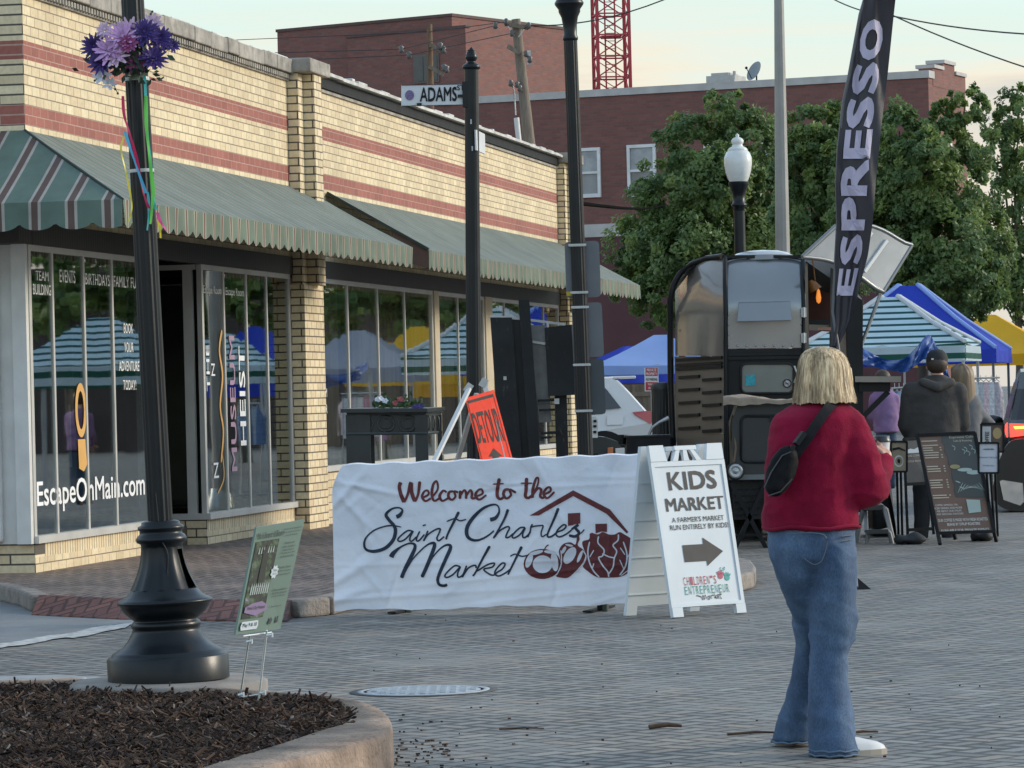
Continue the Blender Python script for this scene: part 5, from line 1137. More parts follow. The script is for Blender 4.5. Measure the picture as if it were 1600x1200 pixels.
def sash(x0, y0, x1, y1):
    u0, z1 = BF.uv(x0, y0); u1, z0 = BF.uv(x1, y1); mb = MB(); w = 0.11
    fbox(mb, u0, u1, -0.10, 0.02, z0, z0 + 0.13); fbox(mb, u0, u1, -0.08, 0.02, z1 - w, z1); fbox(mb, u0, u0 + w, -0.08, 0.02, z0 + .13, z1 - w); fbox(mb, u1 - w, u1, -0.08, 0.02, z0 + .13, z1 - w); zm = (z0 + z1) / 2; fbox(mb, u0 + w, u1 - w, -0.07, 0.02, zm - 0.04, zm + 0.04)
    f = mb.build("window", [WFRAME], bb, True)
    g = MB(); fbox(g, u0 + w, u1 - w, -0.02, -0.004, z0 + .13, z1 - w); g.build("pane", [BGLASS], f, True)
    g = MB(); n = 14; g.grid(lambda s, t: (u0 + w + 0.02 + (u1 - u0 - 2 * w - 0.04) * s, -0.03 + 0.006 * math.sin(s * 40), zm - 0.5 * (s if t < .5 else 1) * 0 + (z1 - w - zm) * t), 24, 2); g.build("blind", [M("window_blind_far", (0.36, 0.37, 0.37), 0.8, 0, 0.2, 3)], f, True)
for wdw in ((903, 232, 940, 308), (980, 227, 1027, 306), (1271, 252, 1312, 292), (1100, 222, 1146, 300), (1190, 218, 1232, 296), (800, 240, 845, 314)): sash(*wdw)
ha = BF.uv(1088, 130); hb = BF.uv(1132, 118)
hv = thing("rooftop_unit", (0, 0, 0), "pale ventilation unit on the brick building's flat roof", "roof unit", mat=BF.m)
mb = MB(); fbox(mb, ha[0], hb[0], 1.0, 2.2, BZ - 0.6, hb[1] + 0.1); mb.build("housing", [M("unit_grey", (0.42, 0.42, 0.40), 0.6)], hv, True)
mb = MB(); fbox(mb, ha[0] + .15, hb[0] - .25, 1.1, 2.1, hb[1] + .1, hb[1] + .2); mb.tube([(hb[0] - .1, 1.3, hb[1]), (hb[0] - .1, 1.3, hb[1] + .25)], .06); mb.build("cowl", [STONE], hv, True)
dv = BF.uv(1163, 109); dish = thing("satellite_dish", (0, 0, 0), "grey satellite dish on the brick building's roof edge", "satellite dish", mat=BF.m)
T = Matrix.Translation((dv[0], 1.2, dv[1])) @ Vector((-0.55, -0.75, 0.45)).to_track_quat('Z', 'Y').to_matrix().to_4x4()
mb = MB(); mb.lathe([(0.0, -0.02), (0.15, -0.01), (0.28, 0.04), (0.36, 0.09), (0.37, 0.10), (0.36, 0.11), (0.27, 0.06), (0.0, 0.0)], T, 28); mb.build("reflector", [M("dish_grey", (0.22, 0.25, 0.27), 0.5)], dish, True)
mb = MB(); mb.tube([(dv[0], 1.25, dv[1]), (dv[0], 1.25, BZ - 0.6)], 0.03); mb.tube([T @ Vector((0, -0.3, 0.05)), T @ Vector((0, -0.05, 0.42))], 0.015); mb.ball(T @ Vector((0, -0.05, 0.42)), 0.05); mb.build("mount", [BLACKMAT], dish, True)
# tower block further back
ta, tb_ = P(433, 44, 162), P(706, 32, 157)
TF = Face(ta, tb_); TZ = 0.5 * (TF.uv(440, 44)[1] + TF.uv(700, 32)[1])
tk = thing("brick_tower", (0, 0, 0), "windowless-looking red brick tower block rising behind the shop parapet", "building", mat=TF.m)
tk["label"] = "tall plain red brick block rising behind the striped-awning shop's parapet"
mb = MB(); fbox(mb, 0, TF.len, 0.0, 0.5, 0, TZ); fbox(mb, 3.9, TF.len + 0.9, -0.35, -0.001, 0, TZ - 0.55); mb.build("wall", [RBRICK], tk, True)
mb = MB(); fbox(mb, TF.len - .5, TF.len, .5, 9, 0, TZ); fbox(mb, 0, .5, .5, 9, 0, TZ); fbox(mb, TF.len + 0.001, TF.len + 0.9, -0.001, 6, 0, TZ - .56); mb.build("side_wall", [RBRICK_S], tk, True)
mb = MB(); fbox(mb, -0.05, TF.len + .05, -0.05, 9, TZ, TZ + .12); fbox(mb, 3.85, TF.len + .95, -0.4, -0.06, TZ - .549, TZ - .45); mb.build("coping", [M("dark_coping", (0.10, 0.06, 0.055), 0.8)], tk, True)
w0 = TF.uv(655, 132); w1 = TF.uv(694, 84)
mb = MB(); fbox(mb, w0[0], w1[0], -0.40, -0.36, w0[1], w1[1]); w_ = mb.build("window", [M("tower_frame", (0.12, 0.10, 0.09), 0.7)], tk, True)
mb = MB(); fbox(mb, w0[0] + .08, w0[0] + .5, -0.42, -0.401, w0[1] + .08, w1[1] - .08); fbox(mb, w0[0] + .56, w1[0] - .08, -0.42, -0.401, w0[1] + .08, w1[1] - .08); mb.build("pane", [M("tower_glass", (0.06, 0.07, 0.075), 0.15)], w_, True)
# red lattice mast of a crane
CD = 172; cr = thing("crane_mast", P(956, 620, CD), "red lattice crane mast rising above the brick roofline", "crane")
CRED = M("crane_red", (0.42, 0.035, 0.05), 0.5); q = 1 / PXM(CD); ctr = P(957, 150, CD); hw = 25 * q
z0, z1 = P(957, 320, CD).z, P(955, -60, CD).z; bay = 33 * q
cz = Matrix.Translation((ctr.x, ctr.y, 0)) @ Matrix.Rotation(0.12, 4, 'Z')
cors = [(-hw, -hw), (hw, -hw), (hw, hw), (-hw, hw)]
mb = MB()
for (a, b) in cors: mb.bar(cz @ Vector((a, b, z0)), cz @ Vector((a, b, z1)), 0.15, 0.15)
mb.build("chord", [CRED], cr)
mb = MB(); z = z0; i = 0
while z < z1 - 0.1:
    for j in range(4):
        a, b = cors[j], cors[(j + 1) % 4]
        mb.bar(cz @ Vector((*a, z)), cz @ Vector((*b, z)), 0.065, 0.065)
        mb.bar(cz @ Vector((*(a if i % 2 else b), z)), cz @ Vector((*(b if i % 2 else a), z + bay)), 0.055, 0.055)
        if j % 2 == 0: mb.bar(cz @ Vector((*(b if i % 2 else a), z)), cz @ Vector((*(a if i % 2 else b), z + bay)), 0.035, 0.035)
    z += bay; i += 1
mb.build("bracing", [CRED], cr)
mb = MB()
for x in (-.25, .2): mb.bar(cz @ Vector((x, 0.1, z0)), cz @ Vector((x, 0.1, z1)), 0.07, 0.07)
z = z0
while z < z1: mb.bar(cz @ Vector((-.25, .1, z)), cz @ Vector((.2, .1, z)), 0.03, 0.03); z += 0.35
zp = P(957, 58, CD).z; mb.box(cz @ Vector((0, 0, zp)), (.9, .9, .08), None); mb.build("ladder", [CRED], cr)

# power poles and lines
WOOD = M("pole_wood", (0.20, 0.165, 0.13), 0.9, 0, 0.3, 6, 0.4, 20, 0.02, (4, 4, 0.4)); WOODB = M("pole_wood_brown", (0.17, 0.105, 0.065), 0.9, 0, 0.3, 6, 0.4, 20, 0.02, (4, 4, 0.4)); PORC = M("insulator", (0.10, 0.10, 0.10), 0.3); CABLE = M("line_cable", (0.03, 0.03, 0.032), 0.7)
pw = thing("power_pole", P(830, 300, 112), "grey wooden power pole with crossarms in front of the long brick building", "power pole")
d = 112; q = 1 / PXM(d)
bse = P(834, 330, d); mb = MB(); mb.tube([Vector((bse.x + .3, bse.y, 0)), P(828, 235, d), P(806, 30, d)], [11 * q, 9.5 * q, 7 * q], 12); mb.build("pole", [WOOD], pw)
for (x0, y0, x1, y1) in ((789, 37, 826, 44), (793, 72, 812, 83)):
    mb = MB(); mb.bar(P(x0, y0, d - .2), P(x1, y1, d - .2), 0.14, 0.12); mb.build("crossarm", [WOOD], pw)
for (x, y) in ((774, 40), (791, 34), (826, 40), (800, 52), (822, 84), (828, 93), (798, 130), (808, 132), (812, 138)):
    mb = MB(); mb.lathe([(.03, -.1), (.08, -.06), (.05, 0), (.08, .05), (.03, .1)], Matrix.Translation(P(x, y, d - .3)), 10); mb.build("insulator", [PORC], pw)
mb = MB(); mb.bar(P(792, 38, d - .25), P(804, 56, d - .25), .04, .03); mb.bar(P(822, 42, d - .25), P(810, 58, d - .25), .04, .03); mb.box(P(826, 90, d - .2), (.12, .12, .42)); mb.tube([P(798, 128, d - .3), P(803, 140, d - .2), P(806, 180, d - .2)], .025, 6); mb.build("hardware", [GALV], pw)
mb = MB(); mb.tube([P(807, 184, d - .3), P(812, 232, d - .3)], .08, 8); mb.build("conduit", [WHITEMET], pw)
pw2 = thing("power_pole", P(676, 300, 118), "brown wooden power pole standing in front of the plain brick tower block", "power pole")
d = 118; q = 1 / PXM(d); b2 = P(680, 330, d)
mb = MB(); mb.tube([Vector((b2.x, b2.y, 0)), P(673, 180, d), P(671, 38, d)], [7 * q, 6 * q, 4.5 * q], 10); mb.build("pole", [WOODB], pw2)
for (x0, y0, x1, y1) in ((672, 70, 693, 82), (670, 104, 693, 117)):
    mb = MB(); mb.bar(P(x0, y0, d - .2), P(x1, y1, d - .2), 0.16, 0.12); mb.build("crossarm", [WOOD], pw2)
for (x, y) in ((688, 72), (639, 86), (627, 77), (694, 106), (698, 108), (693, 78)):
    mb = MB(); mb.lathe([(.03, -.12), (.09, -.06), (.05, 0), (.09, .06), (.03, .12)], Matrix.Translation(P(x, y, d - .3)), 10); mb.build("insulator", [PORC], pw2)
def wire(name, pts, r, label, mat=CABLE, sag=0.0):
    v = []
    for (a, b) in zip(pts[:-1], pts[1:]):
        A_, B_ = P(*a), P(*b)
        for i in range(10): t = i / 10; v.append(A_.lerp(B_, t) - Vector((0, 0, sag * 4 * t * (1 - t))))
    v.append(P(*pts[-1])); mb = MB(); mb.tube(v, r, 5); tag(mb.build(name, [mat]), label, "cable")
wire("power_line", [(-60, 96, 135), (627, 77, 118), (774, 40, 112)], .012, "thin overhead line running to the top crossarm of the grey power pole")
wire("power_line", [(-60, 118, 135), (639, 86, 118), (800, 52, 112)], .012, "thin overhead line just below the topmost one between the two power poles")
wire("power_line", [(-60, 80, 140), (670, 50, 118), (791, 34, 112)], .012, "thin overhead line across the sky over the shop parapet to the power poles")
wire("power_line", [(826, 40, 112), (1060, -10, 105)], .02, "dark overhead line rising from the grey power pole past the crane mast", sag=0.25)
wire("power_line", [(1290, -8, 90), (1400, 26, 80), (1700, 56, 70)], .016, "upper dark overhead line over the trees right of the flag", sag=0.1)
wire("power_line", [(1395, 24, 80), (1720, 140, 70)], .016, "lower dark overhead line sloping down over the trees right of the flag", sag=0.1)
mb = MB(); v = [P(908, 318, 31) .lerp(P(1040, 320, 80), i / 60) + Vector((0, 0.0, -0.06 * math.sin(math.pi * i / 60))) for i in range(61)]; mb.tube(v, .018, 6); tag(mb.build("festoon_cable", [M("festoon_black", (0.012, 0.013, 0.012), 1.0, 0, .2, 5, spec=0.0)]), "black twisted festoon cable strung from the tall lamp post to the tree", "cable")

# ================================================================== trees
def leafmat(name, col, tr=0.45):
    m, nt, b = newmat(name); c = mixrgb(nt, nz(nt, coords(nt, 'Object'), 1.3, 4), tuple(x * 0.7 for x in col), tuple(x * 1.3 for x in col))
    nt.links.new(c, b.inputs['Base Color']); b.inputs['Roughness'].default_value = 0.45; cloth_through(nt, b, c, tr); return m
LV = [leafmat("leaf_mid", (0.155, 0.235, 0.075)), leafmat("leaf_deep", (0.11, 0.185, 0.066)), leafmat("leaf_bright", (0.22, 0.30, 0.085))]
BARK = M("bark", (0.09, 0.07, 0.055), 0.9, 0, 0.3, 5, 0.5, 20, 0.03, (2, 2, 0.4))
def tree(label, trunk, d, lobes, dens, leaf, seed, group="trees along the far side of the street", gaps=0.0, mats=LV, mirrored=False):
    rnd = random.Random(seed); q = 1 / PXM(d)
    pos = (lambda x, y, e: mirror_front(P(x, y, d + e))) if mirrored else (lambda x, y, e: P(x, y, d + e))
    b0 = pos(trunk[0], 620, 0); b0.z = 0
    t = thing("tree", b0, label, "tree", group=group)
    mb = MB(); tops = []
    cx = sum(l[0] for l in lobes) / len(lobes); yb = max(l[1] + l[3] * 0.3 for l in lobes)
    fork = pos(trunk[0], yb, 0)
    mb.tube([b0, b0.lerp(fork, 0.5) + Vector((.05, 0, 0)), fork], [trunk[1], trunk[1] * .8, trunk[1] * .65], 10)
    for l in lobes:
        e = pos(l[0], l[1], l[4] if len(l) > 4 else 0); m_ = fork.lerp(e, .5) + Vector((rnd.uniform(-.2, .2), rnd.uniform(-.2, .2), .2)); mb.tube([fork, m_, e], [trunk[1] * .45, trunk[1] * .25, trunk[1] * .08], 6)
    mb.build("trunk", [BARK], t)
    mb = MB()
    for l in lobes:
        c = pos(l[0], l[1], l[4] if len(l) > 4 else 0); rx, rz = l[2] * q, l[3] * q; ry = (rx + rz) / 2
        n = int(dens * (rx * rz + rx * ry + ry * rz) / 3 * 12)
        sub = [(rnd.gauss(0, 1), rnd.gauss(0, 1), rnd.gauss(0, 1)) for _ in range(max(24, int(70 * rx * rz)) if leaf < .25 else 24)]
        cl = []
        for s_ in sub:
            v = Vector(s_).normalized() * rnd.uniform(.35, 1.0) ** .6; cl.append((v, rnd.uniform(.13, .30), rnd.random()))
        for i in range(n):
            v, rr, hue = cl[i % len(cl)]
            if hue < gaps: continue
            w = Vector((rnd.gauss(0, 1), rnd.gauss(0, 1), rnd.gauss(0, 1))).normalized() * rr * rnd.random() ** .4
            p = c + Vector(((v.x + w.x) * rx, (v.y + w.y) * ry, (v.z + w.z) * rz))
            out = Vector((v.x, v.y, v.z + .35)).normalized()
            nrm = (out + Vector((rnd.gauss(0, .55), rnd.gauss(0, .55), rnd.gauss(0, .55)))).normalized()
            a = nrm.orthogonal().normalized(); a = Matrix.Rotation(rnd.uniform(0, 6.28), 3, nrm) @ a; b = nrm.cross(a); L = leaf * rnd.uniform(.65, 1.35)
            mi = 0 if hue < .5 else 1 if hue < .78 else 2
            mb.add([p - a * L * .5, p + b * L * .3 - nrm * L * .06, p + a * L * .5, p - b * L * .3 - nrm * L * .06], [(0, 1, 2, 3)], mi)
    mb.build("crown", mats, t); return t
tree("dense dark green tree with pointed crown between the storefront and the globe lamp", (1100, .16), 88,
     [(1132, 182, 46, 44), (1085, 232, 62, 55), (1170, 232, 60, 62), (1055, 305, 78, 66, -.4), (1125, 290, 70, 66, -.9), (1195, 315, 62, 76), (1010, 385, 62, 66), (1085, 395, 80, 76, -1.0), (1170, 400, 72, 76, -.6), (985, 440, 44, 45), (1050, 470, 70, 45, -.6), (1140, 480, 80, 45, -.6), (1225, 420, 50, 70)], 480, .115, 1)
tree("broad tree behind the gray street pole and the feather flag", (1290, .15), 84, [(1275, 205, 46, 46), (1330, 195, 46, 40), (1240, 260, 40, 60), (1235, 340, 40, 70), (1300, 240, 60, 50), (1262, 275, 44, 60), (1320, 280, 60, 62, -.5), (1270, 370, 52, 62), (1330, 370, 62, 70, -.6), (1290, 440, 66, 50)], 480, .115, 2)
tree("big spreading tree right of the feather flag, above the blue and striped canopies", (1440, .18), 82, [(1405, 205, 58, 48), (1440, 250, 60, 50, -1.2), (1360, 320, 50, 70), (1545, 380, 44, 80), (1500, 440, 80, 60, -1.2), (1470, 225, 50, 50), (1508, 165, 36, 36), (1470, 190, 40, 36), (1385, 270, 56, 62), (1450, 290, 76, 70, -.8), (1520, 290, 46, 72), (1400, 350, 66, 64, -.6), (1480, 370, 78, 76, -.9), (1430, 430, 86, 56, -.6), (1520, 440, 62, 60)], 480, .115, 3)
tree("loose airy tree at the right edge with sky showing through its leaves", (1590, .14), 104, [(1592, 178, 42, 46), (1562, 215, 34, 50), (1612, 260, 48, 60), (1580, 310, 36, 56), (1625, 350, 40, 60), (1590, 400, 44, 46), (1560, 440, 50, 46), (1620, 450, 60, 60)], 240, .15, 4, gaps=0.12)
# trees across the street that only the shop windows show
for i, (lab, tx, lob) in enumerate((("round street tree reflected in the corner shop windows nearest the lamp post", 120, [(60, 430, 90, 70), (150, 400, 90, 80), (100, 480, 110, 60), (210, 440, 70, 70), (0, 440, 70, 70)]), ("street tree reflected beside the pier of the shop", 380, [(330, 430, 80, 70), (410, 420, 80, 80), (380, 490, 100, 60), (460, 450, 60, 60), (270, 450, 60, 60)]), ("street tree reflected in the curtained windows", 600, [(540, 440, 80, 66), (620, 420, 80, 70), (580, 500, 110, 60), (690, 450, 70, 60), (760, 470, 60, 50), (830, 480, 60, 50), (700, 510, 80, 50)]))):
    tree(lab, (tx, .16), 95, lob, 24, .36, 30 + i, mirrored=True)

# ================================================================== canopies, fence, parked SUV
CANV = dict(blue=M_cloth("canvas_blue", (0.025, 0.06, 0.50), 0.3), lightblue=M_cloth("canvas_pale_blue", (0.30, 0.44, 0.80), 0.3), yellow=M_cloth("canvas_yellow", (0.85, 0.48, 0.02), 0.3), grey=M_cloth("canvas_blue_grey", (0.34, 0.37, 0.45), 0.3),
            stripe=M_stripe("canvas_stripe", 'Z', 0.115, [(0.0, (0.60, 0.78, 0.86)), (0.64, (0.012, 0.085, 0.085))], 0.7, 0.0, 0.04, 0.35), stripev=M_stripe("canvas_stripe_wide", 'Z', 0.24, [(0.0, (0.55, 0.66, 0.72)), (0.55, (0.012, 0.10, 0.07))], 0.7, .35, 0.04, 0.35), white=M_cloth("canvas_white", (0.6, 0.64, 0.68), 0.3))
PIPEW = M("canopy_leg", (0.45, 0.46, 0.47), 0.5, 0.3)
def canopy(label, c, half, ze, zp, val, mat, matv, rz, legs=PIPEW, piping=None):
    t = thing("canopy_tent", (c.x, c.y, 0), label, "canopy", rz, "pop-up canopies of the market")
    mb = MB(); cs = [(-half, -half), (half, -half), (half, half), (-half, half)]
    pk = 0.10
    for j in range(4):
        a, b = Vector((*cs[j], ze)), Vector((*cs[(j + 1) % 4], ze)); a2, b2 = Vector((cs[j][0] * pk, cs[j][1] * pk, zp)), Vector((cs[(j + 1) % 4][0] * pk, cs[(j + 1) % 4][1] * pk, zp))
        def fn(s, t_, a=a, b=b, a2=a2, b2=b2):
            p = a.lerp(b, s).lerp(a2.lerp(b2, s), t_); p.z -= 0.10 * math.sin(math.pi * t_) * (0.4 + 0.6 * math.sin(math.pi * s)) + 0.05 * math.sin(math.pi * s) * (1 - t_); return p
        mb.grid(fn, 16, 10)
    mb.add([(cs[j][0] * pk, cs[j][1] * pk, zp) for j in range(4)], [(0, 1, 2, 3)])
    roof = mb.build("roof", [mat], t, True)
    mb = MB()
    for j in range(4):
        a, b = Vector((*cs[j], ze)), Vector((*cs[(j + 1) % 4], ze)); o_ = Vector(((a.x + b.x) / 2, (a.y + b.y) / 2, 0)).normalized()
        mb.grid(lambda s, t_, a=a, b=b, o_=o_: a.lerp(b, s) + o_ * (0.012 + 0.02 * math.sin(s * 21) * t_) - Vector((0, 0, val * t_ + 0.05 * math.sin(math.pi * s) * (1 - t_))), 30, 3)
    mb.build("valance", [matv], t, True)
    if piping:
        mb = MB()
        for j in range(4): mb.tube([(*cs[j], ze + .02), (cs[j][0] * .55, cs[j][1] * .55, ze + (zp - ze) * .5 - .03), (cs[j][0] * pk, cs[j][1] * pk, zp + .02)], .045, 6)
        mb.build("edge_trim", [piping], t, True)
    for cxy in cs:
        mb = MB(); mb.box((cxy[0] * .97, cxy[1] * .97, ze / 2), (.05, .05, ze)); mb.build("leg", [legs], t, True)
    mb = MB()
    for j in range(4):
        a, b = Vector((*cs[j], ze - .28)) * 1.0, Vector((*cs[(j + 1) % 4], ze - .28))
        for k_ in range(2):
            p0 = a.lerp(b, k_ / 2) * Vector((1, 1, 1)).x; p1 = a.lerp(b, (k_ + 1) / 2)
            for (u, v) in ((0.0, .26), (.26, 0.0)): mb.bar(Vector((p0.x * .97, p0.y * .97, p0.z + u)), Vector((p1.x * .97, p1.y * .97, p1.z + v)), .025, .02)
    mb.build("truss", [legs], t, True); return t
RZ = R(-12)
def plan(px, d): v = P(px, 600, d); return Vector((v.x, v.y, 0))
canopy("green and white striped canopy behind the horse trailer", plan(1394, 72), 1.52, 2.26, 3.16, .33, CANV['stripe'], CANV['stripev'], RZ, piping=CANV['white'])
canopy("royal blue canopy right behind the striped one", plan(1424, 79), 1.9, 2.2, 3.55, .28, CANV['blue'], CANV['blue'], RZ, M("canopy_leg_grey", (0.12, 0.13, 0.14), 0.5), CANV['lightblue'])
canopy("yellow canopy at the far right edge, beyond the blue one", plan(1546, 95), 1.95, 2.25, 3.2, .3, CANV['yellow'], CANV['yellow'], RZ)
canopy("pale blue canopy behind the white SUV and the fence", plan(1034, 118), 1.95, 2.35, 3.25, .30, CANV['lightblue'], CANV['lightblue'], R(-6))
canopy("deep blue canopy half hidden behind the pale blue one", plan(985, 124), 1.6, 2.3, 3.0, .5, CANV['blue'], CANV['blue'], R(20))
def mcan(label, px, d, half, ze, zp, val, m1, m2):
    v = mirror_front(P(px, 600, d)); canopy(label, v, half, ze, zp, val, CANV[m1], CANV[m2], RZ)
mcan("wide green striped canopy reflected in the corner shop windows", 165, 66, 1.5, 2.2, 3.0, .4, 'stripe', 'stripev')
mcan("small striped canopy reflected beside the shop pier", 350, 74, 1.1, 2.2, 2.85, .35, 'stripe', 'stripev')
mcan("blue canopy reflected beside the shop pier", 405, 82, 1.2, 2.3, 3.1, .7, 'blue', 'blue')
mcan("blue-grey canopy reflected in the curtained windows", 565, 84, 1.5, 2.2, 3.0, .35, 'grey', 'grey')
mcan("yellow canopy reflected in the curtained windows beside the thick post", 660, 92, 1.5, 2.2, 3.2, .4, 'yellow', 'yellow')
mcan("second yellow canopy reflected behind the detour sign", 745, 96, 1.3, 2.0, 2.7, .5, 'yellow', 'yellow')
# plank fence
fen = thing("plank_fence", P(1000, 650, 106), "weathered brown plank fence behind the white SUV", "fence"); FW = M("fence_wood", (0.17, 0.135, 0.10), 0.9, 0, 0.3, 3, 0.3, 20, 0.02, (3, 3, .4))
mb = MB(); a, b = plan(880, 106), plan(1130, 104)
for i in range(30): p = a.lerp(b, (i + .5) / 30); mb.box((p.x, p.y, .86), ((b - a).length / 30 - .012, .025, 1.7 + .01 * (i % 3)), None)
mb.build("plank", [FW], fen)["kind"] = "stuff"
mb = MB()
for z in (1.45, .5): mb.bar(a + Vector((0, -.04, z)), b + Vector((0, -.04, z)), .04, .12)
mb.build("rail", [FW], fen)
# private property sign
pd = 82; pv = thing("parking_sign", P(1018, 690, pd), "red and white PRIVATE PROPERTY NO PARKING sign on a thin post left of the trailer", "sign")
mb = MB(); mb.box(P(1018, 593, pd), (.30, .008, .50)); pn = mb.build("panel", [M("sign_white", (0.66, 0.66, 0.66), 0.5)], pv)
fp = lambda x, y: P(x, y, pd - .009)
mb = MB(); rect(mb, fp, 1008.6, 1027.6, 575, 587.5); rect(mb, fp, 1008.8, 1028, 597, 610); mb.build("field", [M("sign_red", (0.42, 0.03, 0.035), 0.5)], pv)
fp2 = lambda x, y: P(x, -y, pd - .013)
mb = MB(); write(mb, "PRIVATE", fp2, 1010.5, 1025.5, -580.4, -576, .02); write(mb, "PROPERTY", fp2, 1009.6, 1026.6, -586.4, -582, .02); write(mb, "TOWED", fp2, 1012, 1024, -602, -599, .02); write(mb, "AWAY", fp2, 1013, 1023, -608, -604.5, .02); mb.build("lettering", [M("sign_ink_white", (0.7, 0.7, 0.7), 0.5)], pv)
mb = MB(); write(mb, "NO PARKING", fp2, 1009.4, 1027.2, -595, -590.4, .02); mb.build("lettering", [BLACKMAT], pv)
mb = MB(); c = P(1018, 593, pd + .03); mb.box((c.x, c.y, 1.0), (.05, .04, 2.0)); mb.build("post", [GALV], pv)

# cars
TYRE = RUBBER; RIM = M("alloy_rim", (0.4, 0.41, 0.42), 0.35, 0.8); CGLASS = M("car_glass", (0.02, 0.025, 0.028), 0.05, 0, 0.1, 2, spec=0.8); CHROME = M("chrome", (0.7, 0.71, 0.72), 0.12, 1.0, 0.05)
def car(label, mat4, paint, lightmat, profile, roofline, W=1.9, L=4.8, H=1.76, cat="car"):
    """local x forward from the tail (0) to the nose (L), y across, z up"""
    t = thing("parked_car", (0, 0, 0), label, cat, mat=mat4)
    mb = MB(); n = len(profile)
    def ring(y, k): return [Vector((L / 2 + (x - L / 2) * (1 - 0.035 * k), y, z)) for x, z in profile]
    ys = [(-W / 2, 1.0), (-W / 2 + .07, .3), (-W * .25, 0), (W * .25, 0), (W / 2 - .07, .3), (W / 2, 1.0)]
    vs = []
    for (y, k) in ys:
        for (x, z) in profile:
            side = abs(y) / (W / 2); yy = y
            if z > 1.0: yy = y * (1 - 0.20 * (z - 1.0) / (H - 1.0))
            elif z < .5: yy = y * .97
            vs.append((L / 2 + (x - L / 2) * (1 - 0.03 * k), yy, z))
    fs = [(j * n + i, j * n + (i + 1) % n, (j + 1) * n + (i + 1) % n, (j + 1) * n + i) for j in range(len(ys) - 1) for i in range(n)] + [tuple(range(n)), tuple(reversed(range((len(ys) - 1) * n, len(ys) * n)))]
    mb.add(vs, fs, 0, False); body = fixnormals(mb.build("body", [paint], t, True))
    for s_ in (-1, 1):
        mb = MB(); pts = [(x, s_ * (W / 2 * (1 - 0.20 * (z - 1.0) / (H - 1.0)) + .004), z) for x, z in roofline]; mb.slab(pts, (0, s_ * .01, 0)); fixnormals(mb.build("side_window", [CGLASS], t, True))
    for wx in (.95, L - .95):
        for s_ in (-1, 1):
            T = Matrix.Translation((wx, s_ * (W / 2 - .10), .36)) @ Matrix.Rotation(math.pi / 2, 4, 'X')
            mb = MB(); mb.lathe([(.46, -.10), (.46, .115 if s_ < 0 else .10)], T, 30); mb.build("wheel_arch", [BLACKMAT], t, True)
            mb = MB(); mb.lathe([(.22, -.11), (.34, -.115), (.36, -.08), (.36, .08), (.34, .125), (.22, .12)], T, 30); wh = mb.build("wheel", [TYRE], t, True)
            mb = MB(); mb.lathe([(.0, -.12), (.22, -.112), (.22, .122), (0, .13)], T, 20); mb.build("rim", [RIM], wh, True)
    return t
suvp = [(.05, .45), (.0, .62), (-.02, .95), (.10, 1.12), (.42, 1.50), (.62, 1.72), (.78, 1.76), (2.6, 1.77), (3.0, 1.70), (3.75, 1.16), (4.6, 1.02), (4.78, .85), (4.8, .5), (4.7, .30), (.25, .30)]
suvw = [(.62, 1.22), (.88, 1.58), (1.0, 1.62), (2.55, 1.64), (2.9, 1.56), (3.3, 1.20), (2.2, 1.14)]
WPAINT = M("white_car_paint", (0.62, 0.63, 0.63), 0.25, 0, 0.03, 1, coat=0.6)
tail = plan(1012, 70); Mx = Matrix.Translation((tail.x, tail.y, 0)) @ Matrix.Rotation(R(186), 4, 'Z')
suv = car("white SUV parked in front of the plank fence, seen from its rear side", Mx, WPAINT, None, suvp, suvw)
TAILR = M("tail_lamp_red", (0.40, 0.03, 0.03), 0.2, 0, 0.1, 8, coat=0.5)
sl = lambda x, z, o=0.0: Vector((x, .95 * (1 - .2 * max(0, z - 1) / .76) + o, z))
mb = MB(); mb.slab([sl(-.02, 1.10, .0), sl(.10, .92), sl(.36, 1.08), sl(.42, 1.14), sl(.12, 1.16)], (0, .02, 0)); mb.slab([(-.025, .92, .92), (-.025, .72, .92), (.08, .72, 1.12), (.08, .92, 1.12)], (-.02, 0, 0)); fixnormals(mb.build("tail_light", [TAILR], suv, True))
mb = MB(); mb.slab([sl(.90, .92, .002), sl(.60, .92, .002), sl(.58, 1.10, -.002), sl(.88, 1.10, -.002)], (0, .004, 0)); mb.build("fuel_flap", [WPAINT], suv, True)
mb = MB(); mb.box((.52, 0, 1.77), (.42, 1.45, .05), None, 0, 0, .02); mb.build("spoiler", [WPAINT], suv, True)
mb = MB(); mb.box((.10, 0, .48), (.24, 1.86, .24), None, 0, 0, .06); mb.build("bumper", [WPAINT], suv, True)
# added out-of-view block that covers the bright band mirrored in the shop windows
mb = MB(); A_ = [mirror_front(P(x, 600, 125)) for x in (-150, 330, 960)]
ac = thing("reflection_backdrop", (0, 0, 0), "low dark block added out of view to darken the shop window reflections", "building")
for a, b, h in ((A_[0], A_[1], 6.0), (A_[1], A_[2], 5.0)):
    d = Vector((b.x - a.x, b.y - a.y, 0)); n_ = Vector((d.y, -d.x, 0)).normalized() * 6; mb.slab([Vector((a.x, a.y, 0)), Vector((b.x, b.y, 0)), Vector((b.x, b.y, h)), Vector((a.x, a.y, h))], n_ if n_.x > 0 else -n_)
fixnormals(mb.build("wall", [M("backdrop_dark", (0.07, 0.05, 0.045), 0.8, 0, .3, .5)], ac))
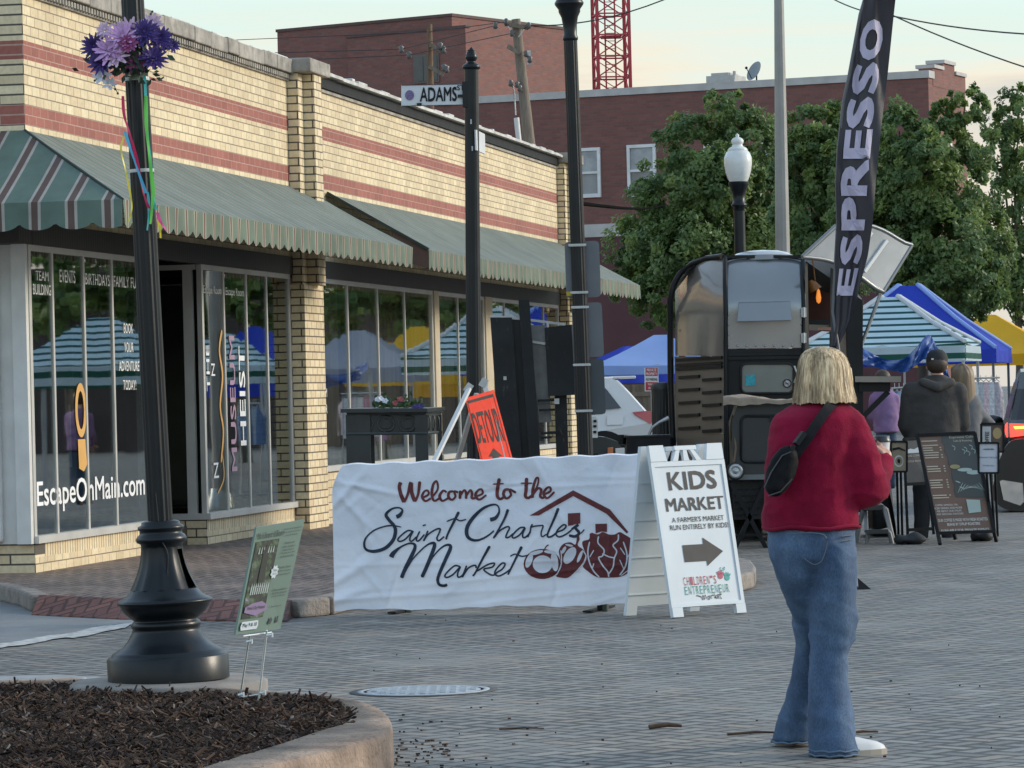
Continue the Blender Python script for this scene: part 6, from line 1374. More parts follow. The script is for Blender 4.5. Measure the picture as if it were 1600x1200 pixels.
# ================================================================== horse-trailer coffee bar
TR = 37.2
tr = thing("horse_trailer", P(1195, 850, TR), "dark vintage horse trailer coffee bar with its serving hatch propped open", "trailer")
GREYMET = M("trailer_grey_gloss", (0.25, 0.265, 0.275), 0.2, 0.55, 0.1, 1.2, coat=0.5); BROWN_REFL = M("trailer_brown_reflection", (0.27, 0.25, 0.225), 0.2, 0.4, 0.12, 1.5, coat=0.4); TRIMB = M("trailer_black_trim", (0.010, 0.012, 0.014), 0.4, 0, 0.3, 5, spec=0.25)  # brown mirrored in the nose is put into its base colour
SILV = M("hatch_silver", (0.50, 0.53, 0.56), 0.22, 0.7, 0.08, 3)
A3 = lambda x, y, e=0.0: P(x, y, TR + e)
def ppoly(mb, pts, th=0.035, mi=0):            # panel from (px, py, extra depth)
    mb.slab([A3(*p) for p in pts], (0, th, 0), mi)

el = lambda x: 0.0 if 1133 <= x <= 1256 else ((1133 - x) * 0.0095 if x < 1133 else (x - 1256) * 0.0095)
def E(x, y, o=0.0): return (x, y, el(x) + o)
mb = MB()
for i in range(5, 9):
    for x in (1138, 1252): mb.ball(A3(x, 414 + i * 15.5, -.004), .011, None, 0, 8, 5)
for i in range(1, 8): mb.ball(A3(1138 + i * 14.25, 540, -.004), .011, None, 0, 8, 5)
mb.build("rivet", [GALV], tr)
for y in (488, 528): mb = MB(); mb.box(A3(1256, y, -.06), (.05, .02, .09)); mb.tube([A3(1256, y - 8, -.07), A3(1256, y + 8, -.07)], .012, 6); mb.build("hinge", [GALV], tr)
mb = MB(); mb.tube([A3(1241, 572, -.03), A3(1246, 585, -.05), A3(1241, 598, -.03)], .012, 6); mb.build("grab_handle", [GALV], tr)
# left facet, arched at its top, in three courses
cv = lambda t: 0.36 * max(0.0, (t - .42) / .58) ** 2
mb = MB(); arch = [(1131, 404), (1112, 405), (1092, 410), (1074, 421), (1061, 438), (1055, 455)]
def archy(x):
    a_ = arch + [(1055, 470)]
    for (x0, y0), (x1, y1) in zip(a_[:-1], a_[1:]):
        if x1 <= x <= x0 and x0 != x1: return y0 + (y1 - y0) * (x - x0) / (x1 - x0)
    return 455
def nosef(s, t):
    x = 1055 + 76 * s; y = 556 + (archy(x) - 556) * t; return A3(*E(x, y, cv(t) - .10 * math.sin(math.pi * s) * (1 - .3 * t)))
mb.grid(nosef, 24, 18); mb.build("nose_panel", [BROWN_REFL], tr)
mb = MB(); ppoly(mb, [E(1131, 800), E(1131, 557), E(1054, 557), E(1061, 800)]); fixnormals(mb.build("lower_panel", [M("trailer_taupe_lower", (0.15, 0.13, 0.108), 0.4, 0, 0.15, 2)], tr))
mb = MB()
for y in (488, 515): mb.bar(A3(*E(1062, y + 1.5, -.02)), A3(*E(1122, y - 2, -.02)), .018, .022)
mb.build("swage", [BROWN_REFL], tr)
mb = MB()
for j in range(5):
    y = 590 + j * 20; mb.bar(A3(*E(1061, y, -.02)), A3(*E(1093, y - 2, -.02)), .02, .03)
    y += 4; mb.bar(A3(*E(1098, y, -.02)), A3(*E(1126, y - 2, -.02)), .02, .03)
for y in (563, 571, 577): mb.bar(A3(*E(1057, y, -.02)), A3(*E(1128, y - 4, -.02)), .02, .03)
mb.build("louvre", [TRIMB], tr)["kind"] = "stuff"
# centre facet
mb = MB(); mb.grid(lambda s, t: A3(1134.5 + 121 * s, 545 - 2 * s + (403 - 545 + 2 * s + 5 * abs(2 * s - 1) ** 4) * t, cv(t)), 20, 20); mb.build("front_panel", [GREYMET], tr)
mb = MB(); ppoly(mb, [E(1134, 800), E(1256, 800), E(1256, 544), E(1134, 546)], .05); fixnormals(mb.build("lower_front", [TRIMB], tr))
mb = MB()
for y in (548, 553, 559): mb.bar(A3(1136, y + 1, -.02), A3(1256, y - 1, -.02), .02, .03)
mb.build("rub_rail", [TRIMB], tr)
mb = MB(); o8 = [A3(1152, 502, -.01), A3(1237, 500, -.01), A3(1237, 500, -.14), A3(1152, 502, -.14), A3(1154, 472, -.01), A3(1235, 470, -.01), A3(1234, 472, -.06), A3(1155, 474, -.06)]
mb.hexa(o8); fixnormals(mb.build("vent_hood", [GREYMET], tr))
# window with stickers
def rr(cx, cy, w, h, r, n=5):
    out = []
    for (sx, sy, a0) in ((1, -1, -90), (1, 1, 0), (-1, 1, 90), (-1, -1, 180)):
        for i in range(n + 1): a = R(a0 + 90 * i / n); out.append((cx + sx * (w - r) + r * math.cos(a), cy + sy * (h - r) + r * math.sin(a)))
    return out
mb = MB(); ppoly(mb, [(x, y, -.012) for x, y in rr(1199, 591, 40, 22, 8)], .01); fixnormals(mb.build("window", [M("trailer_window", (0.16, 0.18, 0.165), 0.15, 0, 0.15, 2, spec=0.6)], tr))
mb = MB(); mb.tube([A3(x, y, -.02) for x, y in rr(1199, 591, 41, 23, 9)] + [A3(*rr(1199, 591, 41, 23, 9)[0], -.02)], .012, 6); mb.build("window_seal", [RUBBER], tr)
mb = MB(); ppoly(mb, [(1165, 603, -.02), (1180, 602, -.02), (1180, 585, -.02), (1165, 586, -.02)], .004); fixnormals(mb.build("sticker", [M("sticker_teal", (0.03, 0.32, 0.38), 0.5, 0, 0.25, 40)], tr))
mb = MB(); ppoly(mb, [(1230 + 6.6 * math.cos(a * .314), 599 + 6.6 * math.sin(a * .314), -.02) for a in range(20)], .004); fixnormals(mb.build("sticker", [M("sticker_white", (0.6, 0.6, 0.6), 0.5)], tr))
mb = MB(); mb.tube([A3(1230 + 6.0 * math.cos(a * .314), 599 + 6.0 * math.sin(a * .314), -.025) for a in range(21)], .006, 5); mb.bar(A3(1226, 595, -.026), A3(1234, 603, -.026), .01, .003); mb.bar(A3(1226, 600, -.024), A3(1234, 598, -.024), .012, .003); mb.build("sticker_mark", [M("mark_dark", (0.06, 0.03, 0.04), 0.6)], tr)
# black edge trims, roof and rear body
mb = MB()
mb.tube([A3(*E(1055, 800, -.02)), A3(*E(1048, 600, -.02)), A3(*E(1047, 470, -.02)), A3(*E(1052, 446, -.02)), A3(*E(1064, 426, .15)), A3(*E(1082, 412, .26)), A3(*E(1104, 404, .32)), A3(*E(1128, 401, .34))], .032, 8)
[mb.tube([A3(x0, 402, .34), A3(x0, 420, .2), A3(x0, 445, .07), A3(x0 + 1, 480, -.01), A3(x0 + 1, 545, -.03), A3(x0 + 3, 800, -.03)], .024, 8) for x0 in (1133, 1255)]; mb.bar(A3(1128, 401, .34), A3(1256, 401, .34), .03, .03)
mb.build("edge_trim", [TRIMB], tr)
def sec(e, s):                               # cross-section of the hull at a depth, arched roof
    L_ = A3(1068, 800, 0); Rg = A3(1340, 800, 0); zt = A3(1195, 400, 0).z; zb = A3(1195, 800, 0).z; x0, x1 = L_.x, Rg.x; w = (x1 - x0) / 2; cx = (x0 + x1) / 2; pts = [(x0, zb), (x0, zt - .42)]
    for i in range(9): a = math.pi * (1 - i / 8); pts.append((cx + w * math.cos(a), zt - .42 + .42 * math.sin(a) ** .8))
    pts += [(x1, zb)]; return [Vector((x, TR + e + (x - cx) * 0.0 + 0.19 * e * 0, z)) for x, z in pts]
rows = [sec(.82, 0), sec(1.6, 0), sec(3.4, 0)]; dxe = [0.03, .08, .21]
vs = [p + Vector((dxe[i], 0, 0)) for i, r_ in enumerate(rows) for p in r_]; n = len(rows[0])
fs = []
for i in range(2):
    for j in range(n - 1):
        if j >= n - 3 and i < 2: continue         # open serving side on the right
        fs.append((i * n + j, i * n + j + 1, (i + 1) * n + j + 1, (i + 1) * n + j))
mb = MB(); mb.add(vs, fs, 0, True)
bk = [vs[2 * n + j] for j in range(n)]; lo_, hi_ = 1.70, 2.10; mb.add([bk[0], bk[-1], Vector((bk[-1].x, bk[-1].y, lo_)), Vector((bk[0].x, bk[0].y, lo_))], [(0, 1, 2, 3)]); up_ = [p for p in bk if p.z > hi_]; mb.add([Vector((bk[0].x, bk[0].y, hi_))] + up_ + [Vector((bk[-1].x, bk[-1].y, hi_))], [tuple(range(len(up_) + 2))]); fl = [rows[0][0], rows[0][-1], bk[-1], bk[0]]; mb.add(fl, [(0, 1, 2, 3)])
zc = A3(1330, 575, .8).z; r1, r2 = rows[0][-1], bk[-1]; mb.add([r1, r2, Vector((r2.x, r2.y, zc)), Vector((r1.x, r1.y, zc))], [(0, 1, 2, 3)])
mb.build("hull", [M("trailer_hull", (0.02, 0.02, 0.021), 0.5)], tr)
# roof closing the nose, clear dome vent
mb = MB(); mb.add([A3(*E(x, y, .35 * (1131 - x < 50))) for x, y in arch[::-1]] + [A3(1150, 402.5, .36), A3(1240, 402.5, .36), A3(1256, 406, .36), A3(1349, 470, .8), A3(1300, 410, .82), A3(1195, 398, .82), A3(1090, 410, .82)], [(0, 1, 2, 3, 4, 5, 6, 7, 8, 9, 10, 11, 12)]); mb.build("roof", [GREYMET], tr)
mb = MB(); c = A3(1191, 404, .62); mb.lathe([(.31, -.02), (.31, .02), (.30, .03)], Matrix.Translation(c), 28); vt = mb.build("roof_vent", [M("vent_frame", (0.25, 0.26, 0.27), 0.4, 0.3)], tr)
mb = MB(); mb.lathe([(.29, .03), (.25, .055), (.16, .075), (0, .085)], Matrix.Translation(c), 28); mb.build("dome", [M("vent_dome", (0.40, 0.42, 0.44), 0.15, 0, 0.05, 2, spec=.6)], vt)
# right facet: frame round the opening
mb = MB(); ppoly(mb, [E(1259, 800), E(1347, 800), E(1347, 570), E(1259, 545)]); ppoly(mb, [E(1258, 545), E(1264, 545), E(1262, 412), E(1258, 410)]); ppoly(mb, [E(1296, 560), E(1347, 571), E(1349, 470), E(1318, 430), E(1298, 418)], .04); ppoly(mb, [E(1264, 516), E(1296, 518), E(1296, 508), E(1264, 507)], .06)
fixnormals(mb.build("hatch_frame", [TRIMB], tr))
mb = MB(); ppoly(mb, [(1262, 500, 1.6), (1330, 500, 1.6), (1330, 405, 1.6), (1262, 405, 1.6)], .02); mb.build("interior_panel", [M("inside_panel", (0.11, 0.035, 0.022), 0.5, 0, 0.3, 3)], tr); mb = MB(); mb.bar(A3(1262, 514, .2), A3(1296, 514, .35), .1, .03); mb.build("interior_shelf", [M("inside_wood", (0.11, 0.035, 0.022), 0.5, 0, 0.3, 3)], tr)
mb = MB(); c = A3(1279, 462, .45); mb.lathe([(.0, -.08), (.02, -.06), (.026, -.02), (.014, .05), (.0, .07)], Matrix.Translation(c), 14); lb = mb.build("lamp", [M("lamp_filament", (0.5, 0.2, 0.04), 0.4, 0, 0.2, 12, emit=((1.0, 0.30, 0.04), 0.45))], tr)
mb = MB(); mb.lathe([(.07, .06), (.05, .13), (.02, .17)], Matrix.Translation(c) @ Matrix.Rotation(-.5, 4, 'Y'), 14); mb.tube([c + Vector((-.03, 0, .15)), c + Vector((-.05, 0, .35))], .008, 6); mb.build("lamp_shade", [M("amber_shade", (0.30, 0.12, 0.03), 0.4, 0, .2, 9)], lb)
# open hatch: curved skin outside, ribbed inside
mb = MB(); h0 = A3(1253, 402, .0); h1 = A3(1312, 352, .2); e0 = A3(1345, 440, .9); e1 = A3(1425, 388, 1.1)
q0, q1, q2, q3 = A3(1253, 402, 0), A3(1306, 353, .25), A3(1424, 388, .9), A3(1379, 461, .65)
def hs(s, t, o=0.0):
    p = (q0 * (1 - s) + q3 * s) * (1 - t) + (q1 * (1 - s) + q2 * s) * t; bul = 0.10 * math.sin(math.pi * min(1, s * 1.15) * .9) ; return p + Vector((0.0, -o - 0.03, bul))
mb.grid(lambda s, t: hs(s, t), 16, 6); mb.grid(lambda s, t: hs(s, t, .03), 16, 6); ht = mb.build("hatch", [SILV], tr)
mb = MB()
for s_ in (.52, .72): mb.bar(hs(s_, .12, .05), hs(s_, .86, .05), .025, .03)
mb.build("rib", [M("hatch_rib", (0.7, 0.71, 0.7), 0.4)], ht)
mb = MB()
for (a, b) in (((0, 0), (0, 1)), ((1, 0), (1, 1)), ((0, 0), (1, 0)), ((0, 1), (1, 1))):
    pts = [hs(a[0] + (b[0] - a[0]) * i / 10, a[1] + (b[1] - a[1]) * i / 10, .02) for i in range(11)]; mb.tube(pts, .022, 6)
mb.build("edge", [M("hatch_edge", (0.20, 0.21, 0.215), 0.4, 0.4)], ht)
mb = MB(); mb.tube([hs(.97, .1, 0), A3(1344, 545, .7), A3(1344, 655, .7)], .02, 6); mb.build("gas_strut", [GALV], ht)
# serving counter on the right with its bracket
mb = MB(); mb.hexa([A3(1336, 597, .3), A3(1408, 597, .3), A3(1400, 596, 1.1), A3(1336, 596, 1.1), A3(1336, 588, .3), A3(1408, 588, .3), A3(1400, 588, 1.1), A3(1336, 588, 1.1)]); ct = fixnormals(mb.build("counter", [M("counter_wood", (0.28, 0.25, 0.20), 0.5, 0, 0.15, 6)], tr))
mb = MB(); mb.hexa([A3(1342, 612, .4), A3(1391, 612, .4), A3(1391, 612, .9), A3(1342, 612, .9), A3(1342, 597.5, .4), A3(1391, 597.5, .4), A3(1391, 597.5, .9), A3(1342, 597.5, .9)]); mb.bar(A3(1344, 655, .45), A3(1388, 612, .45), .06, .05); fixnormals(mb.build("bracket", [TRIMB], ct))
mb = MB(); ppoly(mb, [(1326, 700, .45), (1349, 700, .45), (1348, 468, .45), (1322, 466, .45)], .08); fixnormals(mb.build("hatch_post", [TRIMB], tr))
# wheel and mudguard on the right, drawbar and jockey wheel on the left
mb = MB(); T = Matrix.Translation(A3(1376, 805, 1.2)) @ Matrix.Rotation(math.pi / 2, 4, 'Y'); mb.lathe([(.15, -.1), (.30, -.1), (.32, -.06), (.32, .06), (.30, .1), (.15, .1)], T, 28); mb.build("wheel", [RUBBER], tr)
mb = MB(); c = A3(1395, 770, .9); mb.grid(lambda s, t: A3(1372 + 30 * math.sin(s * 1.5), 705 + 150 * s, .6) + Vector((0, t * .5, 0)), 12, 2); mb.build("mudguard", [BLACKPAINT], tr)
mb = MB(); mb.bar(A3(1062, 706, .3), A3(968, 688, -.4), .09, .07); mb.bar(A3(1050, 690, .8), A3(968, 685, -.4), .09, .07); mb.tube([A3(1016, 700, -.1), A3(1016, 680, -.1)], .03, 8); mb.build("drawbar", [TRIMB], tr)
mb = MB(); mb.tube([A3(1013, 682, -.05), A3(1019, 668, -.05), A3(1030, 660, -.05), A3(1045, 653, -.05)], [.014, .014, .014, .022], 8); mb.build("jack_handle", [GALV], tr)
mb = MB(); mb.tube([A3(1000, 690, -.2), A3(1002, 700, -.2)], .03, 8); mb.box(A3(1015, 695, -.3), (.12, .05, .03)); mb.box(A3(1000, 692, -.3), (.05, .05, .08)); mb.build("coupling", [GALV], tr)
mb = MB()
for x in (1075, 1330):
    b = A3(x, 850, .5); mb.box((b.x, b.y, .3), (.06, .06, .6))
mb.build("prop_stand", [TRIMB], tr)

# things standing by the trailer
def P_(x, y, d): return P(x, y, d)
bn_ = thing("storage_bin", G(1030, 850, 0), "tall dark ribbed bin standing left of the horse trailer", "bin"); BD = 38.4
mb = MB(); c = P(1034, 600, BD); rad = 17 / PXM(BD); n = 40; T = Matrix.Translation((c.x, c.y, 0))
mb.lathe([(rad * .9, 0), (rad, 1.2), (rad * .98, c.z - .04), (rad * .85, c.z)], T, n, 0, False, (0.0, c.z - .05, .93)); mb.build("drum", [M("bin_black", (0.03, 0.034, 0.036), 0.55)], bn_)
mb = MB(); mb.lathe([(rad * 1.03, c.z - .06), (rad * 1.04, c.z - .03), (rad * .8, c.z + .01), (0, c.z + .02)], T, n); mb.build("lid", [M("bin_lid", (0.035, 0.04, 0.042), 0.5)], bn_)
jb = thing("battery_box", G(1005, 820, 0), "low black box on the trailer drawbar behind the folding sign", "box"); BXD = 36.5
mb = MB(); a = [P(978, 712, BXD), P(1046, 712, BXD), P(1048, 680, BXD), P(980, 682, BXD)]; mb.slab(a, (0, .4, 0)); mb.build("case", [BLACKMAT], jb)
mb = MB(); mb.slab([P(976, 684, BXD - .01), P(1049, 682, BXD - .01), P(1049, 679, BXD - .01), P(976, 681, BXD - .01)], (0, .43, 0)); mb.build("lid", [BLACKPAINT], jb)
ft = thing("plastic_crate", P(948, 700, 33.5), "black crate with pale packets sticking out, behind the banner's right end", "crate")
mb = MB(); mb.slab([P(924, 880, 33.5), P(975, 880, 33.5), P(966, 690, 33.5), P(945, 683, 33.5), P(926, 681, 33.5)], (0, .5, 0)); mb.build("box", [M("crate_green_black", (0.022, 0.03, 0.03), 0.4)], ft)
for x0, x1, y0, m_ in ((950, 958, 699, M("packet_orange", (0.5, 0.16, 0.06), 0.6)), (962, 976, 700, WHITEMET)):
    mb = MB(); mb.slab([P(x0, 712, 33.3), P(x1, 712, 33.3), P(x1, y0, 33.3), P(x0, y0 + 1, 33.3)], (0, .12, 0)); mb.build("packet", [m_], ft)
jn = thing("junction_box", P(929, 668, 31.2), "small white junction box with dark sockets behind the tall lamp post", "junction box")
mb = MB(); mb.slab([P(924, 684, 31.2), P(934, 684, 31.2), P(934, 656, 31.2), P(930, 651, 31.2), P(924, 650, 31.2)], (0, .1, 0)); mb.build("housing", [WHITEMET], jn)
mb = MB()
for y in (658, 666, 675): mb.box(P(929.5, y, 31.19), (.025, .01, .02))
mb.build("socket", [BLACKMAT], jn)
mb = MB(); c = P(929, 690, 31.25); mb.box((c.x, c.y, .5), (.05, .05, 1.0)); mb.build("post", [BLACKMAT], jn)

# folding table with a wheeled cool box on it, burlap over the box
FD = 36.0
tb = thing("folding_table", G(1172, 862, 0), "dark scissor-leg folding table carrying the black cool box before the trailer", "table")
q = lambda x, y, e=0.0: P(x, y, FD + e)
mb = MB(); mb.hexa([q(1139, 750), q(1262, 748), q(1262, 748, .6), q(1139, 750, .6), q(1139, 742), q(1262, 740), q(1262, 740, .6), q(1139, 742, .6)]); fixnormals(mb.build("top", [M("table_grey", (0.13, 0.14, 0.145), 0.5)], tb))
for e in (0.02, .55):
    for (a, b) in (((1143, 755), (1200, 862)), ((1196, 755), (1146, 862)), ((1200, 755), (1256, 862)), ((1254, 755), (1204, 862))):
        mb = MB(); mb.bar(q(*a, e), q(*b, e), .05, .04); mb.build("leg", [BLACKMAT], tb)
mb = MB(); mb.bar(q(1144, 862, 0), q(1204, 861, 0), .03, .04); mb.bar(q(1150, 836, 0), q(1250, 834, 0), .02, .02); mb.build("stretcher", [BLACKMAT], tb)
ux = thing("plastic_crate", q(1172, 812, .2), "black crate of gear hanging under the folding table's top", "crate")
mb = MB(); mb.hexa([q(1147, 812, .12), q(1195, 811, .12), q(1195, 811, .5), q(1147, 812, .5), q(1142, 753, .12), q(1198, 752, .12), q(1198, 752, .5), q(1142, 753, .5)]); fixnormals(mb.build("box", [M("gear_black", (0.018, 0.018, 0.019), 0.7, 0, .4, 12, .5, 30, .02)], ux))
mb = MB()
for i in range(5): mb.bar(q(1146 + i * .5, 764 + i * 10, .11), q(1197 - i * .5, 763 + i * 10, .11), .012, .012)
mb.build("rim", [BLACKPAINT], ux)
cb = thing("cool_box", q(1200, 745, .2), "black wheeled cool box on the folding table beside the folding sign", "cool box")
mb = MB(); mb.slab([q(1146, 742, .02), q(1258, 740, .02), q(1262, 650, .02), q(1258, 632, .02), q(1152, 634, .02), q(1143, 660, .02)], (0, .5, 0)); fixnormals(mb.build("body", [M("coolbox_black", (0.022, 0.026, 0.028), 0.45)], cb))
mb = MB(); mb.tube([q(x, y, .01) for x, y in rr(1210, 686, 52, 36, 9)] + [q(*rr(1210, 686, 52, 36, 9)[0], .01)], .014, 6); mb.build("door_seam", [BLACKPAINT], cb)
mb = MB(); mb.slab([q(1203, 659, .0), (q(1207, 659, 0)), q(1207, 650, 0), q(1203, 650, 0)], (0, .02, 0)); mb.build("latch", [BLACKPAINT], cb)
T = Matrix.Translation(q(1149, 736, -.02)) @ Matrix.Rotation(math.pi / 2, 4, 'X')
mb = MB(); mb.lathe([(.085, -.05), (.085, .03), (.07, .04)], T, 26); wh = mb.build("wheel", [RUBBER], cb)
mb = MB(); mb.lathe([(.065, .038), (.068, .046), (.045, .048), (.04, .042), (.02, .042), (.018, .05), (0, .05)], T, 26); mb.build("rim", [GALV], wh)
mb = MB(); mb.tube([q(1141, 690, .1), q(1144, 650, .05), q(1150, 700, .02), q(1144, 742, .02)], .012, 6); mb.build("handle", [M("handle_tan", (0.16, 0.11, 0.07), 0.6)], cb)
mb = MB(); rnd = random.Random(8)
def burl(s, t):
    x = 1130 + 118 * s; y = 628 - 4 * s - 10 * math.sin(min(1, t * 2.2) * 1.5) * (.5 + .5 * math.sin(s * 5 + .6)) - 3 * noise.noise((s * 6, t * 4, 0)); y = y if t > .22 else y + (0.22 - t) * 26
    return q(x, y, -.08 + .6 * max(0, t - .22))
mb.grid(burl, 50, 14); tag(mb.build("burlap_sheet", [M("burlap", (0.30, 0.245, 0.19), 0.95, 0, 0.2, 12, .6, 90, .01)]), "crumpled tan burlap sheet spread over the black cool box", "cloth")

# two-step stool
st_ = thing("step_stool", G(1370, 860, 0), "small black two-step stool on the street behind the woman's hip", "step stool"); SD_ = 36.3
q = lambda x, y, e=0.0: P(x, y, SD_ + e)
SBL = M("stool_black", (0.03, 0.032, 0.034), 0.5); SGR = M("stool_grey", (0.16, 0.165, 0.17), 0.45)
mb = MB()
for pts in ([(1337, 861), (1342, 820), (1350, 794), (1356, 791), (1376, 790), (1384, 796), (1398, 858)],): mb.tube([q(x, y, .35) for x, y in pts], .026, 8); mb.tube([q(x, y, .0) for x, y in [(1353, 862), (1356, 832), (1360, 829), (1386, 828), (1390, 833), (1396, 860)]], .022, 8)
for (a, b) in (((1352, 792), (1353, 830)), ((1380, 792), (1392, 834))): mb.bar(q(*a, .35), q(*b, 0), .03, .03)
mb.build("frame", [SGR], st_)
mb = MB(); mb.hexa([q(1349, 797, .12), q(1380, 796, .12), q(1382, 797, .5), q(1349, 798, .5), q(1349, 790, .12), q(1380, 789, .12), q(1382, 790, .5), q(1349, 791, .5)]); mb.hexa([q(1354, 834, -.1), q(1388, 833, -.1), q(1388, 834, .2), q(1354, 835, .2), q(1354, 828, -.1), q(1388, 827, -.1), q(1388, 828, .2), q(1354, 829, .2)]); fixnormals(mb.build("tread", [SBL], st_))

# ================================================================== feather flag
FLD = 30.4
fg = thing("feather_flag", G(1340, 921, 0), "tall black feather flag reading ESPRESSO in pale letters", "flag")
lft = [(1298, 538), (1299, 487), (1304, 420), (1308, 350), (1310, 290), (1309, 233), (1317, 160), (1326, 117), (1343, 23), (1352, -8), (1362, -50)]
lft[4] = (1306, 290)
rgt = [(1310, 541), (1330, 500), (1343, 449), (1356, 400), (1364, 345), (1369, 277), (1378, 190), (1387, 117), (1396, 29), (1400, -8), (1404, -50)]
def edge_at(L_, y):
    for (x0, y0), (x1, y1) in zip(L_[:-1], L_[1:]):
        if (y0 - y) * (y1 - y) <= 0 and y0 != y1: return x0 + (x1 - x0) * (y - y0) / (y1 - y0)
    return L_[-1][0] if y < L_[-1][1] else L_[0][0]
def fl_(y, c, o=0.0):                         # c = 0 right edge .. 1 left edge
    a, b = edge_at(rgt, y), edge_at(lft, y); x = a + (b - a) * c
    w = .025 * math.sin(c * 7 + y * .012) + .012 * math.sin(c * 17 + y * .05) + .03 * math.sin(y * .017); return P(x, y, FLD + w - o)
mb = MB(); mb.grid(lambda s, t: fl_(540 - 588 * t, s), 14, 90); FBL = M_cloth("flag_black", (0.028, 0.026, 0.036), 0.15, 0.45, 0.3, 9, .01); mb.build("cloth", [FBL], fg)
mb = MB()
for ch, yb_, yt, c0, c1 in (("E", 462, 419, .20, .84), ("S", 414, 366, .20, .86), ("P", 360, 308, .22, .88), ("R", 306, 249, .20, .88), ("E", 248, 202, .20, .86), ("S", 201, 151, .22, .88), ("S", 148, 97, .22, .88), ("O", 94, 30, .24, .86)):
    vs, fs, a0, a1, b0, b1 = glyphs(ch, 0.05)
    bm = bmesh.new(); vv = [bm.verts.new(v) for v in vs]
    for f in fs:
        try: bm.faces.new([vv[i] for i in f])
        except ValueError: pass
    bmesh.ops.subdivide_edges(bm, edges=[e for e in bm.edges if e.calc_length() > .12], cuts=2); bmesh.ops.triangulate(bm, faces=bm.faces[:]); bm.verts.index_update()
    mb.add([fl_(yb_ + (yt - yb_) * (v.co.x - a0) / (a1 - a0), c0 + (c1 - c0) * (v.co.y - b0) / (b1 - b0), .012) for v in bm.verts], [[v.index for v in f.verts] for f in bm.faces]); bm.free()
mb.build("lettering", [M("flag_letter", (0.46, 0.42, 0.54), 0.55)], fg)
mb = MB(); mb.tube([G(1338, 918, .05), P(1312, 560, FLD), P(1301, 487, FLD + .02)] + [P(x + 1, y, FLD + .02) for x, y in lft[3:]], .014, 8); mb.build("pole", [M("flag_pole", (0.10, 0.10, 0.11), 0.4)], fg)
mb = MB(); c = G(1340, 920, 0); mb.hexa([c + Vector((-.05, -.12, 0)), c + Vector((.09, -.1, 0)), c + Vector((.09, .12, 0)), c + Vector((-.05, .12, 0)), c + Vector((-.05, -.08, .09)), c + Vector((-.01, -.07, .09)), c + Vector((-.01, .08, .09)), c + Vector((-.05, .08, .09))]); fixnormals(mb.build("foot", [BLACKMAT], fg))

# ================================================================== menu boards
MBR = M("menu_brown", (0.145, 0.085, 0.06), 0.5, 0, 0.1, 2); MSL = M("menu_slate", (0.052, 0.06, 0.058), 0.5, 0, 0.15, 3); MCR = M("menu_cream", (0.45, 0.40, 0.31), 0.6); MPW = M("menu_white", (0.6, 0.62, 0.6), 0.6)
MD = 35.9
mbq = [P(1465, 833, MD), P(1553, 830, MD + .1), P(1523, 676, MD + .3), P(1433, 680, MD + .2)]
def om(s, t, o=0.0): return (mbq[0] * (1 - s) + mbq[1] * s) * (1 - t) + (mbq[3] * (1 - s) + mbq[2] * s) * t + Vector((0, -o, 0))
me_ = thing("menu_board", G(1510, 848, 0), "brown and slate folding menu board of the coffee bar", "menu board")
mb = MB(); mb.slab([om(0, 0), om(1, 0), om(1, 1), om(0, 1)], (0, .02, 0)); fixnormals(mb.build("panel", [MBR], me_))
f1_ = lambda x, y: om(x, y, .004); f2_ = lambda x, y: om(x, y, .007); f3_ = lambda x, y: om(x, y, .010)
mb = MB(); shape(mb, [(.985, .985), (.42, .985), (.40, .92), (.44, .88), (.41, .82), (.46, .76), (.44, .70), (.48, .64), (.45, .56), (.47, .48), (.44, .42), (.46, .36), (.985, .34)], f1_); mb.build("picture", [MSL], me_)
mb = MB(); write(mb, "Espresso Cafe", f2_, .54, .96, .945, .975, .01); write(mb, "Cafe & Roasting", f2_, .60, .92, .91, .935, .01)
rnd = random.Random(2)
for y, n_ in ((.93, 1), (.885, 1), (.86, 1), (.835, 1), (.81, 1), (.785, 1), (.76, 1), (.67, 1), (.645, 1), (.62, 1), (.53, 1), (.505, 1), (.48, 1), (.455, 1), (.375, 1), (.35, 1)):
    w = rnd.uniform(.16, .28); rect(mb, f2_, .05, .05 + w, y, y + .011)
    if w < .25: rect(mb, f2_, .34, .37, y, y + .011)
mb.build("lettering", [MCR], me_)
mb = MB()
for (t, x0, x1, y) in (("COFFEE, ESPRESSO, TEA,", .06, .46, .27), ("ICED DRINKS AND MORE", .04, .52, .24), ("ASK ABOUT OUR SYRUPS", .06, .50, .21), ("AND SEASONAL FLAVOURS", .05, .52, .18)): write(mb, t, f2_, x0, x1, y, y + .02, 0)
write(mb, "OUR COFFEE IS MADE WITH FRESH ROASTED", f2_, .05, .93, .112, .142, .012); write(mb, "BEANS BY SYRUP ROASTERS", f2_, .20, .78, .07, .098, .012); write(mb, "AVAILABLE FOR PRIVATE EVENTS", f2_, .06, .92, .012, .036, .014)
mb.build("lettering", [MPW], me_)
mb = MB(); shape(mb, [(.62, .19), (.84, .20), (.86, .32), (.62, .33)], f2_); e2 = lambda cx, cy, rx, ry: [(cx + rx * math.cos(i * .393), cy + ry * math.sin(i * .393)) for i in range(16)]
shape(mb, e2(.70, .63, .13, .018), f2_); shape(mb, e2(.84, .60, .12, .022), f2_)
for i in range(9): stroke(mb, [(.50 + i * .05, .40 + .012 * i), (.62 + i * .045, .50 - .012 * i)], f2_, .008, 0, 3)
for (x, y) in ((.56, .88), (.86, .88), (.72, .84), (.80, .82), (.90, .84), (.76, .86)): stroke(mb, [(x, y), (x + .05, y - .02), (x + .02, y - .05)], f2_, .008, 0, 3)
